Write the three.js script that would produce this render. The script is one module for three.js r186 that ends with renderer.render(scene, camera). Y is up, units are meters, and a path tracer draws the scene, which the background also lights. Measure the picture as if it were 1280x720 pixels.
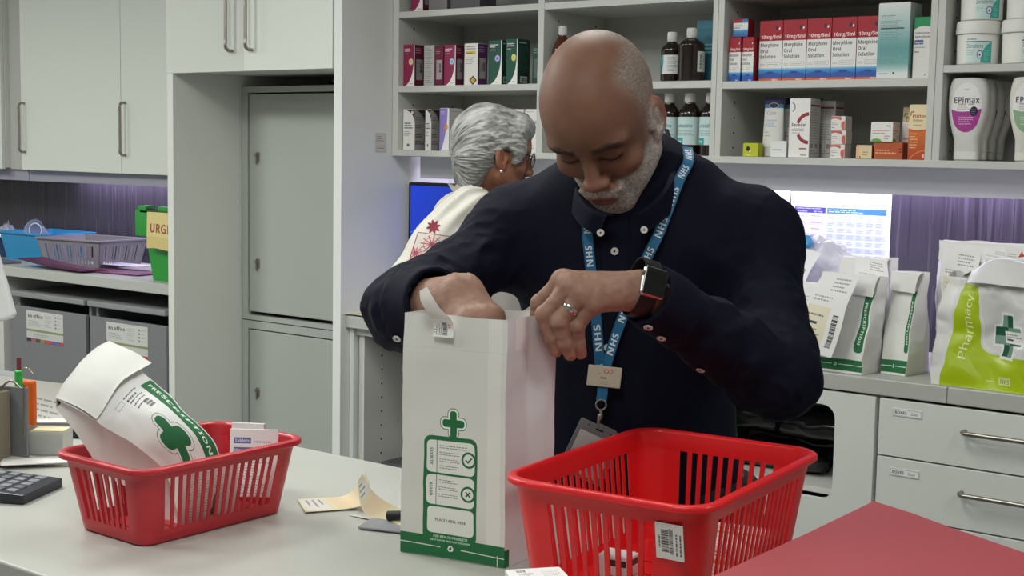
import * as THREE from 'three';
import { RoundedBoxGeometry } from 'three/addons/geometries/RoundedBoxGeometry.js';
import { mergeGeometries, mergeVertices } from 'three/addons/utils/BufferGeometryUtils.js';
import { RectAreaLightUniformsLib } from 'three/addons/lights/RectAreaLightUniformsLib.js';
import { ImprovedNoise } from 'three/addons/math/ImprovedNoise.js';

// ------------------------------------------------------------------ camera, light, exposure
const scene = new THREE.Scene();
const camera = new THREE.PerspectiveCamera(23.65, 1280 / 720, 0.05, 60);
camera.position.set(0, 1.48, 0);
camera.rotation.order = 'YXZ';
camera.rotation.set(-0.09966, 0.65014, 0.01803);
scene.add(camera);
const renderer = new THREE.WebGLRenderer({ antialias: true });
renderer.toneMapping = THREE.LinearToneMapping;
renderer.toneMappingExposure = 2.0;
renderer.shadowMap.enabled = true;
scene.background = new THREE.Color(0x0c0d0e);
RectAreaLightUniformsLib.init();
const CEIL = 2.62;
const PANELS = [[-0.6, -0.4, 6], [-2.5, -0.3, 6], [-3.0, -1.6, 11.5], [-4.9, -1.4, 22], [-1.7, -2.3, 5], [-6.4, -2.0, 9], [0.8, -2, 5]];
const LED = { color: 0xe2daff, power: 17 };

// ------------------------------------------------------------------ helpers
let seed = 20240;
const rnd = () => { seed = (seed * 1664525 + 1013904223) >>> 0; return seed / 4294967296; };
const rr = (a, b) => a + (b - a) * rnd();
const noiseGen = new ImprovedNoise();
const nz = (x, y, z) => noiseGen.noise(x + 31.7, y + 12.3, z + 57.1);
const V = (x, y, z) => new THREE.Vector3(x, y, z);
const used = {};
const numbered = (n) => { const k = used[n] = (used[n] ?? -1) + 1; return k ? n + '_' + String(k).padStart(3, '0') : n; };
function thing(name, label, category, [x, y, z] = [0, 0, 0], turn = 0, group) {
  const o = new THREE.Group(); o.name = numbered(name); scene.add(o);
  o.position.set(x, y, z); o.rotation.y = turn; o.userData = { label, category };
  if (group) o.userData.group = group;
  return o;
}
function obj(name, geo, m, parent = scene) {
  const o = new THREE.Mesh(Array.isArray(geo) ? join(geo) : geo, m);
  o.name = parent === scene ? numbered(name) : name; o.castShadow = o.receiveShadow = true; parent.add(o); return o;
}
function sub(name, parent, [x, y, z] = [0, 0, 0], turn = 0) {
  const o = new THREE.Group(); o.name = name; o.position.set(x, y, z); o.rotation.y = turn; parent.add(o); return o;
}
function struct(name, geo, m, parent = scene) { const o = obj(name, geo, m, parent); if (parent === scene) o.userData.kind = 'structure'; return o; }
function tag(o, label, category, group) { o.userData = { label, category }; if (group) o.userData.group = group; return o; }
function copyOf(src, label, pos, turn) {
  const c = src.clone(); c.name = numbered(src.name.replace(/_\d{3}$/, '')); c.userData = { ...src.userData, label }; scene.add(c);
  if (pos) c.position.set(...pos); if (turn !== undefined) c.rotation.y = turn; return c;
}
function join(list) {
  const l = list.map((g) => { const h = g.index ? g.toNonIndexed() : g.clone(); for (const k of Object.keys(h.attributes)) if (!['position', 'normal', 'uv'].includes(k)) h.deleteAttribute(k);
    if (!h.attributes.uv) h.setAttribute('uv', new THREE.BufferAttribute(new Float32Array(h.attributes.position.count * 2), 2)); h.clearGroups(); return h; });
  return mergeGeometries(l, false);
}
const std = (color, roughness = 0.6, o = {}) => new THREE.MeshStandardMaterial({ color, roughness, ...o });
const phys = (color, roughness, o) => new THREE.MeshPhysicalMaterial({ color, roughness, ...o });
const rb = (w, h, d, r = 0.002, s = 2) => new RoundedBoxGeometry(w, h, d, s, Math.min(r, w / 2.01, h / 2.01, d / 2.01));
const bx = (x0, x1, y0, y1, z0, z1, r = 0.0015) => rb(x1 - x0, y1 - y0, z1 - z0, r).translate((x0 + x1) / 2, (y0 + y1) / 2, (z0 + z1) / 2);
const cyl = (r0, r1, h, n = 24) => new THREE.CylinderGeometry(r0, r1, h, n);
const lathe = (pts, n = 32) => new THREE.LatheGeometry(pts.map(([x, y]) => new THREE.Vector2(x, y)), n);
const tube = (pts, r, seg = 32, n = 8, closed = false) => new THREE.TubeGeometry(new THREE.CatmullRomCurve3(pts.map((p) => V(...p)), closed, 'centripetal'), seg, r, n, closed);
function poly(pts, depth, bevel = 0.001) {
  const s = new THREE.Shape(pts.map(([x, y]) => new THREE.Vector2(x, y)));
  return new THREE.ExtrudeGeometry(s, { depth, bevelEnabled: bevel > 0, bevelSize: bevel, bevelThickness: bevel, bevelSegments: 2, curveSegments: 10 });
}
function rrShape(w, h, r, cx = 0, cy = 0, Cls = THREE.Shape) {
  const s = new Cls(), x = cx - w / 2, y = cy - h / 2;
  s.moveTo(x + r, y); s.lineTo(x + w - r, y); s.quadraticCurveTo(x + w, y, x + w, y + r); s.lineTo(x + w, y + h - r); s.quadraticCurveTo(x + w, y + h, x + w - r, y + h);
  s.lineTo(x + r, y + h); s.quadraticCurveTo(x, y + h, x, y + h - r); s.lineTo(x, y + r); s.quadraticCurveTo(x, y, x + r, y); return s;
}
// a texture drawn on a canvas
function tex(w, h, draw, rep) {
  const c = document.createElement('canvas'); c.width = w; c.height = h; const g = c.getContext('2d');
  draw(g, w, h);
  const t = new THREE.CanvasTexture(c); t.colorSpace = THREE.SRGBColorSpace; t.anisotropy = 4;
  if (rep) { t.wrapS = t.wrapT = THREE.RepeatWrapping; t.repeat.set(...rep); }
  return t;
}
const fill = (g, c, x, y, w, h) => { g.fillStyle = c; g.fillRect(x, y, w, h); };
function txt(g, s, x, y, size, color = '#222', { font = 'sans-serif', bold = true, align = 'left', rot = 0, sx = 1 } = {}) {
  g.save(); g.translate(x, y); g.rotate(rot); g.scale(sx, 1); g.fillStyle = color; g.font = (bold ? 'bold ' : '') + size + 'px ' + font; g.textAlign = align; g.textBaseline = 'middle'; g.fillText(s, 0, 0); g.restore();
}
function lines(g, x, y, w, n, step, t, color = '#777') { for (let i = 0; i < n; i++) { let k = x; const e = x + w * (0.6 + 0.4 * rnd()); while (k < e) { const l = (0.04 + 0.12 * rnd()) * w; fill(g, color, k, y + i * step, Math.min(l, e - k), t); k += l + 0.03 * w; } } }
function barcode(g, x, y, w, h, vertical = false) { let k = 0; const e = vertical ? h : w; while (k < e) { const l = 1 + Math.floor(rnd() * 4); if (vertical) fill(g, '#161616', x, y + k, w, l); else fill(g, '#161616', x + k, y, l, h); k += l + 1 + Math.floor(rnd() * 3); } }
function rrect(g, x, y, w, h, r) { g.beginPath(); g.moveTo(x + r, y); g.lineTo(x + w - r, y); g.quadraticCurveTo(x + w, y, x + w, y + r); g.lineTo(x + w, y + h - r); g.quadraticCurveTo(x + w, y + h, x + w - r, y + h); g.lineTo(x + r, y + h); g.quadraticCurveTo(x, y + h, x, y + h - r); g.lineTo(x, y + r); g.quadraticCurveTo(x, y, x + r, y); g.closePath(); }
function crossPath(g, cx, cy, a, t, r) { // a: half length, t: half thickness of a rounded plus
  g.beginPath();
  const p = [[-t, -a], [t, -a], [t, -t], [a, -t], [a, t], [t, t], [t, a], [-t, a], [-t, t], [-a, t], [-a, -t], [-t, -t]];
  const o = p.length; for (let i = 0; i < o; i++) { const A = p[i], B = p[(i + 1) % o], mx = (A[0] + B[0]) / 2 + cx, my = (A[1] + B[1]) / 2 + cy; if (!i) g.moveTo(mx, my); const C = p[(i + 2) % o]; g.arcTo(B[0] + cx, B[1] + cy, C[0] + cx, C[1] + cy, (i + 1) % 3 === 2 ? r * 0.15 : r); }
  g.closePath();
}
const canvasMat = (w, h, draw, rough = 0.55, o = {}) => std(0xffffff, rough, { map: tex(w, h, draw), ...o });
// grid surface: f(u, v) -> [x, y, z]
function surf(f, nu, nv, flip = false) {
  const p = [], uv = [], ix = [];
  for (let j = 0; j <= nv; j++) for (let i = 0; i <= nu; i++) { p.push(...f(i / nu, j / nv)); uv.push(i / nu, j / nv); }
  for (let j = 0; j < nv; j++) for (let i = 0; i < nu; i++) { const a = j * (nu + 1) + i, b = a + 1, c = a + nu + 1, d = c + 1; if (flip) ix.push(a, c, b, b, c, d); else ix.push(a, b, c, b, d, c); }
  const g = new THREE.BufferGeometry(); g.setAttribute('position', new THREE.Float32BufferAttribute(p, 3)); g.setAttribute('uv', new THREE.Float32BufferAttribute(uv, 2)); g.setIndex(ix); g.computeVertexNormals(); return g;
}
// a sheet with thickness t pushed along its normal
function sheet(f, nu, nv, t) {
  const g = surf(f, nu, nv), n = g.attributes.normal, p = g.attributes.position, c = p.count;
  const pos = [...p.array], uv = [...g.attributes.uv.array], ix = [...g.index.array];
  for (let i = 0; i < c; i++) { pos.push(p.getX(i) - n.getX(i) * t, p.getY(i) - n.getY(i) * t, p.getZ(i) - n.getZ(i) * t); uv.push(uv[2 * i], uv[2 * i + 1]); }
  const L = g.index.count; for (let i = 0; i < L; i += 3) ix.push(ix[i] + c, ix[i + 2] + c, ix[i + 1] + c);
  const W = nu + 1, edge = (a, b) => ix.push(a, a + c, b, b, a + c, b + c);
  for (let i = 0; i < nu; i++) { edge(i + 1, i); edge(nv * W + i, nv * W + i + 1); }
  for (let j = 0; j < nv; j++) { edge(j * W, (j + 1) * W); edge((j + 1) * W + nu, j * W + nu); }
  const o = new THREE.BufferGeometry(); o.setAttribute('position', new THREE.Float32BufferAttribute(pos, 3)); o.setAttribute('uv', new THREE.Float32BufferAttribute(uv, 2)); o.setIndex(ix); o.computeVertexNormals(); return o;
}
// net of control points (rows of [x,y,z]) -> smooth surface function
function net(rows) {
  const cs = rows.map((r) => r.length > 2 ? new THREE.CatmullRomCurve3(r.map((p) => V(...p)), false, 'centripetal') : new THREE.LineCurve3(V(...r[0]), V(...r[1])));
  return (u, v) => { const c = new THREE.CatmullRomCurve3(cs.map((k) => k.getPoint(u)), false, 'centripetal'); return rows.length > 2 ? c.getPoint(v).toArray() : cs[0].getPoint(u).lerp(cs[1].getPoint(u), v).toArray(); };
}
// signed distance fields and a surface-net mesher
const smin = (a, b, k) => { const h = Math.max(k - Math.abs(a - b), 0) / k; return Math.min(a, b) - h * h * k * 0.25; };
const smax = (a, b, k) => -smin(-a, -b, k);
function caps(x, y, z, a, b, r0, r1) { const bx_ = b[0] - a[0], by = b[1] - a[1], bz = b[2] - a[2], px = x - a[0], py = y - a[1], pz = z - a[2]; let t = (px * bx_ + py * by + pz * bz) / (bx_ * bx_ + by * by + bz * bz); t = t < 0 ? 0 : t > 1 ? 1 : t; const dx = px - bx_ * t, dy = py - by * t, dz = pz - bz * t; return Math.sqrt(dx * dx + dy * dy + dz * dz) - (r0 + (r1 - r0) * t); }
function ell(x, y, z, cx, cy, cz, a, b, c) { const px = (x - cx) / a, py = (y - cy) / b, pz = (z - cz) / c; const k0 = Math.sqrt(px * px + py * py + pz * pz), k1 = Math.sqrt(px * px / (a * a) + py * py / (b * b) + pz * pz / (c * c)); return k1 < 1e-9 ? -Math.min(a, b, c) : k0 * (k0 - 1) / k1; }
function meshField(f, lo, hi, cell, color, uvf) {
  const n = [0, 1, 2].map((i) => Math.ceil((hi[i] - lo[i]) / cell) + 1), [nx, ny, nzz] = n;
  const F = new Float32Array(nx * ny * nzz);
  for (let k = 0; k < nzz; k++) for (let j = 0; j < ny; j++) for (let i = 0; i < nx; i++) F[(k * ny + j) * nx + i] = f(lo[0] + i * cell, lo[1] + j * cell, lo[2] + k * cell);
  const id = new Int32Array(nx * ny * nzz).fill(-1), P = [], ix = [];
  const at = (i, j, k) => (k * ny + j) * nx + i;
  for (let k = 0; k < nzz - 1; k++) for (let j = 0; j < ny - 1; j++) for (let i = 0; i < nx - 1; i++) {
    let m = 0; const c = [];
    for (let q = 0; q < 8; q++) { const v = F[at(i + (q & 1), j + (q >> 1 & 1), k + (q >> 2))]; c.push(v); if (v < 0) m |= 1 << q; }
    if (m === 0 || m === 255) continue;
    let sx = 0, sy = 0, sz = 0, s = 0;
    for (let a = 0; a < 8; a++) for (let d = 0; d < 3; d++) { const b = a | 1 << d; if (b === a || (m >> a & 1) === (m >> b & 1)) continue; const t = c[a] / (c[a] - c[b]); sx += (a & 1) + (d === 0 ? t : 0); sy += (a >> 1 & 1) + (d === 1 ? t : 0); sz += (a >> 2) + (d === 2 ? t : 0); s++; }
    id[at(i, j, k)] = P.length / 3; P.push(lo[0] + (i + sx / s) * cell, lo[1] + (j + sy / s) * cell, lo[2] + (k + sz / s) * cell);
  }
  for (let k = 1; k < nzz - 1; k++) for (let j = 1; j < ny - 1; j++) for (let i = 1; i < nx - 1; i++) {
    const v0 = F[at(i, j, k)] < 0;
    for (let d = 0; d < 3; d++) {
      const v1 = F[at(i + (d === 0), j + (d === 1), k + (d === 2))] < 0; if (v0 === v1) continue;
      const [e, g] = [[1, 2], [2, 0], [0, 1]][d], o = (a, b) => { const q = [i, j, k]; q[e] -= a; q[g] -= b; return id[at(...q)]; };
      const a = o(0, 0), b = o(1, 0), c = o(1, 1), h = o(0, 1); if (a < 0 || b < 0 || c < 0 || h < 0) continue;
      if (v0) ix.push(a, b, c, a, c, h); else ix.push(a, c, b, a, h, c);
    }
  }
  const g = new THREE.BufferGeometry(), N = [], C = [], U = [], e = cell * 0.5;
  for (let q = 0; q < P.length; q += 3) {
    const x = P[q], y = P[q + 1], z = P[q + 2];
    let a = f(x + e, y, z) - f(x - e, y, z), b = f(x, y + e, z) - f(x, y - e, z), c = f(x, y, z + e) - f(x, y, z - e); const l = Math.hypot(a, b, c) || 1; a /= l; b /= l; c /= l;
    N.push(a, b, c); if (color) C.push(...color(x, y, z, a, b, c)); U.push(...(uvf ? uvf(x, y, z, a, b, c) : [x + z, y]));
  }
  g.setAttribute('position', new THREE.Float32BufferAttribute(P, 3)); g.setAttribute('normal', new THREE.Float32BufferAttribute(N, 3)); g.setAttribute('uv', new THREE.Float32BufferAttribute(U, 2));
  if (color) g.setAttribute('color', new THREE.Float32BufferAttribute(C, 3));
  g.setIndex(ix); return g;
}
const mix3 = (a, b, t) => [a[0] + (b[0] - a[0]) * t, a[1] + (b[1] - a[1]) * t, a[2] + (b[2] - a[2]) * t];
const sstep = (a, b, x) => { const t = Math.min(1, Math.max(0, (x - a) / (b - a))); return t * t * (3 - 2 * t); };
// ------------------------------------------------------------------ materials of the room
const M = {
  cab: std(0xdcdfd7, 0.42), cabSide: std(0xe4e5e1, 0.5), carcass: std(0xd2d2cc, 0.5), locker: std(0xb2b6ae, 0.5), shelf: std(0xc9cac4, 0.45), pelmet: std(0xe8eaee, 0.5),
  steel: phys(0x9a958c, 0.32, { metalness: 1 }), black: std(0x111214, 0.5), dark: std(0x2a2b2d, 0.6), white: std(0xe9e8e2, 0.5), paper: std(0xe8e8e4, 0.75, { side: THREE.DoubleSide }),
  wall: std(0xcfd0cb, 0.85), hole: std(0x222222, 0.9),
};
const speck = tex(512, 512, (g, w, h) => { fill(g, '#b9bab3', 0, 0, w, h); for (let i = 0; i < 9000; i++) { const v = 176 + Math.floor(rnd() * 26); fill(g, `rgba(${v},${v},${v - 8},0.5)`, rnd() * w, rnd() * h, 1.5, 1.5); } }, [2, 2]);
M.top = std(0xffffff, 0.34, { map: speck });
const grain = (w, h) => tex(w, h, (g) => {
  fill(g, '#403b46', 0, 0, w, h);
  for (let i = 0; i < 520; i++) { const x = rnd() * w, ww = 1 + rnd() * rnd() * 16, t = rnd(); g.fillStyle = t < 0.42 ? `rgba(32,28,40,${0.12 + rnd() * 0.35})` : t < 0.8 ? `rgba(128,122,136,${0.06 + rnd() * 0.26})` : `rgba(78,71,86,${0.2 + rnd() * 0.3})`;
    g.beginPath(); const y0 = -20 + rnd() * h * 0.7 * (rnd() < 0.5 ? 0 : 1), y1 = y0 + h * (0.3 + rnd()); let k = 0; const A = [], B = []; for (let y = y0; y <= y1; y += 24) { k += (rnd() - 0.5) * 3; const f = Math.sin(Math.PI * Math.min(1, (y - y0) / (y1 - y0))); A.push([x + k - ww * f / 2, y]); B.push([x + k + ww * f / 2, y]); }
    A.concat(B.reverse()).forEach(([a, b], q) => q ? g.lineTo(a, b) : g.moveTo(a, b)); g.closePath(); g.fill(); }
});
M.splash = std(0xffffff, 0.35, { map: grain(2048, 512) });
const vinyl = tex(512, 512, (g, w, h) => { fill(g, '#74767a', 0, 0, w, h); for (let i = 0; i < 7000; i++) { const v = 90 + Math.floor(rnd() * 60); fill(g, `rgba(${v},${v},${v + 4},0.6)`, rnd() * w, rnd() * h, 2, 2); } }, [10, 8]);

// ------------------------------------------------------------------ room shell
struct('floor', bx(-7.4, 2.4, -0.08, 0, -4.5, 2, 0), std(0xffffff, 0.5, { map: vinyl }));
struct('ceiling', bx(-7.4, 2.4, CEIL, CEIL + 0.08, -4.5, 2, 0), std(0xdededa, 0.9));
struct('wall_back', bx(-3.33, 2.4, 0, CEIL, -4.2, -4.03, 0), M.wall);
struct('wall_back_left', bx(-7.4, -3.331, 0, CEIL, -4.4, -4.26, 0), M.wall);
struct('wall_left', bx(-7.4, -7.25, 0, CEIL, -4.4, 2, 0), M.wall);
struct('wall_right', bx(2.25, 2.4, 0, CEIL, -4.4, 2, 0), M.wall);
struct('wall_front', bx(-7.4, 2.4, 0, CEIL, 1.85, 2, 0), M.wall);
{ // wood-print splashback panels behind the worktops
  const u = (g, s) => { const p = g.attributes.position, a = g.attributes.uv; for (let i = 0; i < p.count; i++) a.setXY(i, p.getX(i) / 2.2, p.getY(i) / 0.55); return g; };
  M.splash.map.wrapS = M.splash.map.wrapT = THREE.RepeatWrapping;
  struct('trim_1', [u(bx(-2.72, -1.25, 0.9, 1.46, -4.03, -4.022, 0.001)), u(bx(-1.249, 2.2, 0.9, 1.46, -4.03, -4.022, 0.001))], M.splash);
  struct('trim_2', [u(bx(-7.25, -5.335, 0.9, 1.36, -4.26, -4.252, 0.001)), u(bx(-5.334, -4.27, 0.9, 1.36, -4.26, -4.252, 0.001))], M.splash);
}
// ------------------------------------------------------------------ ceiling light panels
for (const [i, [x, z, p]] of PANELS.entries()) {
  const t = thing('ceiling_light', 'square white ceiling light panel ' + ['nearest to the camera over the counter front', 'over the front left end of the counter', 'in front of the grey lockers', 'in front of the left wall cupboards', 'above the man at the counter', 'in the far left corner of the room', 'over the right end of the room'][i], 'light', [x, CEIL, z], 0, 'square ceiling light panels');
  const fr = [bx(-0.31, 0.31, -0.014, 0, -0.31, -0.29), bx(-0.31, 0.31, -0.014, 0, 0.29, 0.31), bx(-0.31, -0.29, -0.014, 0, -0.29, 0.29), bx(0.29, 0.31, -0.014, 0, -0.29, 0.29)];
  obj('frame', fr, M.white, t);
  obj('diffuser', bx(-0.29, 0.29, -0.008, -0.001, -0.29, 0.29), std(0xffffff, 0.6, { emissive: 0xfdfffa, emissiveIntensity: 2.2 }), t);
  const L = new THREE.RectAreaLight(0xfdfffa, p, 0.58, 0.58); L.position.set(x, CEIL - 0.016, z); L.rotation.x = -Math.PI / 2; scene.add(L);
}
// ------------------------------------------------------------------ handles and doors
const bowHandle = (len, out = 0.032, r = 0.0062) => tube([[0, -len / 2, 0], [0, -len / 2, out * 0.6], [0, -len / 2 + 0.012, out], [0, -len / 2 + 0.04, out], [0, 0, out], [0, len / 2 - 0.04, out], [0, len / 2 - 0.012, out], [0, len / 2, out * 0.6], [0, len / 2, 0]], r, 48, 10);
function door(name, parent, x0, x1, y0, y1, z, m, handles = []) { // front face at z
  const d = obj(name, bx(x0 + 0.0015, x1 - 0.0015, y0, y1, z - 0.019, z, 0.0018), m, parent);
  for (const [hx, hy, len, horiz] of handles) { const h = obj('handle', bowHandle(len), M.steel, d); h.position.set(hx, hy, z); if (horiz) h.rotation.z = Math.PI / 2; }
  return d;
}
// left wall cupboards
{
  const t = thing('wall_cupboard', 'long pale wall cupboard with two tall doors above the left worktop', 'cupboard');
  obj('carcass', bx(-6.03, -4.27, 1.35, 2.45, -4.252, -3.95), M.carcass, t);
  door('door', t, -6.025, -5.241, 1.343, 2.45, -3.93, M.cab, [[-5.994, 1.548, 0.235]]);
  door('door', t, -5.241, -4.47, 1.343, 2.45, -3.93, M.cab, [[-5.207, 1.545, 0.235]]);
  obj('light_pelmet', bx(-6.03, -4.27, 1.288, 1.35, -3.99, -3.974), std(0x9c9ba8, 0.5), t);
  const s = obj('light_strip', bx(-5.9, -4.4, 1.328, 1.348, -4.2, -4.17), std(0xffffff, 0.5, { emissive: LED.color, emissiveIntensity: 3 }), t);
  const L = new THREE.RectAreaLight(LED.color, LED.power * 0.9, 1.7, 0.03); L.position.set(-5.15, 1.326, -4.185); L.rotation.x = -Math.PI / 2; scene.add(L);
  const c = thing('corner_cupboard', 'pale corner wall cupboard at the far left edge of the picture', 'cupboard');
  obj('filler', bx(-6.16, -6.03, 1.343, 2.45, -4.25, -3.955), std(0xb3b4ad, 0.5), c);
  obj('carcass', bx(-7.2, -6.16, 1.35, 2.45, -4.25, -3.93), M.carcass, c);
  door('door', c, -6.9, -6.162, 1.343, 2.45, -3.91, M.cab);
  obj('light_pelmet', bx(-7.2, -6.035, 1.288, 1.35, -3.99, -3.974), std(0x9c9ba8, 0.5), c);
}
// left worktop
{
  const t = thing('worktop', 'white worktop below the left wall cupboards holding trays and a green tub', 'worktop');
  obj('top', bx(-7.2, -4.27, 0.855, 0.9, -4.252, -3.66, 0.003), M.top, t);
  obj('support_panel', bx(-6.05, -5.83, 0, 0.854, -4.2, -3.69), M.carcass, t);
  obj('support_panel', bx(-4.62, -4.27, 0, 0.854, -4.2, -3.72), M.carcass, t);
}
// two shredding consoles with office-recycling labels
function consoleLabel() {
  return canvasMat(384, 256, (g, w, h) => {
    fill(g, '#cfcfca', 0, 0, w, h); txt(g, 'kn office', 16, 44, 38, '#3a3940'); for (let i = 0; i < 4; i++) lines(g, 18, 82 + i * 13, 150, 1, 1, 4, '#8d8f90');
    for (let i = 0; i < 6; i++) lines(g, 196, 30 + i * 17, 80, 1, 1, 4, '#9a9a98'); for (let i = 0; i < 4; i++) { fill(g, '#77757e', 300, 26 + i * 28, 14, 14); lines(g, 322, 32 + i * 28, 50, 1, 1, 5, '#9a9a98'); }
    fill(g, '#8c9468', 0, 152, w, 18); fill(g, '#c9c9c3', 0, 170, w, 52); txt(g, '△', 28, 196, 30, '#777'); txt(g, '♲', 350, 196, 34, '#777'); lines(g, 70, 190, 240, 1, 1, 5, '#77787c'); lines(g, 70, 204, 200, 1, 1, 4, '#8a8a8c');
    ['#3a3440', '#a3636f', '#4c5a3a', '#8d8d52', '#b05a58', '#a74d63', '#4f6fb5', '#b24a58'].forEach((c, i) => fill(g, c, i * 48, 226, 48, 30));
  });
}
const kn = consoleLabel();
function shredConsole(x0, x1, label) {
  const t = thing('paper_console', label, 'console', [0, 0, 0], 0);
  const w = x1 - x0, z = -3.7;
  const g1 = std(0x84868a, 0.55);
  obj('body', [bx(x0 + 0.01, x0 + 0.028, 0.02, 0.775, z - 0.45, z - 0.03), bx(x1 - 0.028, x1 - 0.01, 0.02, 0.775, z - 0.45, z - 0.03), bx(x0 + 0.028, x1 - 0.028, 0.02, 0.775, z - 0.46, z - 0.44), bx(x0 + 0.028, x1 - 0.028, 0.02, 0.04, z - 0.45, z - 0.03), bx(x0 + 0.028, x1 - 0.028, 0.5, 0.52, z - 0.44, z - 0.04)], g1, t);
  obj('lid', bx(x0, x1 - 0.008, 0.758, 0.784, z - 0.46, z + 0.012, 0.006), std(0x8d8f90, 0.5), t);
  const d = obj('door', bx(x0 + 0.004, x1 - 0.012, 0.02, 0.714, z - 0.02, z, 0.003), std(0x7d7f80, 0.5), t);
  obj('label', bx(x0 + 0.125, x0 + 0.41, 0.555, 0.7, z, z + 0.001, 0.0004), kn, d);
  return t;
}
shredConsole(-5.78, -5.19, 'grey paper console with office label, farther left of the two under the worktop');
shredConsole(-5.175, -4.63, 'grey paper console with office label, nearer the tall cabinet under the worktop');

// tall cabinet that frames the lockers
{
  const t = thing('tall_cabinet', 'tall pale cabinet with open alcove and two doors over the grey lockers', 'cabinet');
  obj('side_panel', bx(-4.267, -4.232, 0, 2.45, -4.25, -3.412, 0.002), std(0xd6d8d0, 0.5), t);
  obj('side_panel', bx(-3.372, -3.334, 0, 2.45, -4.02, -3.406, 0.002), M.cabSide, t);
  obj('carcass', bx(-4.231, -3.373, 1.757, 2.45, -4.0, -3.431), M.carcass, t);
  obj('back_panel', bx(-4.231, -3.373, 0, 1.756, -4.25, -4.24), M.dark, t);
  door('door', t, -4.267, -3.825, 1.748, 2.45, -3.41, std(0xcfd2ca, 0.42), [[-3.893, 1.99, 0.335]]);  // left door toned darker in colour, in place of its tilt to the light
  door('door', t, -3.825, -3.376, 1.748, 2.45, -3.404, M.cab, [[-3.78, 1.99, 0.335]]);
}
{
  const t = thing('locker', 'grey metal locker with two locked doors inside the alcove', 'locker');
  const zf = -3.754;
  obj('body', [bx(-4.228, -3.376, 0, 0.03, -4.2, zf - 0.02), bx(-4.228, -3.376, 1.69, 1.714, -4.2, zf), bx(-4.228, -4.196, 0.03, 1.69, -4.2, zf), bx(-3.4, -3.376, 0.03, 1.69, -4.2, zf), bx(-4.196, -3.4, 0.745, 0.8, -4.2, zf), bx(-4.196, -3.4, 0.03, 1.69, -4.2, -4.18)], M.locker, t);
  obj('seam', bx(-4.228, -3.376, 0.778, 0.7815, zf - 0.01, zf + 0.0008, 0.0003), M.dark, t);
  for (const [y0, y1, keys] of [[0.815, 1.684, [1.437, 1.012]], [0.04, 0.74, [0.49]]]) {
    const d = obj('door', bx(-4.19, -3.404, y0, y1, zf - 0.025, zf - 0.003, 0.003), M.locker, t);
    for (const k of keys) { const l = obj('lock', [bx(-4.146, -4.128, k - 0.02, k + 0.018, zf - 0.003, zf + 0.004, 0.003), cyl(0.007, 0.007, 0.012, 16).rotateX(Math.PI / 2).translate(-4.137, k + 0.006, zf + 0.005), bx(-4.141, -4.133, k - 0.03, k - 0.004, zf + 0.004, zf + 0.009, 0.002)], M.steel, d); l.name = 'lock'; }
  }
}
{ // small printed card on the panel side
  const m = canvasMat(128, 128, (g, w, h) => { fill(g, '#b9b6ad', 0, 0, w, h); fill(g, '#cfccc2', 6, 6, w - 12, h - 12); lines(g, 12, 20, 90, 3, 14, 5, '#7c776e'); lines(g, 12, 84, 100, 2, 14, 5, '#8d6a6a'); });
  tag(obj('wall_card', bx(0, 0.001, 1.465, 1.532, -3.63, -3.575, 0.0003).translate(-3.3335, 0, 0), [m, m, m, m, m, m]), 'small printed card stuck on the pale cabinet side left of the shelves', 'card');
}
// ------------------------------------------------------------------ wall shelving
const SF = -3.66, SB = -4.018;
{
  const t = thing('shelf_unit', 'white wall shelving in four bays full of medicines', 'shelving');
  const top = 2.4, bot = 1.454;
  obj('back_panel', bx(-3.33, 2.2, bot, top, -4.028, SB), std(0xb9b9b4, 0.6), t);
  for (const [x0, x1] of [[-3.332, -3.305], [-2.696, -2.672], [-2.05, -2.0325], [-2.0315, -2.012], [-1.386, -1.3665], [-1.3655, -1.345], [-0.53, -0.5], [0.3, 0.33], [1.1, 1.13], [2.17, 2.2]]) obj('upright', bx(x0, x1, bot, top, SB, SF, 0.0015), M.shelf, t);
  const bays = [[-3.305, -2.696, [1.699, 1.958, 2.2]], [-2.672, -2.05, [1.699, 1.958, 2.2]], [-2.012, -1.386, [1.695, 1.958, 2.2]]];
  for (const [x0, x1, ys] of bays) for (const y of ys) obj('shelf', bx(x0, x1, y - 0.022, y, SB, SF - 0.001, 0.0015), M.shelf, t);
  for (const [x0, x1] of [[-1.345, -0.53], [-0.5, 0.3], [0.33, 1.1], [1.13, 2.17]]) for (const y of [1.728, 1.99, 2.2]) obj('shelf', bx(x0, x1, y - 0.02, y, SB, SF - 0.001, 0.0015), M.shelf, t);
  obj('bottom_shelf', bx(-3.332, 2.2, bot - 0.0005, bot + 0.02, SB, SF + 0.002, 0.0015), M.shelf, t);
  const holes = []; for (const x of [-3.3045, -2.6715, -2.0115, -1.3445]) for (let y = 1.5; y < 2.1; y += 0.045) for (const z of [-3.74, -3.96]) holes.push(cyl(0.0032, 0.0032, 0.001, 8).rotateZ(Math.PI / 2).translate(x, y, z));
  const h = obj('peg_holes', holes, M.hole, t); h.userData.kind = 'stuff';
  obj('light_pelmet', bx(-3.305, 2.2, 1.374, bot - 0.001, -3.8, -3.782), M.pelmet, t);
  obj('light_strip', bx(-3.2, 2.0, 1.43, 1.452, -3.96, -3.93), std(0xffffff, 0.5, { emissive: LED.color, emissiveIntensity: 3 }), t);
  for (const [x0, x1] of [[-3.2, -1.5], [-1.5, 0.2]]) { const L = new THREE.RectAreaLight(LED.color, LED.power, x1 - x0, 0.03); L.position.set((x0 + x1) / 2, 1.428, -3.945); L.rotation.x = -Math.PI / 2; scene.add(L); }
}
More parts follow.
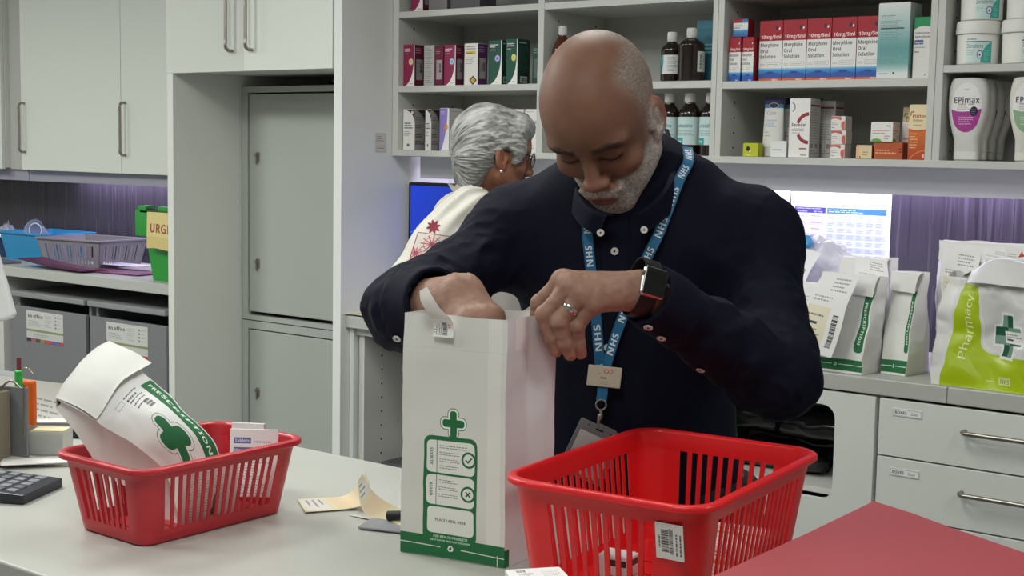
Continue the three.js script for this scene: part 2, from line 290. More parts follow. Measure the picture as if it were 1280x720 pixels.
// right worktop with base units
{
  const t = thing('worktop', 'white worktop under the wall shelves holding prescription bags', 'worktop');
  obj('top', bx(-3.333, -1.2105, 0.857, 0.9, -4.02, -3.43, 0.003), M.top, t);
  obj('top', bx(-1.2095, 2.2, 0.857, 0.9, -4.02, -3.43, 0.003), M.top, t);
  const k = thing('desk_bay', 'open pale desk bay with a row of shelf holes under the worktop', 'desk');
  obj('side_panel', bx(-3.332, -3.313, 0, 0.856, -4.0, -3.45), M.cabSide, k);
  obj('side_panel', bx(-3.305, -3.28, 0, 0.83, -4.0, -3.47), M.carcass, k);
  obj('front_rail', bx(-3.312, -1.98, 0.83, 0.856, -3.49, -3.46), M.carcass, k);
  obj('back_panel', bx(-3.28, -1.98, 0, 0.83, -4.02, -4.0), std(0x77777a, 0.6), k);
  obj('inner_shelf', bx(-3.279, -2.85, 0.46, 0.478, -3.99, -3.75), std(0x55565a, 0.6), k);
  const holes = []; for (let y = 0.1; y < 0.8; y += 0.05) holes.push(cyl(0.0035, 0.0035, 0.001, 8).rotateZ(Math.PI / 2).translate(-3.2795, y, -3.56));
  obj('peg_holes', holes, M.hole, k).userData.kind = 'stuff';
}
{ // cabinet with rounded opening
  const t = thing('base_cabinet', 'pale base cabinet with a rounded opening showing black bags', 'cabinet');
  const s = rrShape(0.55, 0.8, 0.001, -1.675, 0.45); s.holes.push(rrShape(0.38, 0.262, 0.045, -1.7, 0.683, THREE.Path));
  const g = new THREE.ExtrudeGeometry(s, { depth: 0.018, bevelEnabled: true, bevelSize: 0.001, bevelThickness: 0.001, curveSegments: 8 }).translate(0, 0, -3.45);
  obj('front_panel', g, M.cab, t);
  obj('side_panel', bx(-1.97, -1.95, 0, 0.855, -4.0, -3.452), M.carcass, t);
  obj('side_panel', bx(-1.42, -1.398, 0, 0.855, -4.0, -3.452), M.carcass, t);
  obj('inner_shelf', bx(-1.949, -1.421, 0.56, 0.576, -3.99, -3.46), M.carcass, t);
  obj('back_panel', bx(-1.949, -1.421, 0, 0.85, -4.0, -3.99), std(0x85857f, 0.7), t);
  obj('runner', [0.6, 0.65, 0.7, 0.75].map((y) => poly([[0, 0], [0.03, 0], [0.03, 0.01], [0.012, 0.014], [0.03, 0.024], [0, 0.024]], 0.3, 0.001).translate(-1.49, y - 0.01, -3.85)), M.white, t);
  obj('plinth', bx(-1.95, -1.4, 0, 0.06, -3.5, -3.48), M.dark, t);
  const bag = phys(0x08090a, 0.25, { clearcoat: 0.4 });
  const roll = (y, z, r, l, x) => { const f = surf((u, v) => { const a = v * Math.PI * 2, q = 0.75 + 0.25 * Math.sin(Math.PI * Math.min(1, Math.max(0, u))) ** 0.4; const R = r * q * (1 + 0.16 * nz(u * 4 + x * 9, Math.cos(a) * 2, Math.sin(a) * 2)) * (u <= 0.001 || u >= 0.999 ? 0.02 : 1); return [x + (u - 0.5) * l, y + Math.sin(a) * R * 0.8, z - Math.cos(a) * R]; }, 28, 28); return f; };
  [[0.615, -3.6, 0.05, 0.3, -1.75], [0.715, -3.6, 0.055, 0.26, -1.62], [0.725, -3.58, 0.05, 0.2, -1.83], [0.645, -3.72, 0.085, 0.4, -1.7], [0.765, -3.7, 0.06, 0.34, -1.7]].forEach(([y, z, r, l, x], i) => {
    tag(obj('black_bag', roll(y, z, r, l, x), bag), ['glossy black plastic bag lying lowest at the front of the rounded opening', 'glossy black plastic bag at right of the rounded opening', 'glossy black plastic bag at left of the rounded opening', 'glossy black plastic bag behind the others in the rounded opening', 'glossy black plastic bag topmost in the rounded opening'][i], 'bag', 'black bags in the base cabinet'); });
}
{ // drawers
  const t = thing('drawer_unit', 'pale base unit with wide drawers labelled BOXES', 'drawers');
  obj('carcass', [bx(-1.396, -1.378, 0, 0.855, -4.0, -3.452), bx(-0.52, -0.5, 0, 0.855, -4.0, -3.452), bx(-1.377, -0.52, 0.02, 0.04, -4.0, -3.452), bx(-1.377, -0.52, 0.02, 0.85, -4.0, -3.99)], M.carcass, t);
  const lab = canvasMat(256, 64, (g, w, h) => { fill(g, '#d9d9d6', 0, 0, w, h); g.fillStyle = '#b9b9b8'; rrect(g, 4, 6, w - 8, h - 12, 20); g.fill(); g.fillStyle = '#eeeeec'; rrect(g, 8, 10, w - 16, h - 20, 16); g.fill(); txt(g, 'BOXES', 20, 32, 34, '#333'); lines(g, 160, 26, 76, 2, 12, 6, '#666'); });
  for (const [y0, y1, hy, l] of [[0.7, 0.85, 0.792, 1], [0.54, 0.696, 0.634, 1], [0.38, 0.536, 0.47, 1], [0.06, 0.376, 0.3, 0]]) {
    const d = door('drawer', t, -1.39, -0.505, y0, y1, -3.432, M.cab, [[-0.945, hy, 0.43, true]]);
    if (l) obj('label', bx(-1.352, -1.272, hy + 0.016, hy + 0.037, -3.432, -3.43, 0.0008), lab, d);
  }
}
// two posters on the splashback
{
  const p1 = canvasMat(256, 384, (g, w, h) => { fill(g, '#f3f2fa', 0, 0, w, h); fill(g, '#2c3f8f', 0, 78, w - 36, 260); txt(g, 'find', w - 112, 126, 46, '#fff'); lines(g, w - 96, 190, 50, 2, 22, 8, '#dfe4ff'); lines(g, 20, 300, 180, 2, 16, 6, '#b8c2ee'); });
  tag(obj('poster', bx(-2.112, -1.952, 1.13, 1.368, -4.0215, -4.02, 0.0004), p1), 'blue and white poster half hidden behind the man in the navy shirt', 'poster');
  const p2 = canvasMat(1024, 1024, (g, w, h) => {
    fill(g, '#f4f3fb', 0, 0, w, h); fill(g, '#55557a', w - 270, 116, 260, 3); txt(g, 'Conditions general practice can refer to community pharmacy', 44, 132, 30, '#56527d', { sx: 0.98 });
    fill(g, '#3f3c86', 40, 168, 325, 66); txt(g, 'Conditions suitable for referral', 56, 184, 17, '#dcd8f4'); txt(g, 'Condition', 80, 214, 20, '#dcd8f4'); txt(g, 'Age range', 240, 214, 20, '#dcd8f4');
    fill(g, '#4180b4', 380, 168, 600, 66); lines(g, 396, 188, 400, 2, 20, 8, '#cfe3f4');
    for (let i = 0; i < 9; i++) { const y = 240 + i * 72; fill(g, i % 2 ? '#d9d0ec' : '#e3dcf2', 40, y, 325, 66); fill(g, i % 2 ? '#cbd6f2' : '#d8e2f7', 380, y, 600, 66); lines(g, 56, y + 22, 110, 1, 20, 9, '#77709c'); lines(g, 215, y + 22, 110, 1, 20, 9, '#77709c'); for (let k = 0; k < 6; k++) lines(g, 392 + k * 98, y + 14, 72, 3, 16, 6, '#7f8cb8'); }
  });
  tag(obj('poster', bx(-1.948, -1.617, 1.08, 1.367, -4.0215, -4.02, 0.0004), p2), 'white chart poster of purple and blue tables on the wood splashback', 'poster');
}
// computer screen behind the woman
{
  const t = thing('computer_monitor', 'black framed computer monitor with blue screen behind the grey haired woman', 'monitor', [-3.082, 0.9, -3.75], 0);
  const scr = canvasMat(512, 320, (g, w, h) => { fill(g, '#1d3fae', 0, 0, w, h); const q = g.createLinearGradient(0, 0, w, h); q.addColorStop(0, '#2450c8'); q.addColorStop(1, '#1a2f86'); g.fillStyle = q; g.fillRect(0, 0, w, h); g.strokeStyle = 'rgba(120,170,255,0.6)'; g.lineWidth = 5; g.beginPath(); g.moveTo(0, 190); g.quadraticCurveTo(200, 150, 512, 60); g.stroke(); });
  scr.emissive.set(0x3f62d8); scr.emissiveIntensity = 0.35; scr.emissiveMap = scr.map;
  obj('casing', bx(-0.24, 0.24, 0.15, 0.46, -0.02, 0.012, 0.006), M.black, t);
  obj('screen', bx(-0.228, 0.228, 0.163, 0.448, 0.0121, 0.0135, 0.0004), scr, t);
  obj('stand', [bx(-0.025, 0.025, 0.01, 0.25, -0.05, -0.02, 0.005), bx(-0.11, 0.11, 0, 0.012, -0.1, 0.08, 0.005)], M.black, t);
}
// grey box and papers inside the desk bay, papers on the worktop end
{
  const t = thing('storage_box', 'dark grey storage box on the floor inside the desk bay', 'box', [-3.05, 0, -3.72]);
  obj('body', rb(0.46, 0.34, 0.3, 0.01).translate(0, 0.17, 0), std(0x4a4b4f, 0.6), t); obj('lid', rb(0.48, 0.03, 0.32, 0.008).translate(0, 0.352, 0), std(0x55565a, 0.55), t);
  const m = canvasMat(256, 256, (g, w, h) => { fill(g, '#d8d4ca', 0, 0, w, h); fill(g, '#5c7f94', 30, 40, 90, 60); fill(g, '#a4563e', 130, 40, 90, 120); lines(g, 30, 140, 180, 6, 16, 6); });
  tag(obj('magazine', [rb(0.3, 0.012, 0.22, 0.002).translate(-3.06, 0.373, -3.7)], m), 'colourful leaflet pile lying on the dark grey storage box', 'leaflet');
  const sheet1 = sheet((u, v) => [-3.47 + u * 0.24, 0.9015 + 0.004 * Math.sin(u * 5) + 0.006 * Math.max(0, 0.3 - u), -3.66 + v * 0.235 - (u < 0.4 ? 0 : 0.012 * Math.sin(u * 9))], 16, 6, 0.0012).translate(0.13, 0, 0);
  tag(obj('paper_sheet', sheet1, std(0xd9d2b4, 0.7)), 'curled cream paper at the left end of the desk worktop', 'paper');
  const pl = canvasMat(128, 128, (g, w, h) => { fill(g, '#e4e3ea', 0, 0, w, h); lines(g, 10, 14, 104, 8, 13, 4, '#8f8d99'); });
  tag(obj('paper_sheet', rb(0.21, 0.004, 0.15, 0.0008).rotateY(0.3).translate(-3.2, 0.909, -3.62), pl), 'printed white sheet on top of the cream paper behind the elbow', 'paper');
  tag(obj('pen', cyl(0.004, 0.004, 0.13, 10).rotateZ(Math.PI / 2).rotateY(0.4).translate(-3.19, 0.9155, -3.6), M.black), 'black pen lying on the printed sheet on the desk worktop', 'pen');
}
// ------------------------------------------------------------------ cartons on the shelves
function cartonMat(fr, side, top, back) { // BoxGeometry face order: +x -x +y -y +z -z
  const m = (c) => (c && c.isMaterial ? c : std(c ?? 0xe4e3df, 0.5));
  const s = m(side); return [s, s, m(top ?? side), m(top ?? side), m(fr), m(back ?? side)];
}
function carton(label, x0, x1, y, h, d, mats, { z = -3.685, turn = 0, group, category = 'box', name = 'medicine_box' } = {}) {
  const w = x1 - x0;
  const t = thing(name, label, category, [(x0 + x1) / 2, y, z - d / 2], turn, group);
  const g = rb(w - 0.001, h - 0.001, d, 0.0012, 1).translate(0, h / 2 - 0.0005 + 0.0003, 0);
  obj('carton', g, mats, t);
  obj('tuck_flap', bx(-w / 2 + 0.003, w / 2 - 0.003, h - 0.0008, h + 0.0004, -d / 2 + 0.002, d / 2 - 0.001, 0.0003), mats[2], t);
  return t;
}
const swoosh = (c, c2, dot, dotTxt) => canvasMat(128, 320, (g, w, h) => { fill(g, c, 0, 0, w, h); fill(g, c2, w - 8, 0, 8, h); g.fillStyle = '#f2efec'; g.beginPath(); g.moveTo(w - 8, 120); g.quadraticCurveTo(w - 16, 280, 18, h); g.lineTo(w - 8, h); g.fill(); lines(g, 12, 28, 84, 2, 15, 7, '#f3e6ea'); lines(g, 12, 66, 60, 1, 12, 5, '#e9c9d3'); if (dot) { g.fillStyle = dot; g.beginPath(); g.arc(86, 130, 26, 0, 7); g.fill(); g.strokeStyle = '#ffffffaa'; g.lineWidth = 5; g.beginPath(); g.arc(86, 130, 17, 0, 7); g.stroke(); } lines(g, 70, 300, 46, 1, 10, 5, '#888'); });
const darkSide = (c, t = '#c9a8b2', plate = '#a9a6a8') => canvasMat(128, 320, (g, w, h) => { fill(g, c, 0, 0, w, h); lines(g, 14, 24, 96, 3, 16, 6, t); fill(g, plate, 22, 110, 82, 160); barcode(g, 66, 140, 30, 70, true); lines(g, 28, 140, 30, 6, 14, 4, '#666'); });
const greyPrint = (c = '#bdbbb8', t = '#7a7778') => canvasMat(128, 320, (g, w, h) => { fill(g, c, 0, 0, w, h); lines(g, 12, 20, 104, 17, 17, 5, t); });
{
  const crim = swoosh('#8f1d4c', '#efe8e8', '#d9c27a'), crimB = swoosh('#8f1d4c', '#efe8e8', '#7fb2d6'), crimS = darkSide('#6d1539'), green = swoosh('#12503f', '#f0efec', '#8d83c4'), greenY = swoosh('#12503f', '#f0efec', '#d3cd42'), greenS = canvasMat(128, 320, (g, w, h) => { fill(g, '#0f3c31', 0, 0, w, h); lines(g, 16, 18, 90, 1, 12, 9, '#cfd8d2'); lines(g, 14, 50, 100, 12, 14, 4, '#46685d'); fill(g, '#cfcfca', 30, 262, 70, 44); barcode(g, 38, 270, 54, 28); });
  const grey = greyPrint();
  const y = 1.6995;
  carton('crimson and white medicine box with a yellow dot at left end of shelf', -3.316 + 0.012, -3.251, y, 0.145, 0.055, cartonMat(crim, crimS, 0x8f1d4c));
  carton('pale grey printed box between crimson boxes on the upper left shelf', -3.208, -3.161, y, 0.14, 0.052, cartonMat(grey, grey, 0xcac8c4));
  carton('dark crimson box turned to show its pale data panel', -3.158, -3.119, y, 0.136, 0.06, cartonMat(crimS, crimS, 0x6d1539));
  carton('crimson and white medicine box with a pale blue dot', -3.116, -3.063, y, 0.139, 0.046, cartonMat(crimB, crimS, 0x8f1d4c));
  const yel = canvasMat(128, 320, (g, w, h) => { fill(g, '#e6e3dd', 0, 0, w, h); lines(g, 12, 20, 100, 2, 16, 7, '#77706e'); fill(g, '#d8bb33', 14, 58, 92, 24); lines(g, 20, 70, 78, 1, 10, 7, '#5b4d20'); lines(g, 14, 106, 90, 4, 15, 5, '#8b8683'); g.save(); g.translate(84, 284); g.rotate(Math.PI / 4); fill(g, '#2c2220', -26, -26, 52, 52); fill(g, '#d2a53a', -17, -17, 34, 34); g.restore(); });
  carton('white medicine box with yellow band and diamond emblem, purple side', -3.025, -2.965, y, 0.141, 0.053, cartonMat(yel, darkSide('#5d2c68', '#bba4c4', '#b7afa6'), 0xdcd9d2));
  carton('dark green and white box with a lilac dot', -2.92, -2.862, y, 0.148, 0.04, cartonMat(green, greenS, 0x12503f));
  carton('dark green and white box with a yellow dot', -2.846, -2.796, y, 0.15, 0.07, cartonMat(greenY, greenS, 0x12503f));
  carton('dark green box half hidden behind the shelf upright', -2.735, -2.7, y, 0.126, 0.06, cartonMat(darkSide('#10352c', '#7fa394', '#4a6a5e'), greenS, 0x10352c));
  const corner = (c) => canvasMat(128, 320, (g, w, h) => { fill(g, '#e9e7e3', 0, 0, w, h); g.fillStyle = c; g.beginPath(); g.moveTo(10, 0); g.quadraticCurveTo(110, 14, w, 100); g.lineTo(w, 0); g.fill(); g.fillStyle = '#d9cfc9'; g.beginPath(); g.arc(100, 26, 14, 0, 7); g.fill(); lines(g, 14, 104, 96, 3, 18, 10, '#4a4446'); lines(g, 14, 172, 80, 3, 14, 6, '#827d7e'); fill(g, '#6b6466', 44, 270, 26, 20); });
  const brown = corner('#3f2428'), gs = canvasMat(128, 320, (g, w, h) => { fill(g, '#a3a09c', 0, 0, w, h); g.fillStyle = '#3f2428'; g.beginPath(); g.moveTo(0, 0); g.quadraticCurveTo(90, 20, w, 110); g.lineTo(w, 0); g.fill(); [[60, 5], [120, 9], [190, 12], [244, 12]].forEach(([yy, t]) => lines(g, 10, yy, 104, 2, 18, t, '#5d5857')); });
  const z2 = 1.474;
  carton('white box with brown corner and grey side, leftmost on the lowest shelf', -3.303, -3.247, z2, 0.145, 0.06, cartonMat(brown, gs, 0xe0ddd8));
  carton('narrow white box with brown corner beside the lavender box', -3.199, -3.17, z2, 0.143, 0.045, cartonMat(brown, gs, 0xe0ddd8));
  const lav = canvasMat(128, 320, (g, w, h) => { fill(g, '#8d7fc4', 0, 0, w, h); g.fillStyle = '#ebe8ea'; g.beginPath(); g.moveTo(w, 0); g.lineTo(w, h); g.lineTo(20, h); g.quadraticCurveTo(104, 200, 108, 0); g.fill(); lines(g, 14, 24, 80, 2, 15, 7, '#cfc8ea'); g.fillStyle = '#d9894a'; g.beginPath(); g.arc(88, 140, 24, 0, 7); g.fill(); });
  carton('lavender and white box with an orange dot beside the grey hair', -3.133, -3.089, z2, 0.148, 0.075, cartonMat(lav, greyPrint('#d9d6d1', '#aaa6a4'), 0xdcd9d6));
  const redEdge = canvasMat(128, 320, (g, w, h) => { fill(g, '#e4dedb', 0, 0, w, h); fill(g, '#8a3f4b', w - 7, 0, 7, h); lines(g, 14, 30, 90, 6, 18, 6, '#9a9391'); });
  const teal = canvasMat(128, 256, (g, w, h) => { fill(g, '#e8e5e1', 0, 0, w, h); lines(g, 10, 12, 90, 1, 10, 4, '#b9a0a4'); txt(g, '…nacide', 10, 76, 25, '#44506b'); g.save(); g.translate(72, 140); g.rotate(Math.PI / 4); for (const [a, b] of [[-13, -13], [3, -13], [-13, 3], [3, 3]]) fill(g, '#53a39d', a, b, 13, 13); g.restore(); lines(g, 16, 214, 70, 2, 14, 5, '#8d8a90'); });
  carton('white box with thin red edge just right of the grey hair', -2.816, -2.763, z2, 0.143, 0.07, cartonMat(redEdge, 0xd9d6d2));
  carton('white box with teal diamond pattern left of the bald head', -2.761, -2.698, z2, 0.143, 0.07, cartonMat(teal, 0xd9d6d2));
  // top shelf, only the feet of the boxes in view
  const y3 = 1.9585;
  carton('crimson and white box on the top left shelf', -3.27, -3.215, y3, 0.15, 0.055, cartonMat(crim, crimS, 0x8f1d4c));
  carton('wide mid grey box on the top left shelf', -3.19, -3.105, y3, 0.12, 0.07, cartonMat(0x7d7b7c, 0x6b6a6c));
  carton('charcoal box, rightmost of the three on the top left shelf', -3.09, -2.96, y3, 0.13, 0.09, cartonMat(0x4b4a4e, 0x3d3c40));
}
// bottles in the middle bay
const BM = { glass: phys(0x1c0f0a, 0.12, { clearcoat: 0.6 }), amber: phys(0x4a1d0a, 0.12, { clearcoat: 0.6 }), cap: std(0xdededa, 0.45) };
function medBottle(label, x, y, z, r, hBody, hAll, mGlass, labelM, capR = 0.4, group) {
  const t = thing('medicine_bottle', label, 'bottle', [x, y + 0.0004, z], 0.55, group);
  const hs = hBody, n = r * capR * 0.92, hn = hAll - 0.03;
  obj('bottle', lathe([[0, 0.002], [r * 0.9, 0], [r, 0.006], [r, hs], [r * 0.97, hs + (hn - hs) * 0.2], [r * 0.8, hs + (hn - hs) * 0.5], [r * 0.55, hs + (hn - hs) * 0.78], [n, hs + (hn - hs) * 0.95], [n, hAll - 0.004], [0, hAll - 0.004]], 36), mGlass, t);
  const cr = r * capR * 1.06, rib = []; rib.push(lathe([[0, hAll - 0.03], [cr, hAll - 0.03], [cr, hAll - 0.002], [cr * 0.94, hAll], [0, hAll]], 28)); for (let i = 0; i < 28; i++) { const a = i / 28 * Math.PI * 2; rib.push(rb(0.0009, 0.022, 0.0009, 0.0002, 1).translate(Math.cos(a) * cr, hAll - 0.015, Math.sin(a) * cr)); }
  obj('screw_cap', rib, BM.cap, t);
  if (labelM) { const g = new THREE.CylinderGeometry(r + 0.0006, r + 0.0006, labelM.h, 36, 1, true, labelM.a0, labelM.a).translate(0, labelM.y, 0); obj('label', g, labelM.m, t); }
  return t;
}
{
  const whiteL = (draw) => canvasMat(320, 200, (g, w, h) => { fill(g, '#d9dcd9', 0, 0, w, h); draw(g, w, h); }, 0.6, { side: THREE.DoubleSide });
  const l1 = whiteL((g, w, h) => { g.fillStyle = '#5ba9ae'; g.beginPath(); g.moveTo(0, 0); g.lineTo(70, 0); g.lineTo(20, h); g.lineTo(0, h); g.fill(); g.fillStyle = '#2e7d84'; g.beginPath(); g.moveTo(0, 120); g.lineTo(70, 40); g.lineTo(40, h); g.lineTo(0, h); g.fill(); lines(g, 130, 24, 150, 8, 20, 8, '#8d9597'); });
  const l2 = whiteL((g, w, h) => { barcode(g, 60, 30, 50, 140, true); lines(g, 140, 20, 150, 8, 20, 6, '#9a9d9d'); });
  const l3 = whiteL((g, w, h) => { fill(g, '#c5dbd9', 0, 0, w, h); txt(g, 'orhexidine', 34, 64, 34, '#3e6f7c'); lines(g, 30, 100, 220, 3, 14, 5, '#7fa4a5'); fill(g, '#3f9c9a', 0, 150, 110, 50); txt(g, '300 ml', 12, 176, 24, '#e6f3f2'); });
  const L = (m, h, y, a0 = -1.0, a = 2.0) => ({ m, h, y, a0, a });
  medBottle('amber medicine bottle with white cap behind the bald head', -2.632, 1.699, -3.71, 0.034, 0.105, 0.187, BM.amber, null, 0.36);
  medBottle('dark glass bottle with slanted teal label by the man\'s head', -2.236, 1.699, -3.74, 0.034, 0.098, 0.155, BM.glass, L(l1, 0.058, 0.054, -1.25, 2.1));
  medBottle('dark glass bottle turned to show its bar code by the blue box', -2.158, 1.699, -3.725, 0.0415, 0.11, 0.163, BM.glass, L(l2, 0.062, 0.06, 0.45, 1.1), 0.34);
  const low = ['dark bottle with pale teal label half hidden behind the ear', 'dark bottle with pale teal label, middle of the low row by the ear', 'dark bottle with pale teal label beside the shelf upright'];
  [[-2.232, 0.033], [-2.159, 0.0355], [-2.0865, 0.033]].forEach(([x, r], i) => medBottle(low[i], x, 1.474, -3.73, r, 0.125, 0.192, BM.glass, L(l3, 0.085, 0.075, -1.5, 2.6), 0.46));
  medBottle('dark glass bottle standing behind the low bottle row', -2.1, 1.474, -3.82, 0.034, 0.125, 0.192, BM.glass, null, 0.46);
  const bl = canvasMat(160, 320, (g, w, h) => { fill(g, '#2f6a7c', 0, 0, w, h); fill(g, '#3d8094', 0, 0, w, 40); lines(g, 60, 120, 80, 3, 20, 8, '#7fb0bd'); fill(g, '#b66a3a', 120, 200, 40, 60); });
  carton('tall teal blue box standing behind the two dark bottles', -2.18, -2.098, 1.6995, 0.192, 0.07, cartonMat(bl, canvasMat(128, 320, (g, w, h) => { fill(g, '#234b59', 0, 0, w, h); fill(g, '#8a3b24', 70, 110, 58, 180); }), 0x2f6a7c), { z: -3.79 });
}
// right-hand bay: liquid morphine and others
{
  const morph = (small) => canvasMat(256, 576, (g, w, h) => {
    fill(g, '#e9e8e4', 0, 0, w, h); fill(g, '#a51a2a', 0, 0, w, 190); g.fillStyle = '#3a1420'; g.beginPath(); g.moveTo(176, 60); g.lineTo(200, 44); g.lineTo(206, 84); g.lineTo(180, 88); g.fill(); g.fillStyle = '#eee'; g.beginPath(); g.ellipse(220, 76, 8, 13, 0.3, 0, 7); g.fill();
    txt(g, '10mg/5ml', 16, 154, 46, '#f6dfe0', { sx: 1.02 }); txt(g, 'Morphine', 12, 232, 46, '#4b4446', { sx: 0.95 }); txt(g, 'Oral', 12, 288, 46, '#4b4446', { sx: 0.95 }); txt(g, 'Solution', 12, 342, 46, '#4b4446', { sx: 0.95 });
    lines(g, 14, 410, 54, 2, 12, 5, '#aaa39f'); g.strokeStyle = '#b9b3ae'; g.lineWidth = 4; rrect(g, 86, 396, 150, 34, 8); g.stroke(); lines(g, 98, 412, 120, 1, 10, 6, '#a7a19c');
    const q = g.createLinearGradient(0, 450, 0, 550); q.addColorStop(0, '#cfe0ea'); q.addColorStop(0.22, '#3f93cf'); q.addColorStop(0.5, '#2f7fc4'); q.addColorStop(0.72, '#27479a'); q.addColorStop(1, '#2a4593'); g.fillStyle = q; g.fillRect(0, 450, w, 100); g.fillStyle = '#2b56a8'; g.beginPath(); g.moveTo(0, 520); g.quadraticCurveTo(60, 480, 128, 502); g.quadraticCurveTo(196, 480, w, 520); g.lineTo(w, 550); g.lineTo(0, 550); g.fill(); g.fillStyle = '#1d3f86'; g.beginPath(); g.ellipse(128, 492, 44, 9, 0, 0, 7); g.fill();
    fill(g, small ? '#2d5bab' : '#d9622a', 0, 550, w, 26); txt(g, small ? '100ml' : '300ml', 150, 562, 22, '#fbe6d8');
  });
  const big = morph(false), sm = morph(true), red = std(0x8f1624, 0.5);
  const where = ['leftmost of the five tall red topped liquid morphine boxes', 'second from left of the five tall red topped morphine boxes', 'middle one of the five tall red topped morphine boxes', 'fourth from left of the five tall red topped morphine boxes', 'rightmost of the five tall morphine boxes, partly behind the teal box'];
  const first = carton(where[0], -1.921, -1.845, 1.6955, 0.177, 0.075, cartonMat(big, red, red), { z: -3.711, group: 'tall morphine boxes' });
  for (let i = 1; i < 5; i++) copyOf(first, where[i], [-1.883 + 0.0766 * i, 1.6955, -3.7485 + 0.001 * i], 0);
  carton('small red topped morphine box beneath a smaller box at bay\'s left', -2.006, -1.966, 1.6955, 0.13, 0.05, cartonMat(sm, sm, red), { turn: -0.02 });
  const low = carton('small red topped morphine box next to the tall row', -1.964, -1.926, 1.6955, 0.13, 0.05, cartonMat(sm, red, red)); low.position.z -= 0.004;
  const tiny = canvasMat(128, 128, (g, w, h) => { fill(g, '#e4e4e2', 0, 0, w, h); fill(g, '#a51a2a', 0, 0, 80, 26); fill(g, '#4b77b8', 80, 0, 48, 26); lines(g, 8, 44, 84, 2, 15, 7, '#5b5557'); const q = g.createLinearGradient(0, 70, 0, 128); q.addColorStop(0, '#cfdde8'); q.addColorStop(0.3, '#4b8ac2'); q.addColorStop(1, '#2c5b9e'); g.fillStyle = q; g.fillRect(0, 74, w, 54); });
  carton('smallest red and blue box lying on top of a morphine box', -1.997, -1.947, 1.8262, 0.053, 0.042, cartonMat(tiny, red, red), { z: -3.688 });
  const tl = canvasMat(256, 512, (g, w, h) => { const q = g.createLinearGradient(0, 0, 0, h); q.addColorStop(0, '#e2e4e1'); q.addColorStop(0.3, '#a9c6c4'); q.addColorStop(0.6, '#5f9c9c'); q.addColorStop(0.8, '#74aaa9'); q.addColorStop(0.93, '#dfe3e1'); g.fillStyle = q; g.fillRect(0, 0, w, h); for (let i = 0; i < 700; i++) fill(g, `rgba(220,235,235,${rnd() * 0.3})`, rnd() * w, 200 + rnd() * 240, 3, 3); lines(g, 26, 82, 130, 2, 14, 6, '#7b8586'); lines(g, 22, 118, 190, 4, 14, 5, '#7f9596'); fill(g, '#33393b', 22, 168, 190, 8); lines(g, 22, 196, 200, 14, 16, 5, '#6d9a9b'); lines(g, 22, 476, 100, 1, 10, 6, '#6f9c9c'); g.fillStyle = '#222'; g.beginPath(); g.moveTo(130, 468); g.lineTo(150, 474); g.lineTo(134, 486); g.fill(); });
  carton('tall white and teal box standing right of the morphine row', -1.539, -1.447, 1.6955, 0.206, 0.085, cartonMat(tl, canvasMat(128, 512, (g, w, h) => { const q = g.createLinearGradient(0, 0, 0, h); q.addColorStop(0, '#c9cbc8'); q.addColorStop(0.5, '#8fb0af'); q.addColorStop(0.85, '#7fa9a8'); q.addColorStop(1, '#cfd2d0'); g.fillStyle = q; g.fillRect(0, 0, w, h); }), 0xd6d7d3), { z: -3.672 });
  const gw = canvasMat(192, 420, (g, w, h) => { fill(g, '#e3e1dc', 0, 0, w, h); fill(g, '#1f9157', 0, 0, w, 60); g.fillStyle = '#1f9157'; g.beginPath(); g.moveTo(0, 60); g.lineTo(w, 60); g.lineTo(w, 74); g.quadraticCurveTo(w * 0.5, 40, 0, 84); g.fill(); txt(g, 'Carbocisteine', 14, 108, 24, '#56505a'); txt(g, 'Hydrochloride', 14, 134, 24, '#56505a'); fill(g, '#3f4a92', 10, 156, 96, 30); txt(g, '50mg/5ml', 18, 172, 18, '#dfe1f4'); lines(g, 14, 204, 120, 1, 10, 6, '#888'); lines(g, 14, 234, 60, 1, 10, 8, '#555'); fill(g, '#8a6f6a', 130, 392, 12, 10); });
  carton('green topped white box beside the right shelf upright', -1.447 + 0.006, -1.39, 1.6955, 0.165, 0.07, cartonMat(gw, 0xd5d3ce, 0x1f9157));
  // lowest shelf of that bay
  const y = 1.4743;
  const fer = canvasMat(192, 448, (g, w, h) => { fill(g, '#ebe9e5', 0, 0, w, h); g.strokeStyle = '#77757a'; g.lineWidth = 9; g.beginPath(); g.arc(16, 64, 34, -1.3, 1.2); g.stroke(); g.strokeStyle = '#96262f'; g.lineWidth = 27; g.beginPath(); g.arc(182, 225, 108, Math.PI * 1.12, Math.PI * 1.5); g.stroke(); g.beginPath(); g.arc(182, 225, 108, Math.PI * 0.5, Math.PI * 0.85); g.stroke(); txt(g, 'Feredel', 22, 200, 38, '#4a4548'); lines(g, 30, 228, 120, 3, 15, 5, '#8b7a7c'); fill(g, '#96364a', 100, 376, 70, 10); txt(g, '300ml', 110, 428, 22, '#555'); });
  const ferS = canvasMat(192, 448, (g, w, h) => { fill(g, '#c9c6c2', 0, 0, w, h); fill(g, '#7a2a33', 8, 44, w - 20, 14); lines(g, 10, 80, 160, 13, 20, 5, '#8f8a88'); barcode(g, 30, 340, 36, 34); barcode(g, 110, 340, 36, 34); lines(g, 10, 392, 160, 2, 16, 6, '#777'); fill(g, '#a9a5a2', 92, 0, 6, h); });
  const f0 = carton('white box with red ring printed front on the lowest shelf', -1.802, -1.736, y, 0.17, 0.07, cartonMat(fer, ferS, 0xd6d3cf));
  f0.position.z = -3.719;
  const f2 = carton('white box with red line standing behind the red ring box', -1.764, -1.702, y, 0.166, 0.06, cartonMat(ferS, ferS, 0xd0cdc9)); f2.position.z = -3.81;
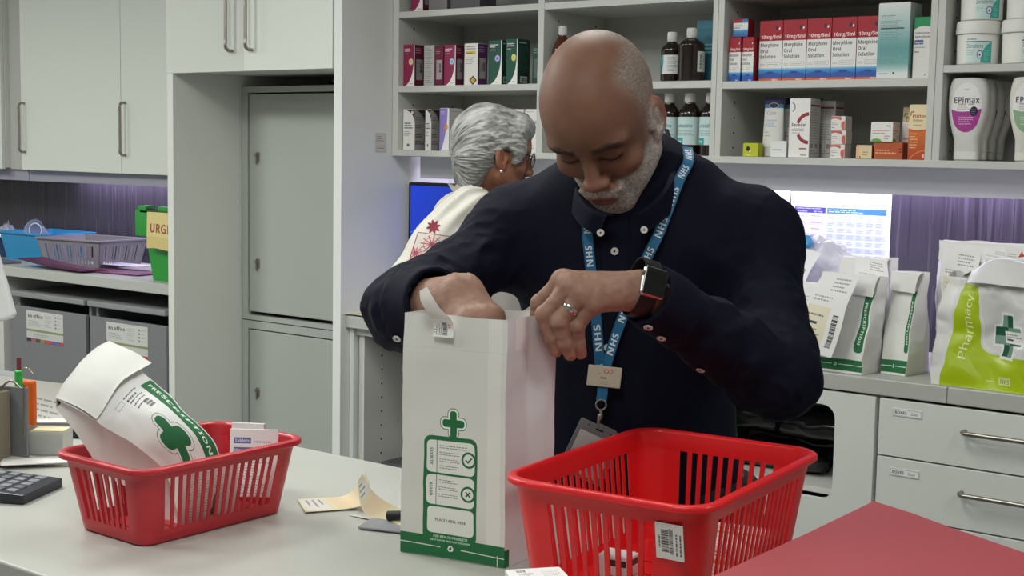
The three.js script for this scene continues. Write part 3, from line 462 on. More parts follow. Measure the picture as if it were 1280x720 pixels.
  const stk = canvasMat(192, 160, (g, w, h) => { fill(g, '#e6e3df', 0, 0, w, h); g.fillStyle = '#c95f55'; g.beginPath(); g.moveTo(0, 0); g.lineTo(130, 0); g.quadraticCurveTo(150, 40, 130, 44); g.quadraticCurveTo(60, 10, 0, 34); g.fill(); g.beginPath(); g.moveTo(150, 60); g.quadraticCurveTo(120, 110, 160, h); g.lineTo(w, h); g.lineTo(w, 50); g.fill(); fill(g, '#e6e3df', 186, 0, 6, h); lines(g, 12, 66, 90, 2, 22, 8, '#8f8a88'); lines(g, 12, 128, 46, 1, 10, 9, '#666'); });
  const s0 = carton('lowest of three small red and white cartons stacked flat', -1.6715, -1.627, y, 0.039, 0.045, cartonMat(stk, greyPrint('#cfccc7', '#a9a5a2'), 0xd8d5d0), { group: 'small red and white cartons in a stack' });
  copyOf(s0, 'middle one of three small red and white cartons stacked flat', [s0.position.x + 0.0008, y + 0.0398, s0.position.z - 0.001], 0.02);
  copyOf(s0, 'topmost of three small red and white cartons stacked flat', [s0.position.x - 0.0008, y + 0.0796, s0.position.z], -0.02);
  const flat = canvasMat(160, 128, (g, w, h) => { fill(g, '#ddc9a4', 0, 0, w, h); fill(g, '#cf6e35', 14, 0, 10, h); fill(g, '#cf6e35', 34, 100, 16, 28); lines(g, 66, 60, 80, 2, 26, 8, '#96744f'); });
  carton('cream carton with an orange stripe beside the red and white stack', -1.596, -1.548, y, 0.038, 0.05, cartonMat(flat, 0xb06a3c, 0xd9c7a6), { z: -3.69 });
  const org = canvasMat(256, 160, (g, w, h) => { fill(g, '#b5552a', 0, 0, w, h); fill(g, '#c3622f', 0, 0, 10, h); lines(g, 14, 70, 200, 2, 26, 10, '#e9b98f'); fill(g, '#5b2414', 226, 56, 22, 12); fill(g, '#5b2414', 226, 84, 22, 12); });
  carton('flat orange carton under the white and green carton', -1.543, -1.459, y, 0.047, 0.045, cartonMat(org, 0x9a4a26, 0xa9663a), { z: -3.69 });
  const wg = canvasMat(192, 160, (g, w, h) => { fill(g, '#e9e7e1', 0, 0, w, h); lines(g, 130, 26, 50, 1, 10, 8, '#555'); lines(g, 14, 66, 150, 2, 20, 8, '#c58f88'); g.fillStyle = '#5fae46'; g.beginPath(); g.ellipse(50, h + 8, 52, 34, 0, 0, 7); g.fill(); lines(g, 120, 110, 50, 2, 20, 8, '#999'); });
  carton('white carton with green swoosh lying on the orange carton', -1.552, -1.487, 1.5222, 0.055, 0.05, cartonMat(wg, wg, 0xdad8d2), { z: -3.684 });
  const wgb = carton('pale green and white carton set back on the orange carton', -1.486, -1.445, 1.4743, 0.104, 0.045, cartonMat(wg, 0xcfcdbf, 0xd6d4cc), { z: -3.745 });
  const pir = canvasMat(192, 512, (g, w, h) => { fill(g, '#ead9ae', 0, 0, w, h); g.fillStyle = '#cc5a22'; g.beginPath(); g.moveTo(0, 220); g.quadraticCurveTo(90, 250, w, 226); g.lineTo(w, h); g.lineTo(0, h); g.fill(); const q = g.createLinearGradient(0, 240, 0, h); q.addColorStop(0, 'rgba(214,120,40,0.9)'); q.addColorStop(1, 'rgba(180,60,20,0.9)'); g.fillStyle = q; g.beginPath(); g.moveTo(0, 240); g.quadraticCurveTo(90, 268, w, 240); g.lineTo(w, h); g.lineTo(0, h); g.fill(); g.strokeStyle = '#6b2c1e'; g.lineWidth = 6; for (let i = 0; i < 6; i++) { const a = i * 0.55 + 2.6; g.beginPath(); g.moveTo(36 + Math.cos(a) * 12, 84 + Math.sin(a) * 12); g.lineTo(36 + Math.cos(a) * 30, 84 + Math.sin(a) * 30); g.stroke(); } txt(g, 'Piriton', 36, 106, 46, '#a8352b'); txt(g, 'Children', 40, 144, 26, '#6f6a52'); lines(g, 50, 186, 110, 1, 10, 7, '#8d7d52'); for (let i = 0; i < 6; i++) lines(g, 16, 266 + i * 26, 90, 1, 10, 9, '#f0c39c'); g.strokeStyle = '#e9a56e'; g.lineWidth = 5; g.beginPath(); g.moveTo(20, h); g.quadraticCurveTo(80, 430, w, 426); g.stroke(); fill(g, '#e9dccb', 160, 460, 14, 34); });
  carton('orange and cream hay fever syrup box at the bay\'s right end', -1.441, -1.389, y, 0.15, 0.05, cartonMat(pir, 0xb8562a, 0xe2cfa4), { z: -3.678, group: 'orange and cream syrup boxes' });
  const p2 = carton('orange and cream syrup box standing behind another one like it', -1.505, -1.456, y, 0.148, 0.05, cartonMat(pir, 0xb8562a, 0xe2cfa4), { z: -3.795, group: 'orange and cream syrup boxes' });
  const lime = canvasMat(192, 128, (g, w, h) => { fill(g, '#b9bd1e', 0, 0, w, h); g.fillStyle = '#1d1d16'; g.beginPath(); g.arc(66, 52, 24, 0, 7); g.fill(); g.fillStyle = '#e9e9c8'; g.beginPath(); g.arc(90, 78, 11, 0, 7); g.fill(); lines(g, 50, 112, 80, 1, 10, 8, '#dfe09a'); });
  carton('small lime yellow box at the left end of the lowest shelf', -1.947, -1.896, y, 0.04, 0.035, cartonMat(lime, 0xa9ad1c, 0xb9bd1e), { z: -3.68 });
  const wb = canvasMat(128, 128, (g, w, h) => { fill(g, '#e3e4e2', 0, 0, w, h); lines(g, 12, 64, 80, 1, 10, 10, '#9db0b4'); });
  carton('small plain white box left of the red ring box', -1.858, -1.806, y, 0.047, 0.04, cartonMat(wb, 0xd6d6d3), { z: -3.682 });
  // cream tubes standing on their caps
  const tub = canvasMat(256, 512, (g, w, h) => { fill(g, '#d6d5cf', 0, 0, w, h); fill(g, '#1f1f52', 0, 0, w, 70); fill(g, '#3579a6', 0, 70, w, 40); g.fillStyle = '#1c1c30'; g.beginPath(); g.ellipse(128, 84, 54, 26, 0, 0, 7); g.fill(); g.strokeStyle = '#c9c9cf'; g.lineWidth = 5; g.stroke(); txt(g, 'Care', 52, 160, 52, '#8794a0', { font: 'serif', bold: false }); for (let i = 0; i < 5; i++) lines(g, 40, 230 + i * 16, 150, 1, 10, 8, '#8fa6bf'); lines(g, 50, 350, 70, 2, 36, 10, '#9b9b97'); });
  const tubeG = sheetTube();
  function sheetTube() { return surf((u, v) => { const a = u * Math.PI * 2, k = v; const w = 0.034 * (1 - 0.12 * k) + 0, d = 0.018 * (1 - k) + 0.0015; return [-Math.sin(a) * w, 0.028 + v * 0.148, -Math.cos(a) * d]; }, 32, 10); }
  { const p = tubeG.attributes.position, uv = tubeG.attributes.uv; for (let i = 0; i < p.count; i++) uv.setXY(i, 0.5 + p.getX(i) / 0.07, (p.getY(i) - 0.028) / 0.148); }
  const tt = thing('cream_tube', 'grey and navy cream tube, foremost of the three in a row', 'tube', [-1.876, y, -3.735], 0, 'grey and navy cream tubes');
  tub.side = THREE.DoubleSide; obj('tube', tubeG, tub, tt); obj('cap', [lathe([[0, 0], [0.024, 0], [0.026, 0.004], [0.026, 0.026], [0.024, 0.03], [0, 0.03]], 28)], std(0xc9c8c4, 0.5), tt);
  copyOf(tt, 'grey and navy cream tube, middle of the three in a row', [-1.838, y, -3.785], -0.1); copyOf(tt, 'grey and navy cream tube, rearmost of the three in a row', [-1.8, y, -3.84], -0.1);
}
// tubs and pump-free cream bottles in the right-most bay
{
  const zl = canvasMat(256, 176, (g, w, h) => { fill(g, '#dcebe6', 0, 0, w, h); fill(g, '#efefec', 0, 0, w, 26); txt(g, 'Zeroderm', 10, 12, 19, '#5a5582'); const q = g.createLinearGradient(0, 0, w, 0); q.addColorStop(0, '#d7e9e4'); q.addColorStop(1, '#c6e2da'); g.fillStyle = q; g.fillRect(0, 34, w, h - 34); fill(g, '#2b6f7e', 0, 26, w, 8); g.fillStyle = '#3fb1a2'; g.beginPath(); g.moveTo(w, 36); g.quadraticCurveTo(w * 0.6, 60, 150, h); g.lineTo(w, h); g.fill(); g.strokeStyle = '#4a8c9c'; g.lineWidth = 4; g.beginPath(); g.moveTo(w, 36); g.quadraticCurveTo(w * 0.6, 60, 150, h); g.stroke(); txt(g, 'Zeroderm', 8, 62, 36, '#3b4a66', { bold: false }); g.fillStyle = '#ececf2'; g.beginPath(); g.arc(138, 120, 26, 0, 7); g.fill(); g.strokeStyle = '#5b5b9c'; g.lineWidth = 7; g.stroke(); g.fillStyle = '#5b5b9c'; g.beginPath(); g.arc(138, 122, 9, 0, 7); g.fill(); lines(g, 180, 90, 60, 5, 16, 5, '#9fd8cf'); lines(g, 12, 90, 80, 3, 14, 5, '#8fb5b3'); }, 0.5, { side: THREE.DoubleSide });
  const mk = (label, x, y, z, turn) => {
    const t = thing('cream_tub', label, 'tub', [x, y + 0.0004, z], turn, 'white and teal cream tubs');
    obj('tub', lathe([[0, 0], [0.051, 0], [0.0535, 0.004], [0.0545, 0.082], [0, 0.082]], 48), M.white, t);
    const cap = [lathe([[0, 0.08], [0.057, 0.08], [0.0585, 0.083], [0.0585, 0.094], [0.0575, 0.096], [0.0575, 0.11], [0.055, 0.115], [0.052, 0.1155], [0.05, 0.113], [0, 0.113]], 48)];
    obj('screw_lid', cap, M.white, t);
    const g = new THREE.CylinderGeometry(0.0548, 0.0545, 0.066, 32, 1, true, -0.55, 1.25).translate(0, 0.038, 0); obj('label', g, zl, t);
    return t;
  };
  const z = -3.725;
  const a = mk('white cream tub with teal label standing beside the right upright', -1.277, 1.7285, z, 0.3);
  copyOf(a, 'white cream tub with teal label at the right picture edge, lower row', [-1.156, 1.7285, z], 0.75);
  copyOf(a, 'white cream tub with teal label stacked upon the tub beside the upright', [-1.272, 1.8445, z - 0.002], 0.55);
  copyOf(a, 'white cream tub stacked at the right picture edge, upper row', [-1.152, 1.8445, z - 0.01], 0.6);
  // inverted cream bottles
  const outline = [[0.032, 0], [0.0335, 0.03], [0.034, 0.058], [0.039, 0.075], [0.0485, 0.112], [0.0525, 0.15], [0.0515, 0.185], [0.046, 0.211], [0.038, 0.2195], [0, 0.221]];
  const crv = new THREE.SplineCurve(outline.map(([a, b]) => new THREE.Vector2(a, b)));
  const shape = (dd) => surf((u, v) => { const q = crv.getPoint(v * 0.999), an = u * Math.PI * 2, c = Math.cos(an), s = Math.sin(an), pw = 0.62; const w = Math.max(q.x, 0.0001), d = Math.min(w, 0.026 * (0.6 + 0.4 * sstep(0, 0.08, q.y)) * Math.min(1, w / 0.03)) * dd; return [-Math.sign(s) * Math.abs(s) ** pw * w, q.y, -Math.sign(c) * Math.abs(c) ** pw * d]; }, 48, 44);
  const face = (col, c2, name1, name2, dot) => canvasMat(384, 512, (g, w, h) => { fill(g, '#e4e4df', 0, 0, w, h); g.save(); g.beginPath(); g.ellipse(w / 2, 190, 172, 240, 0, 0, 7); g.fillStyle = '#ececea'; g.fill(); g.clip(); g.fillStyle = col; g.beginPath(); g.moveTo(0, 196); g.quadraticCurveTo(110, 262, w, 196); g.lineTo(w, h); g.lineTo(0, h); g.fill(); for (let i = 0; i < 4; i++) lines(g, 112, 276 + i * 20, 190, 1, 10, 8, c2); g.restore(); g.strokeStyle = '#f4f4f2'; g.lineWidth = 20; g.beginPath(); g.ellipse(w / 2, 190, 180, 248, 0, 0.2, Math.PI - 0.2); g.stroke(); txt(g, 'EPimax', w / 2, 124, 76, '#4a4850', { align: 'center', bold: true, sx: 1.12 }); txt(g, name1, w / 2 - 46, 160, 24, name2, { align: 'center' }); txt(g, 'cream', w / 2 + 60, 160, 24, '#4a4850', { align: 'center' }); lines(g, 90, 186, 150, 2, 16, 5, '#99969a'); if (dot) { g.fillStyle = '#231a36'; g.beginPath(); g.arc(282, 226, 44, 0, 7); g.fill(); for (let i = 0; i < 3; i++) lines(g, 254, 208 + i * 18, 56, 1, 10, 6, '#8b8496'); } txt(g, 'aspire', w / 2, 26, 22, '#999', { align: 'center', bold: false }); }, 0.45);
  const bottle = (label, x, zz, m, group, tint) => {
    const t = thing('cream_bottle', label, 'bottle', [x, 1.4745, zz], 0.06, group);
    const g = shape(1); obj('bottle', g, std(tint, 0.4), t);
    obj('cap', surf((u, v) => { const an = u * Math.PI * 2, c = Math.cos(an), s = Math.sin(an), k = v < 0.02 || v > 0.98 ? 0.0 : 1; return [-Math.sign(s) * Math.abs(s) ** 0.6 * 0.0335 * k, v * 0.026, -Math.sign(c) * Math.abs(c) ** 0.6 * 0.0185 * k]; }, 36, 12), std(tint, 0.35), t);
    // oval face label that follows the bottle's front
    const lab = surf((u, v) => { const a = u * Math.PI * 2, rr_ = v; const lx = Math.cos(a) * rr_ * 0.0415, ly = 0.142 + Math.sin(a) * rr_ * 0.066; const q = lx; const wmax = wAt(ly); const k = Math.min(1, Math.abs(q) / wmax); const zc = 0.026 * (1 - k ** (2 / 0.62)) ** (0.62 / 2); return [lx, ly, zc + 0.0009]; }, 48, 10);
    const p = lab.attributes.position, uv = lab.attributes.uv; for (let i = 0; i < p.count; i++) uv.setXY(i, 0.5 + p.getX(i) / 0.088, 0.63 + (p.getY(i) - 0.142) / 0.15); lab.computeVertexNormals();
    m.side = THREE.DoubleSide; obj('label', lab, m, t); return t;
  };
  function wAt(y) { let lo = 0, hi = 1; for (let i = 0; i < 24; i++) { const m = (lo + hi) / 2; if (crv.getPoint(m).y < y) lo = m; else hi = m; } return crv.getPoint(lo).x; }
  const mg = face('#a93a92', '#e4b5da', 'original', '#8e3f86', true), gr = face('#8fb08b', '#cfe0cb', 'ointment', '#6f7d6d', false);
  const b0 = bottle('white cream bottle with magenta oval label, foremost of its row', -1.288, -3.71, mg, 'white cream bottles with magenta label', 0xe0dfd9);
  ['second', 'third', 'fourth'].forEach((n, i) => copyOf(b0, `white cream bottle, ${n} behind the magenta labelled foremost one`, [-1.288 + 0.004 * i, 1.4745, -3.768 - 0.058 * i]));
  const g0 = bottle('white cream bottle with sage green oval label at the picture edge', -1.125, -3.71, gr, 'white cream bottles with green label', 0xdedcd2);
  copyOf(g0, 'white cream bottle behind the sage green labelled one', [-1.122, 1.4745, -3.768]);
}
// ------------------------------------------------------------------ the dispensing counter
const CY = 0.95;
{
  const t = thing('counter', 'long white dispensing counter in the foreground carrying baskets and the paper bag', 'counter');
  obj('top', bx(-2.95, 0.3, CY - 0.04, CY, -1.687, -0.965, 0.004), M.top, t);
  obj('front_panel', bx(-2.93, 0.28, 0.08, CY - 0.041, -1.02, -0.995), M.cab, t);
  obj('end_panel', bx(-2.94, -2.915, 0, CY - 0.041, -1.66, -1.021), M.cab, t);
  obj('end_panel', bx(0.265, 0.29, 0, CY - 0.041, -1.66, -1.021), M.cab, t);
  obj('plinth', bx(-2.9, 0.26, 0, 0.079, -1.06, -1.04), M.dark, t);
}
{ // raised red ledge, white edging
  const pts = [[-0.65, 0.95], [-0.643, 1.4], [-0.6435, 1.586], [-0.585, 1.562], [-0.528, 1.53], [-0.432, 1.484], [-0.2, 1.37], [0.28, 1.13], [0.28, 0.95]].map(([x, z]) => [x, z]).reverse();
  const t = thing('counter_ledge', 'raised red topped ledge with white edge at the lower right corner', 'ledge');
  obj('top', poly(pts, 0.004, 0.0005).rotateX(-Math.PI / 2).translate(0, 1.056, 0), std(0xa8464c, 0.5), t);
  obj('edging', poly(pts.map(([x, z]) => [x + 0.0012, z + 0.003]), 0.024, 0.001).rotateX(-Math.PI / 2).translate(0, 1.0335, 0), std(0xe9e6e2, 0.5), t);
  obj('support', bx(-0.56, 0.2, CY + 0.0005, 1.031, -1.1, -0.98), M.cab, t);
}
// ------------------------------------------------------------------ slatted plastic baskets
function basket(name, label, o, m) {
  const { rw, rd, bw, bd, h, r, band, top, slotsW, slotsD, slotFrac, th } = o;
  const t = thing(name, label, 'basket', [o.x, CY + 0.0006, o.z], o.turn);
  const dims = (y) => { const k = y / h; return [(bw + (rw - bw) * k) / 2, (bd + (rd - bd) * k) / 2, r * (0.8 + 0.2 * k)]; };
  // side 0 front(+z) 1 right(+x) 2 back(-z) 3 left(-x); f in [0,1] along the straight; corner after each side
  const P = (s, f, y, off, corner = false) => {
    const [a, b, q] = dims(y); const hw = [a, b, a, b][s], hd = [b, a, b, a][s];
    let x, z; if (!corner) { x = (-hw + q) + f * 2 * (hw - q); z = hd + off; } else { const an = f * Math.PI / 2; x = hw - q + Math.sin(an) * (q + off); z = hd - q + Math.cos(an) * (q + off); }
    for (let i = 0; i < s; i++) [x, z] = [z, -x]; // quarter turns: +z -> +x -> -z -> -x
    return [x, y, z];
  };
  const patch = (fn, n, ny, y0, y1) => { // closed shell: fn(u, y, off)
    const A = surf((u, v) => fn(u, y0 + (y1 - y0) * v, 0), n, ny), B = surf((u, v) => fn(u, y0 + (y1 - y0) * v, -th), n, ny, true);
    const e = [surf((u, v) => fn(u, y0, -th * (1 - v)), n, 1), surf((u, v) => fn(u, y1, -th * v), n, 1), surf((u, v) => fn(0, y0 + (y1 - y0) * u, -th * v), ny, 1), surf((u, v) => fn(1, y0 + (y1 - y0) * u, -th * (1 - v)), ny, 1)];
    return join([A, B, ...e]);
  };
  const around = (fnPt) => { const pts = []; for (let s = 0; s < 4; s++) { for (let i = 0; i < 6; i++) pts.push([s, i / 6, false]); for (let i = 0; i < 7; i++) pts.push([s, i / 7, true]); } return pts.map(fnPt); };
  const loop = (prof, close = true) => { // prof: list of [y, off]; swept around the whole outline
    const rows = prof.map(([y, off]) => { const l = around(([s, f, c]) => P(s, f, y, off, c)); l.push(l[0]); return l; });
    if (close) rows.push(rows[0]); const n = rows[0].length - 1;
    return surf((u, v) => rows[Math.round(v * (rows.length - 1))][Math.round(u * n)], n, rows.length - 1);
  };
  m.side = THREE.DoubleSide;
  obj('rim', loop([[h - top, 0], [h - top, -th], [h - 0.004, -th], [h, -th * 0.3], [h, 0.006], [h - 0.002, 0.0095], [h - 0.007, 0.0105], [h - 0.0085, 0.009], [h - 0.0075, 0.003], [h - 0.0095, 0.0005]]), m, t);
  obj('bottom_band', loop([[0, -0.004], [0.003, 0], [band, 0], [band, -th], [0.003, -th]]), m, t);
  const [a0, b0, q0] = dims(0); const sh = rrShape(2 * a0 - 0.006, 2 * b0 - 0.006, q0);
  const slits = []; for (let i = -2; i <= 2; i++) slits.push(rrShape(2 * a0 * 0.6, 0.006, 0.0028, 0, i * b0 * 0.32, THREE.Path)); sh.holes.push(...slits);
  obj('base', new THREE.ExtrudeGeometry(sh, { depth: 0.0025, bevelEnabled: false, curveSegments: 8 }).rotateX(-Math.PI / 2), m, t);
  for (let s = 0; s < 4; s++) {
    const n = s % 2 ? slotsD : slotsW, cf = s % 2 ? o.cornerD : o.cornerW; // straight share kept solid beside each corner
    const y0 = band - 0.0005, y1 = h - top + 0.0005;
    obj('corner_post', patch((u, y, off) => u < 0.3 ? P(s, 1 - cf + cf * u / 0.3, y, off) : u > 0.7 ? P((s + 1) % 4, (s % 2 ? o.cornerW : o.cornerD) * (u - 0.7) / 0.3, y, off) : P(s, (u - 0.3) / 0.4, y, off, true), 20, 3, y0, y1), m, t);
    const pitch = (1 - 2 * cf) / n;
    for (let i = 1; i < n; i++) { const c = cf + pitch * i, hw = pitch * (1 - slotFrac) / 2; obj('slat', patch((u, y, off) => P(s, c - hw + 2 * hw * u, y, off), 2, 3, y0, y1), m, t); }
  }
  return t;
}
const redSmall = phys(0xc02430, 0.42, { clearcoat: 0.15 }), redBig = phys(0xdc141b, 0.4, { clearcoat: 0.15 });
basket('basket', 'small red slatted basket at left holding a crumpled prescription bag', { x: -1.52, z: -1.24, turn: -0.0154, rw: 0.184, rd: 0.284, bw: 0.146, bd: 0.246, h: 0.11, r: 0.026, band: 0.019, top: 0.019, slotsW: 8, slotsD: 15, slotFrac: 0.58, cornerW: 0.07, cornerD: 0.06, th: 0.0022 }, redSmall);
const bigB = basket('basket', 'large red slatted basket with a bar code sticker in front of the man', { x: -0.853, z: -1.448, turn: 0.0837, rw: 0.252, rd: 0.362, bw: 0.212, bd: 0.318, h: 0.15, r: 0.036, band: 0.02, top: 0.026, slotsW: 9, slotsD: 16, slotFrac: 0.58, cornerW: 0.11, cornerD: 0.07, th: 0.0026 }, redBig);
{
  const st = canvasMat(128, 160, (g, w, h) => { fill(g, '#d9d4d0', 0, 0, w, h); barcode(g, 26, 30, 34, 100, true); barcode(g, 62, 24, 18, 112, true); for (let i = 0; i < 2; i++) { g.save(); g.translate(92 + i * 18, 140); g.rotate(-Math.PI / 2); lines(g, 0, 0, 120, 1, 10, 7, '#555'); g.restore(); } g.save(); g.translate(14, 110); g.rotate(-Math.PI / 2); lines(g, 0, 0, 70, 1, 10, 7, '#555'); g.restore(); });
  const s = obj('sticker', surf((u, v) => [0.072 + u * 0.034, 0.085 + v * 0.042, 0.1585 + 0.0247 * (0.085 + v * 0.042) / 0.15 + 0.0012], 4, 3), st, bigB); st.side = THREE.DoubleSide;
}
// ------------------------------------------------------------------ paper bags
const crumple = (x, y, z, a, f) => [a * nz(x * f, y * f, z * f) + a * 0.5 * (Math.abs(nz(x * f * 2.1, y * f * 2.1, z * f * 2.1)) - 0.2), a * 0.35 * nz(x * f + 9, y * f, z * f + 4), a * nz(x * f + 20, y * f + 7, z * f) + a * 0.5 * (Math.abs(nz(x * f * 2.1 + 5, y * f * 2.1, z * f * 2.1)) - 0.2)];
// base and top outlines: [front left, front right, back right, back left] as [x, z]; y grows from y0 to y0 + h
function paperBag(t, base, topO, y0, h, mats, o = {}) {
  const am = o.crumple ?? 0.003, fq = o.freq ?? 14, fold = o.fold ?? 0.02;
  const lerp = (a, b, k) => a + (b - a) * k;
  const prof = o.profile ?? ((v) => v);
  const corner = (i, v) => { const k = prof(v); return [lerp(base[i][0], topO[i][0], k), lerp(base[i][1], topO[i][1], k)]; };
  const face = (i, j, gus, bulge) => (u, v) => {
    const a = corner(i, v), b = corner(j, v); const ex = b[0] - a[0], ez = b[1] - a[1], l = Math.hypot(ex, ez) || 1;
    const nx = -ez / l, nzv = ex / l; // outward for counter-clockwise outline seen from above
    const tri = 1 - Math.abs(2 * u - 1), c = (gus * Math.min(1, v * 3) * tri) - bulge * Math.sin(Math.PI * u) * Math.sin(Math.PI * Math.min(1, 0.12 + v));
    let x = a[0] + ex * u + nx * c, z = a[1] + ez * u + nzv * c, y = y0 + v * h;
    if (o.slump) y -= o.slump * v * v * (0.5 + 0.5 * nz(x * 8, 3, z * 8));
    const e = Math.min(1, v * 6), d = crumple(x, y, z, am * e, fq);
    return [x + d[0], y + d[1] * (v > 0.99 ? 2 : 1), z + d[2]];
  };
  const nv = o.nv ?? 48, sheetT = 0.0006;
  mats.forEach((m) => { m.side = THREE.DoubleSide; });
  const parts = [['front_panel', 0, 1, 0, mats[0], o.bulge ?? 0.004], ['side_gusset', 1, 2, fold, mats[1], o.sideBulge ?? 0], ['back_panel', 2, 3, 0, mats[2], o.bulge ?? 0.004], ['side_gusset', 3, 0, fold, mats[1], o.sideBulge ?? 0]];
  for (const [n, i, j, gus, m, bu] of parts) obj(n, surf(face(i, j, gus, -bu * -1), 28, nv), m, t);
  obj('bottom', surf((u, v) => { const a = [lerp(base[0][0], base[1][0], u), lerp(base[0][1], base[1][1], u)], b = [lerp(base[3][0], base[2][0], u), lerp(base[3][1], base[2][1], u)]; return [lerp(a[0], b[0], v), y0 + 0.0004, lerp(a[1], b[1], v)]; }, 4, 4), mats[2], t);
  return face;
}
const plainPaper = std(0xe4e3de, 0.7), plainSide = std(0xe2e0e0, 0.7);
function recycle(g, x, y, s, c) { g.save(); g.translate(x, y); g.strokeStyle = c; g.fillStyle = c; g.lineWidth = s * 0.26; for (let i = 0; i < 3; i++) { g.rotate(Math.PI * 2 / 3); g.beginPath(); g.moveTo(-s * 0.35, -s * 0.55); g.lineTo(s * 0.2, -s * 0.55); g.lineTo(s * 0.42, -s * 0.18); g.stroke(); g.beginPath(); g.moveTo(s * 0.7, -s * 0.3); g.lineTo(s * 0.46, s * 0.18); g.lineTo(s * 0.16, -s * 0.08); g.fill(); } g.restore(); }
{ // the bag being filled
  const G = '#1c6a3c';
  const front = canvasMat(640, 1344, (g, w, h) => {
    fill(g, '#d9d9d3', 0, 0, w, h); fill(g, '#e2e2dc', w - 112, 0, 82, h); fill(g, 'rgba(120,120,110,0.10)', 0, 182, w, 4);
    const s = 4.92, X = (px) => (px - 500) * s, Y = (py) => (py - 391) * 4.5;
    // base band
    g.fillStyle = G; g.beginPath(); g.moveTo(0, h - 120); g.lineTo(w, h - 112); g.lineTo(w, h); g.lineTo(0, h); g.fill();
    g.strokeStyle = '#e8ece6'; g.lineWidth = 5; g.beginPath(); g.moveTo(0, h - 66); g.lineTo(250, h - 60); g.moveTo(376, h - 58); g.lineTo(w, h - 48); g.stroke(); g.fillStyle = '#d9d9d3'; g.fillRect(w - 44, h - 60, 6, 60);
    // cross
    g.lineJoin = 'round'; crossPath(g, 318, 590, 68, 21, 17); g.lineWidth = 30; g.strokeStyle = G; g.stroke(); g.lineWidth = 22; g.strokeStyle = '#e9ece4'; g.stroke(); g.fillStyle = G; g.fill();
    fill(g, G, 298, 640, 40, 40);
    // bottle shaped frame
    g.fillStyle = G; rrect(g, 138, 664, 330, 592, 50); g.fill(); fill(g, G, 150, 1100, 312, 160);
    const panel = (y, hh, name) => { g.fillStyle = '#e6e7e0'; rrect(g, 156, y, 296, hh, 34); g.fill(); fill(g, '#53685a', 216, y, 4, hh); txt(g, name, 186, y + hh / 2, 25, '#4b5a50', { rot: -Math.PI / 2, align: 'center' }); };
    panel(688, 182, 'ALWAYS'); panel(882, 168, 'NEVER');
    for (let i = 0; i < 4; i++) lines(g, 234, 714 + i * 38, i === 0 ? 180 : 130, 2, 12, 4, '#70736e'); for (let i = 0; i < 3; i++) lines(g, 234, 908 + i * 40, 120, 2, 12, 4, '#70736e');
    for (const [y, k] of [[782, 0], [972, 1]]) { g.fillStyle = G; g.beginPath(); g.arc(414, y, 45, 0, 7); g.fill(); g.fillStyle = '#e6e7e0'; g.beginPath(); g.arc(414, y, 33, 0, 7); g.fill(); g.strokeStyle = '#3d4a42'; g.lineWidth = 8; g.beginPath(); if (k) { g.moveTo(400, y - 14); g.lineTo(428, y + 14); g.moveTo(428, y - 14); g.lineTo(400, y + 14); } else { g.moveTo(396, y); g.lineTo(410, y + 13); g.lineTo(434, y - 14); } g.stroke(); }
    g.fillStyle = '#e6e7e0'; rrect(g, 164, 1062, 288, 146, 30); g.fill(); txt(g, 'PLACE LABEL HERE', 308, 1134, 22, '#5a625c', { align: 'center' });
    recycle(g, 312, h - 58, 26, '#f1f3ee'); txt(g, 'FOR HEALTH PRODUCTS', 310, 1226, 19, '#d3e2d4', { align: 'center' }); txt(g, 'KEEP OUT OF REACH OF CHILDREN', 310, 1246, 15, '#d3e2d4', { align: 'center' });
  }, 0.7);
  const side = canvasMat(256, 512, (g, w, h) => { fill(g, '#dee0e2', 0, 0, w, h); fill(g, '#1c6a3c', 0, h - 36, 26, 36); fill(g, '#efecec', 46, 0, 70, 66); }, 0.72);
  const t = thing('paper_bag', 'tall open white prescription bag with green cross print being filled', 'bag');
  const base = [[-1.185, -1.325], [-1.036, -1.356], [-1.037, -1.458], [-1.185, -1.432]];
  const topO = [[-1.186, -1.328], [-1.04, -1.358], [-1.036, -1.462], [-1.186, -1.436]];
  paperBag(t, base, topO, CY + 0.0006, 0.318, [front, side, plainPaper], { crumple: 0.0022, freq: 13, fold: -0.006, bulge: 0.003, nv: 60 });
  // torn-looking corner of the back panel standing up, and fold lip
  const tri = sheet(net([[[-1.098, 1.262, -1.452], [-1.066, 1.262, -1.458]], [[-1.08, 1.272, -1.453], [-1.067, 1.272, -1.457]], [[-1.0695, 1.281, -1.455], [-1.0685, 1.281, -1.456]]]), 4, 6, 0.0006); obj('back_corner', tri, plainPaper, t);
  // curled label on the front rim
  const lab = canvasMat(192, 384, (g, w, h) => { fill(g, '#ecebe8', 0, 0, w, h); g.save(); g.translate(0, 256); txt(g, 'T 2', 14, 100, 24, '#555', { rot: -Math.PI / 2 }); for (let i = 0; i < 4; i++) { g.save(); g.translate(26 + i * 14, 112); g.rotate(-Math.PI / 2); lines(g, 0, 0, 100, 1, 9, 7, '#555'); g.restore(); } barcode(g, 88, 14, 34, 98, true); barcode(g, 124, 14, 8, 98, true); txt(g, 'S2', 152, 60, 34, '#b0543f', { rot: -Math.PI / 2 }); g.restore(); fill(g, '#e4e0db', 0, 0, w, 240); }, 0.6, { side: THREE.DoubleSide });
  const L = net([[[-1.146, 1.300, -1.316], [-1.138, 1.306, -1.321]], [[-1.143, 1.288, -1.315], [-1.127, 1.291, -1.322]], [[-1.139, 1.276, -1.320], [-1.119, 1.277, -1.328]], [[-1.1375, 1.267, -1.3265], [-1.109, 1.266, -1.3345]], [[-1.1375, 1.254, -1.3345], [-1.109, 1.254, -1.3405]], [[-1.1375, 1.241, -1.3335], [-1.109, 1.241, -1.3395]]]);
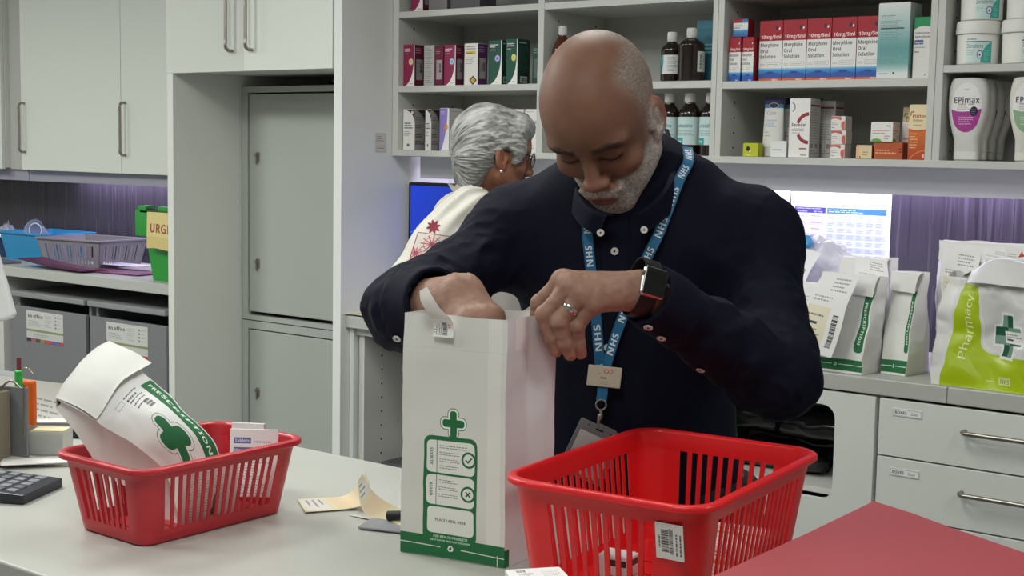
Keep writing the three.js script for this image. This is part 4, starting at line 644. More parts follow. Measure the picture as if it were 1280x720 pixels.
  tag(obj('bag_label', surf((u, v) => { const p = L(u, 1 - v); return p; }, 8, 24).translate(0, 0, 0.003), lab), 'white bar code label half peeled from the open bag\'s front rim', 'label');
}
function formMat(tint = '#e6e3d6', cream = true) { return canvasMat(256, 384, (g, w, h) => { fill(g, '#e9e9e6', 0, 0, w, h); if (cream) fill(g, '#e3dbc2', 14, 150, 150, 210); lines(g, 110, 24, 120, 4, 17, 6, '#9a9a9a'); lines(g, 30, 110, 150, 2, 14, 6, '#a5a09a'); fill(g, '#3c3b3c', 34, 206, 66, 9); lines(g, 30, 180, 120, 1, 10, 6, '#777'); lines(g, 30, 232, 116, 5, 20, 6, '#8f8878'); barcode(g, 190, 170, 34, 150, true); lines(g, 30, 336, 90, 1, 10, 6, '#999'); }, 0.7, { side: THREE.DoubleSide }); }
const formA = formMat(), formB = formMat('#fff', false);
function rxBagMat(strip = true) { return canvasMat(384, 512, (g, w, h) => { fill(g, '#e2e2dc', 0, 0, w, h); const G = '#1d6b3e'; fill(g, G, 0, h - 74, w, 62); fill(g, '#dfe5dc', 0, h - 46, 150, 4); fill(g, '#dfe5dc', 200, h - 46, w - 200, 4); recycle(g, 176, h - 44, 15, '#e9efe8'); if (strip) { g.fillStyle = G; g.beginPath(); g.moveTo(w - 62, 110); g.lineTo(w - 6, 90); g.lineTo(w - 12, 190); g.lineTo(w - 12, 380); g.quadraticCurveTo(w - 14, 400, w - 40, 400); g.lineTo(w - 70, 396); g.quadraticCurveTo(w - 82, 390, w - 80, 370); g.lineTo(w - 74, 220); g.fill(); txt(g, 'PRESCRIPTION', w - 44, 250, 31, '#dcebdd', { rot: Math.PI / 2, align: 'center' }); } }, 0.7); }
const rxFront = rxBagMat();
function rxBag(label, base, y, h, inset, o = {}) {
  const t = thing('prescription_bag', label, 'bag');
  const cx = base.reduce((s, p) => s + p[0], 0) / 4; const [FL, FR, BR, BL] = base, mid = (a, b, k) => [a[0] + (b[0] - a[0]) * k, a[1] + (b[1] - a[1]) * k];
  const topO = [mid(FL, BL, inset), mid(FR, BR, inset), mid(FR, BR, inset + 0.08), mid(FL, BL, inset + 0.08)];
  const lean = o.lean ?? [0, 0]; topO.forEach((p) => { p[0] += lean[0]; p[1] += lean[1]; });
  paperBag(t, base, topO, y + 0.0006, h, [o.front ?? rxFront, plainSide, plainPaper], { crumple: o.crumple ?? 0.009, freq: 13, fold: 0.018, bulge: o.bulge ?? 0.012, nv: 36, profile: (v) => v ** 1.6 });
  // folded-down top
  const a = topO[0], b = topO[1]; const f = net([[[a[0], y + h, a[1]], [b[0], y + h, b[1]]], [[a[0] - 0.004, y + h - 0.004, a[1] + 0.016], [b[0] - 0.004, y + h - 0.008, b[1] + 0.016]], [[a[0] - 0.006, y + h - 0.05, a[1] + 0.03], [b[0] - 0.006, y + h - 0.055, b[1] + 0.03]]]);
  obj('folded_top', sheet((u, v) => { const p = f(u, v), d = crumple(...p, 0.004, 15); return [p[0] + d[0], p[1] + d[1], p[2] + d[2]]; }, 14, 10, 0.0008), plainPaper, t);
  return t;
}
function form(parent, rows, m) { const f = net(rows); const g = surf((u, v) => { const p = f(u, 1 - v), d = crumple(...p, 0.003, 16); return [p[0] + d[0], p[1] + d[1], p[2] + d[2]]; }, 12, 16); m.side = THREE.DoubleSide; const o = obj('prescription_form', g, m, parent); return o; }
const W0 = 0.9;
{
  const A = rxBag('white prescription bag with stapled cream form, foremost on the back worktop', [[-1.6, -3.455], [-1.45, -3.452], [-1.432, -3.57], [-1.585, -3.57]], W0, 0.262, 0.62);
  form(A, [[[-1.575, 1.17, -3.47], [-1.475, 1.165, -3.47]], [[-1.6, 1.1, -3.435], [-1.49, 1.085, -3.432]], [[-1.622, 1.01, -3.415], [-1.505, 0.99, -3.412]], [[-1.635, 0.965, -3.408], [-1.518, 0.945, -3.405]]], formA);
  const B = rxBag('narrow white prescription bag beside the big plastic pharmacy bag', [[-1.425, -3.52], [-1.355, -3.515], [-1.335, -3.63], [-1.41, -3.63]], W0, 0.275, 0.55, { bulge: 0.006, crumple: 0.005 });
  const C = rxBag('white prescription bag with printed forms standing behind the foremost bag', [[-1.6, -3.62], [-1.47, -3.62], [-1.46, -3.7], [-1.6, -3.7]], W0, 0.3, 0.5, { front: plainPaper });
  form(C, [[[-1.555, 1.205, -3.63], [-1.46, 1.195, -3.62]], [[-1.545, 1.13, -3.6], [-1.44, 1.12, -3.59]], [[-1.535, 1.02, -3.6], [-1.43, 1.01, -3.59]]], formA);
  const D = rxBag('white prescription bag with printed label behind the man\'s raised elbow', [[-1.7, -3.54], [-1.622, -3.54], [-1.622, -3.63], [-1.7, -3.63]], W0, 0.225, 0.5, { front: plainPaper });
  form(D, [[[-1.685, 1.1, -3.53], [-1.62, 1.1, -3.53]], [[-1.68, 1.04, -3.515], [-1.618, 1.04, -3.515]], [[-1.675, 0.96, -3.515], [-1.618, 0.96, -3.515]]], formB);
  // heap of white plastic bags in front of the posters
  const plastic = phys(0xe9e9ee, 0.35, { side: THREE.DoubleSide, transmission: 0.25 });
  const blob = (cx, cy, cz, a, b, c, s) => { const g = new THREE.IcosahedronGeometry(1, 18); const p = g.attributes.position; for (let i = 0; i < p.count; i++) { const x = p.getX(i), y = p.getY(i), z = p.getZ(i); const k = 1 + 0.17 * (1 - 2 * Math.abs(nz(x * 2.4 + s, y * 2.4, z * 2.4))) + 0.12 * nz(x * 6 + s, y * 6, z * 6) + 0.1 * (1 - 2 * Math.abs(nz(x * 5 + s, y * 5 + 4, z * 5))); p.setXYZ(i, cx + x * a * k, Math.max(cy - b + 0.001, cy + y * b * k), cz + z * c * k); } const h = mergeVertices(g.deleteAttribute('normal').deleteAttribute('uv'), 1e-5); h.computeVertexNormals(); return h; };
  const p1 = tag(obj('plastic_bag', blob(-1.72, W0 + 0.155, -3.75, 0.115, 0.155, 0.07, 3), plastic), 'crumpled white plastic bag heaped before the chart poster', 'bag');
  const pf = canvasMat(128, 128, (g, w, h) => { fill(g, '#f0f0f4', 0, 0, w, h); lines(g, 10, 16, 100, 3, 14, 5, '#7d7b88'); fill(g, '#3c3b46', 12, 66, 50, 8); barcode(g, 84, 60, 26, 54, true); lines(g, 12, 86, 60, 3, 12, 5, '#8a8896'); }, 0.7, { side: THREE.DoubleSide });
  const fm = net([[[-1.77, 1.225, -3.66], [-1.665, 1.205, -3.64]], [[-1.79, 1.17, -3.64], [-1.69, 1.15, -3.62]], [[-1.8, 1.12, -3.62], [-1.7, 1.1, -3.6]]]); tag(obj('pharmacy_label', sheet((u, v) => fm(u, 1 - v), 8, 8, 0.0006), pf), 'printed dispensing label on the heaped white plastic bag', 'label');
  tag(obj('plastic_bag', blob(-1.545, W0 + 0.1, -3.83, 0.07, 0.1, 0.05, 11), plastic), 'crumpled white plastic bag lying right of the heap by the poster', 'bag');
  tag(obj('plastic_bag', blob(-1.775, W0 + 0.1, -3.6, 0.045, 0.1, 0.035, 23), plastic), 'knotted white plastic bag low in front of the heap', 'bag');
  tag(obj('bottle_cap', lathe([[0, 0], [0.02, 0], [0.021, 0.004], [0.021, 0.014], [0.018, 0.018], [0, 0.018]], 24).rotateX(0.9).translate(-1.745, W0 + 0.325, -3.71), std(0x4a9fd4, 0.4)), 'light blue round cap on top of the heaped white bags', 'cap');
}
{ // big plastic pharmacy bag
  const front = canvasMat(768, 640, (g, w, h) => {
    fill(g, '#d6d5d3', 0, 0, w, h); const lime = '#a9bf10'; fill(g, '#e0dfdb', 0, 0, 100, h);
    g.fillStyle = lime; g.beginPath(); g.moveTo(150, 40); g.lineTo(330, 36); g.lineTo(300, 300); g.quadraticCurveTo(300, 440, 420, 450); g.lineTo(w, 450); g.lineTo(w, h); g.lineTo(60, h); g.lineTo(90, 400); g.fill();
    g.strokeStyle = '#dfe3cf'; g.lineWidth = 8; g.beginPath(); g.moveTo(338, 60); g.lineTo(318, 300); g.quadraticCurveTo(316, 420, 430, 432); g.stroke();
    txt(g, 'Pharmacy', 200, 556 - 64, 88, '#e8efc0', { rot: -Math.PI / 2 + 0.06, bold: false });
    const cx = 530, cy = 330, a = 120, t = 52; g.fillStyle = '#e6e6e2'; g.fillRect(cx - t - 16, cy - a - 16, 2 * t + 32, 2 * a + 32); g.fillRect(cx - a - 16, cy - t - 16, 2 * a + 32, 2 * t + 32);
    g.fillStyle = '#0c5233'; g.fillRect(cx - t, cy - a, 2 * t, 2 * a); g.fillRect(cx - a, cy - t, 2 * a, 2 * t); g.fillStyle = '#6f9083'; g.fillRect(cx - t, cy - a, t, a - t); g.fillRect(cx, cy + t, t, a - t); g.fillRect(cx - a, cy, a, t); g.fillRect(cx, cy - t, a, t);
    fill(g, '#e2e1de', cx - 30, cy - 30, 170, 70); lines(g, cx - 18, cy - 14, 140, 2, 14, 6, '#777'); fill(g, '#333', cx - 18, cy + 14, 70, 10);
    g.fillStyle = '#cfd9a0'; g.fillRect(500, 560, 96, 44); txt(g, 'NHS', 548, 583, 38, '#8fa31c', { align: 'center' }); lines(g, 400, 586, 90, 1, 10, 5, '#dfe6b0');
  }, 0.32);
  const side = canvasMat(256, 256, (g, w, h) => { fill(g, '#d9d8d6', 0, 0, w, h); fill(g, '#a9bf10', 0, h * 0.72, w, h); }, 0.35);
  const t = thing('carrier_bag', 'large lime and white plastic pharmacy bag with green cross', 'bag');
  paperBag(t, [[-1.26, -3.45], [-1.0, -3.45], [-0.985, -3.585], [-1.25, -3.585]], [[-1.255, -3.5], [-1.03, -3.48], [-1.01, -3.56], [-1.25, -3.57]], W0 + 0.0006, 0.295, [front, side, plainPaper], { crumple: 0.02, freq: 9, fold: 0.01, bulge: 0.02, nv: 60, profile: (v) => v * v, slump: 0.03 });
  const g = net([[[-1.245, 1.17, -3.57], [-1.13, 1.2, -3.575], [-1.01, 1.18, -3.57]], [[-1.2, 1.19, -3.53], [-1.12, 1.23, -3.53], [-1.015, 1.205, -3.52]], [[-1.185, 1.165, -3.475], [-1.11, 1.17, -3.455], [-1.02, 1.165, -3.465]]]);
  obj('top_folds', sheet((u, v) => { const p = g(u, v), d = crumple(...p, 0.016, 12); return [p[0] + d[0], p[1] + d[1], p[2] + d[2]]; }, 30, 16, 0.0008), phys(0xdad9d6, 0.35, {}), t);
  const E = rxBag('wide white prescription bag with cream form standing behind the carrier bag', [[-1.32, -3.605], [-1.09, -3.605], [-1.085, -3.72], [-1.315, -3.72]], W0, 0.36, 0.5, { front: plainPaper });
  form(E, [[[-1.3, 1.245, -3.605], [-1.2, 1.235, -3.6]], [[-1.295, 1.15, -3.585], [-1.2, 1.14, -3.58]], [[-1.285, 1.05, -3.585], [-1.2, 1.05, -3.58]]], formA);
  form(E, [[[-1.2, 1.25, -3.615], [-1.12, 1.24, -3.61]], [[-1.195, 1.19, -3.592], [-1.12, 1.18, -3.588]]], formB);
  const red = canvasMat(128, 64, (g2, w, h) => { fill(g2, '#e2dfdc', 0, 0, w, h); g2.fillStyle = '#b5332e'; g2.beginPath(); g2.moveTo(64, 50); g2.lineTo(84, 14); g2.lineTo(92, 32); g2.lineTo(116, 26); g2.lineTo(90, 44); g2.fill(); lines(g2, 8, 34, 50, 2, 12, 5, '#998'); }, 0.6, { side: THREE.DoubleSide });
  const rl = net([[[-1.135, 1.255, -3.597], [-1.07, 1.25, -3.595]], [[-1.13, 1.225, -3.588], [-1.068, 1.222, -3.586]]]); obj('logo_label', surf((u, v) => rl(u, 1 - v), 4, 4), red, E);
}
// crumpled prescription bag in the small basket
{
  const rows = [
    [[-1.599, 1.135, -1.089], [-1.632, 1.166, -1.156], [-1.663, 1.192, -1.225]], [[-1.560, 1.103, -1.127], [-1.574, 1.133, -1.178], [-1.594, 1.154, -1.232]], [[-1.539, 1.083, -1.147], [-1.543, 1.112, -1.186], [-1.575, 1.134, -1.243]],
    [[-1.514, 1.061, -1.170], [-1.505, 1.090, -1.199], [-1.506, 1.098, -1.243]], [[-1.496, 1.033, -1.187], [-1.478, 1.048, -1.215], [-1.464, 1.060, -1.255]], [[-1.478, 0.970, -1.195], [-1.466, 0.970, -1.222], [-1.456, 0.970, -1.253]]];
  const f = net(rows);
  const front = canvasMat(512, 640, (g, w, h) => {
    fill(g, '#e6e6e3', 0, 0, w, h); const G = '#1d6b3e';
    g.fillStyle = G; rrect(g, w - 126, 176, 116, 372, 16); g.fill(); txt(g, 'PRESCRIPTION', w - 66, 362, 47, '#e1eee1', { rot: Math.PI / 2, align: 'center' });
    g.save(); g.translate(232, 440); g.rotate(0.1); crossPath(g, 0, 0, 98, 36, 28); g.lineWidth = 34; g.strokeStyle = '#31553f'; g.stroke(); g.lineWidth = 28; g.strokeStyle = '#e6e6e3'; g.stroke(); g.fillStyle = G; g.fill(); g.restore();
    fill(g, G, 180, 560, 320, 80);
    g.save(); g.translate(190, 190); g.rotate(0.05); g.strokeStyle = '#888'; g.lineWidth = 2; g.strokeRect(-70, -30, 60, 26); for (let i = 0; i < 5; i++) lines(g, 10 + i * 4, -30 + i * 22, 150, 1, 10, i === 1 ? 13 : 7, '#585a60'); lines(g, 100, 60, 60, 3, 16, 12, '#4a4a50'); g.restore();
  }, 0.7, { side: THREE.DoubleSide });
  const t = thing('prescription_bag', 'crumpled white prescription bag lying tilted in the small red basket', 'bag');
  const F = (u, v) => { const p = f(u, v), d = crumple(...p, 0.005, 17); const b = 0.010 * Math.sin(Math.PI * u) * Math.sin(Math.PI * v); return [p[0] + d[0] + b * 0.4, p[1] + d[1] * 2 + b, p[2] + d[2] + b * 0.4]; };
  obj('front_panel', surf((u, v) => F(u, 1 - v), 30, 44, false), front, t);
  const bk = (u, v) => { const p = f(u, v), d = crumple(...p, 0.006, 17), k = Math.min(1, 0.12 + v * 4) * (v > 0.9 ? (1 - v) * 10 : 1); return [p[0] + d[0] - 0.012 * k, Math.max(0.962, p[1] + d[1] * 2 - 0.062 * k - 0.006), p[2] + d[2] - 0.006 * k]; };
  obj('back_panel', surf((u, v) => bk(u, 1 - v), 30, 44), plainPaper, t);
  for (const e of [0, 1]) obj('side_gusset', surf((u, v) => { const a = F(e, v), b = bk(e, v), k = 0.012 * Math.sin(Math.PI * u) * (e ? 1 : -1); return [a[0] + (b[0] - a[0]) * u, a[1] + (b[1] - a[1]) * u, a[2] + (b[2] - a[2]) * u - k * -0.6]; }, 8, 40), plainPaper, t);
  const FL = net([[[-1.599, 1.137, -1.088], [-1.632, 1.169, -1.155], [-1.663, 1.195, -1.224]], [[-1.579, 1.124, -1.108], [-1.603, 1.155, -1.167], [-1.63, 1.182, -1.236]], [[-1.558, 1.108, -1.123], [-1.575, 1.141, -1.177], [-1.596, 1.167, -1.248]]]);
  obj('folded_top', sheet((u, v) => { const p = FL(u, 1 - v), d = crumple(...p, 0.004, 17), b = 0.008 * Math.sin(Math.PI * u); return [p[0] + d[0] + b * 0.4, p[1] + d[1] * 2 + b, p[2] + d[2] + b * 0.4]; }, 24, 14, 0.001), plainPaper, t);
  obj('end_fold', surf((u, v) => { const a = F(u, 0), b = bk(u, 0); return [a[0] + (b[0] - a[0]) * v, a[1] + (b[1] - a[1]) * v, a[2] + (b[2] - a[2]) * v]; }, 24, 3), plainPaper, t);
  // leaflets standing behind it
  const lf = canvasMat(256, 320, (g, w, h) => { fill(g, '#eae8e8', 0, 0, w, h); fill(g, '#56639c', 20, 40, 92, 28); fill(g, '#5b6496', 20, 86, 110, 26); lines(g, 128, 56, 110, 1, 10, 7, '#97a0bd'); txt(g, 'Tablets', 26, 55, 22, '#dfe3f2'); txt(g, 'Film-coated', 24, 100, 17, '#dfe3f2'); for (let i = 0; i < 14; i++) lines(g, 20, 130 + i * 13, 210, 1, 10, 4, '#a9aab4'); }, 0.7);
  tag(obj('leaflet', rb(0.07, 0.098, 0.004, 0.001).rotateX(-0.16).rotateY(0.62).translate(-1.478, 1.023, -1.333), [lf, lf, lf, lf, lf, lf]), 'folded white medicine leaflet standing at the back of the small basket', 'leaflet');
  tag(obj('leaflet', rb(0.05, 0.104, 0.006, 0.001).rotateX(-0.1).rotateY(0.5).translate(-1.512, 1.022, -1.352), std(0xe6e5e2, 0.7)), 'plain white folded paper beside the leaflet in the small basket', 'paper');
  tag(obj('leaflet', rb(0.003, 0.075, 0.1, 0.001).rotateZ(-0.12).translate(-1.46, 0.9995, -1.235), greyPrint('#e4e2e0', '#b3b1b0')), 'printed white sheet leaning inside the small basket\'s slats', 'paper');
}
// things inside the big basket
{
  const m1 = canvasMat(192, 160, (g, w, h) => { fill(g, '#e6dedb', 0, 0, w, h); fill(g, '#d78a4a', 0, 62, w, 18); lines(g, 16, 26, 140, 2, 14, 6, '#b97a72'); lines(g, 16, 104, 150, 3, 16, 6, '#999'); });
  carton('white medicine carton with an orange band inside the large basket', -0.845, -0.76, CY + 0.0035, 0.05, 0.1, cartonMat(m1, m1, m1), { z: -1.47, turn: 0.25 });
  const m2 = canvasMat(128, 160, (g, w, h) => { fill(g, '#e6e1de', 0, 0, w, h); fill(g, '#3c3030', 40, 10, 80, 20); barcode(g, 40, 60, 30, 70, true); lines(g, 80, 60, 40, 4, 16, 5, '#888'); });
  carton('small white medicine carton with bar code inside the large basket', -0.865, -0.825, CY + 0.0035, 0.062, 0.03, cartonMat(m2, m2, 0xe2dedb), { z: -1.31, turn: 0.15 });
  // white cartons with folded labels stacked in the near foreground
  const rc = canvasMat(256, 192, (g, w, h) => { fill(g, '#e8e7e6', 0, 0, w, h); barcode(g, 40, 20, 40, 26); lines(g, 40, 56, 80, 4, 14, 5, '#777'); lines(g, 150, 50, 90, 4, 20, 5, '#aaa'); lines(g, 40, 130, 170, 3, 14, 5, '#999'); });
  for (let i = 0; i < 3; i++) tag(obj('paper_slip', rb(0.062, 0.0262, 0.06, 0.002).rotateY([0.95, 1.05, 0.9][i]).translate(-0.832 + [0, 0.004, -0.003][i], CY + 0.0137 + i * 0.0266, -1.158 + [0, -0.003, 0.002][i]), [M.white, M.white, i === 2 ? rc : M.white, M.white, M.white, M.white]), ['lowest bundle of white label slips in the near foreground', 'middle bundle of white label slips in the foreground', 'topmost printed bundle of white label slips in the foreground'][i], 'labels', 'bundles of label slips in the foreground');
}
// loose label backing strip, papers and things by the open bag
{
  const strip = canvasMat(384, 128, (g, w, h) => { fill(g, '#dcd3ae', 0, 0, w, h); fill(g, '#d9d6d0', 10, 8, 86, h - 16); for (let i = 0; i < 3; i++) { g.save(); g.translate(26 + i * 24, 110); g.rotate(-Math.PI / 2); lines(g, 0, 0, 84, 1, 8, 8, '#777'); g.restore(); } fill(g, '#e0c9a6', 120, 10, 110, h - 20); }, 0.55, { side: THREE.DoubleSide });
  const f = net([[[-1.478, 0.9525, -1.420], [-1.415, 0.9525, -1.376]], [[-1.459, 0.952, -1.450], [-1.393, 0.952, -1.413]], [[-1.432, 0.955, -1.470], [-1.372, 0.955, -1.438]], [[-1.398, 0.978, -1.468], [-1.350, 0.966, -1.440]], [[-1.366, 1.006, -1.450], [-1.338, 1.0, -1.428]]]);
  tag(obj('label_backing', sheet((u, v) => f(v, u), 40, 8, 0.0006), strip), 'curled cream label backing strip standing up beside the paper bag', 'paper');
  const f2 = net([[[-1.345, 1.012, -1.420], [-1.352, 1.0, -1.418]], [[-1.326, 0.985, -1.428], [-1.335, 0.965, -1.41]], [[-1.29, 0.968, -1.44], [-1.315, 0.953, -1.41]], [[-1.24, 0.966, -1.448], [-1.262, 0.953, -1.40]]]);
  tag(obj('label_backing', sheet((u, v) => f2(1 - v, u), 30, 6, 0.0006), strip), 'second cream backing strip sloping down to the paper bag', 'paper');
  tag(obj('paper_sheet', sheet((u, v) => [-1.36 + u * 0.13 + v * 0.02, 0.9508 + 0.002 * Math.sin(u * 4), -1.41 + v * -0.09], 8, 6, 0.0006), std(0xc9c9c4, 0.7)), 'grey white paper sheet half under the standing paper bag', 'paper');
  tag(obj('card', rb(0.1, 0.003, 0.05, 0.001).rotateY(0.35).translate(-1.262, 0.9535, -1.405), std(0x8c8d92, 0.6)), 'grey card lying on the paper beside the bag\'s left edge', 'card');
  tag(obj('pen', tube([[-1.29, 0.962, -1.415], [-1.265, 0.965, -1.425], [-1.23, 0.97, -1.44]], 0.007, 12, 10), M.black), 'black pen end peeking out left of the paper bag', 'pen');
}
// left end of the counter: calculator, desk tidy, tub, papers, terminal
{
  const t = thing('calculator', 'dark calculator with grey keys at the left edge of the counter', 'calculator', [-1.862, CY + 0.0006, -1.152], 0.46);
  obj('body', [poly([[-0.075, 0], [0.085, 0], [0.085, 0.010], [-0.075, 0.020]], 0.11, 0.002).translate(0, 0.002, -0.055).rotateY(0)], std(0x1c1f29, 0.4), t);
  const key = rb(0.0155, 0.006, 0.0145, 0.002, 1), km = std(0x7d8087, 0.5), kd = std(0x5a5d64, 0.5);
  for (let i = 0; i < 6; i++) for (let j = 0; j < 5; j++) { const x = -0.052 + i * 0.0225, z = -0.04 + j * 0.02; const k = obj('key', key, (i + j) % 4 ? km : kd, t); k.position.set(x, 0.0222 - (x + 0.075) * 0.0625 + 0.0012, z); k.rotation.z = -0.0624; }
}
{
  const t = thing('desk_tidy', 'clear and grey desk tidy at the far left of the counter', 'holder', [-2.006, CY + 0.0006, -1.247], 0.3);
  const clear = phys(0x8d8878, 0.25, { transmission: 0.35 });
  obj('back_plate', bx(-0.03, 0.03, 0, 0.125, -0.052, -0.046), std(0x77797c, 0.3), t);
  obj('cup', [bx(-0.085, 0.0, 0, 0.12, -0.042, -0.039), bx(-0.085, 0.0, 0, 0.12, 0.01, 0.013), bx(-0.003, 0.0, 0, 0.12, -0.039, 0.01), bx(-0.085, -0.082, 0, 0.12, -0.039, 0.01), bx(-0.082, -0.003, 0.001, 0.09, -0.038, 0.009)], std(0x8a8370, 0.4), t);
  obj('wire_frame', [tube([[-0.02, 0.12, -0.04], [0.0, 0.135, -0.045], [0.02, 0.12, -0.05]], 0.0018, 14, 8), tube([[0.02, 0, -0.049], [0.025, 0.06, -0.047], [0.025, 0.13, -0.047]], 0.0018, 14, 8)], M.steel, t);
  tag(obj('bottle_cap', lathe([[0, 0], [0.022, 0], [0.023, 0.004], [0.023, 0.02], [0.02, 0.024], [0, 0.024]], 28).translate(-2.025, 1.0725, -1.23), std(0xb9b9b8, 0.5)), 'pale grey round cap on top of the desk tidy', 'cap');
  const hl = thing('highlighter', 'bright orange highlighter sleeve beside the desk tidy', 'marker', [-2.067, CY + 0.0266, -1.352], 0.3);
  obj('barrel', rb(0.03, 0.095, 0.016, 0.006).translate(0, 0.05, 0), std(0xe0620f, 0.4), hl); obj('clip', tube([[-0.01, 0.09, 0], [-0.012, 0.11, 0.002], [0, 0.118, 0.002], [0.012, 0.108, 0]], 0.0016, 20, 8), M.steel, hl); obj('foot', rb(0.026, 0.026, 0.014, 0.005).translate(0, -0.012, 0), std(0xb5541c, 0.4), hl);
  tag(obj('highlighter', [rb(0.011, 0.033, 0.011, 0.003).translate(-2.031, 1.083, -1.312), rb(0.009, 0.12, 0.009, 0.003).translate(-2.031, 1.012, -1.312)], std(0x2fae46, 0.4)), 'green capped highlighter standing behind the desk tidy', 'marker');
  tag(obj('pen', tube([[-2.04, 0.955, -1.32], [-2.05, 1.04, -1.325], [-2.058, 1.115, -1.33]], 0.004, 10, 8), std(0x7a2f3a, 0.4)), 'dark red pen standing behind the green highlighter', 'pen');
  const tb = thing('sticky_note_tub', 'clear plastic tub holding cream sticky notes on the counter', 'tub', [-2.008, CY + 0.0096, -1.338], 0.62);
  const cl = phys(0xdfe2e0, 0.15, { transmission: 0.6 });
  obj('tub', [bx(-0.045, 0.045, 0, 0.002, -0.025, 0.025, 0.0008), bx(-0.045, 0.045, 0.002, 0.04, 0.023, 0.025, 0.0008), bx(-0.045, 0.045, 0.002, 0.04, -0.025, -0.023, 0.0008), bx(-0.045, -0.043, 0.002, 0.04, -0.023, 0.023, 0.0008), bx(0.043, 0.045, 0.002, 0.04, -0.023, 0.023, 0.0008)], cl, tb);
  const nt = thing('sticky_notes', 'pad of cream sticky notes inside the clear tub', 'notes', [-2.002, CY + 0.012, -1.342], 0.62); obj('pad', rb(0.056, 0.036, 0.036, 0.001).translate(0.008, 0.019, 0), std(0xd8c79a, 0.8), nt); obj('top_note', rb(0.054, 0.0008, 0.035, 0.0003).translate(0.01, 0.0378, 0.001), std(0xe2d3a9, 0.8), nt);
  for (let i = 0; i < 4; i++) tag(obj('paper_sheet', rb(0.16, 0.0018, 0.1, 0.0006).rotateY(0.6 + i * 0.12).translate(-1.995 + i * 0.008, CY + 0.0016 + i * 0.0021, -1.335), std([0xdedcd6, 0xe6e5e1, 0xd2d0ca, 0xe4e3de][i], 0.7)), ['lowest white sheet under the clear sticky note tub', 'second white sheet from the bottom under the clear tub', 'third white sheet from the bottom under the clear tub', 'uppermost white sheet directly under the clear tub'][i], 'paper', 'white sheets under the clear tub');
  const bxm = canvasMat(256, 128, (g, w, h) => { fill(g, '#e4e3de', 0, 0, w, h); g.save(); g.rotate(0.12); for (let i = 0; i < 4; i++) lines(g, 60, 40 + i * 16, 160, 1, 10, 5, '#a5a5a3'); g.restore(); });
  const pk = thing('folded_leaflet', 'folded white printed leaflet behind the orange highlighter', 'leaflet', [-2.2, CY + 0.0006, -1.46], 0.75);
  obj('leaflet', [sheet((u, v) => [-0.08 + u * 0.16, 0.024 + v * 0.075 - u * 0.02, -0.012 * Math.sin(v * 3) - v * 0.02], 8, 8, 0.001), rb(0.16, 0.022, 0.07, 0.003).translate(0, 0.0115, -0.01)], bxm, pk);
  tag(obj('stapler', [rb(0.12, 0.016, 0.026, 0.006).rotateY(0.6).rotateZ(0.02).translate(-2.13, CY + 0.0145, -1.46), rb(0.12, 0.008, 0.03, 0.003).rotateY(0.6).translate(-2.13, CY + 0.0046, -1.46)], M.black), 'low black stapler between the leaflet and the clear tub', 'stapler');
}
{ // white terminal at the far left edge
  const t = thing('card_terminal', 'white screen back on a grey stand at the far left edge', 'monitor', [-2.738, CY + 0.0006, -1.66], 0.55);
  obj('casing', rb(0.34, 0.24, 0.022, 0.01, 3).rotateZ(0.27).translate(-0.091, 0.221, 0.01), std(0xdedfe0, 0.35), t);
  obj('bezel', rb(0.31, 0.21, 0.004, 0.006, 2).rotateZ(0.27).translate(-0.091, 0.221, -0.003), M.black, t);
  obj('stand', [cyl(0.03, 0.035, 0.14, 24).translate(0.0, 0.075, -0.02), cyl(0.09, 0.095, 0.012, 32).translate(0, 0.006, -0.02)], std(0x8d8e90, 0.4), t);
  obj('status_light', cyl(0.004, 0.004, 0.004, 12).rotateX(Math.PI / 2).translate(0.055, 0.255, 0.022), std(0x3466e0, 0.4, { emissive: 0x2f5fe8, emissiveIntensity: 1 }), t);
}
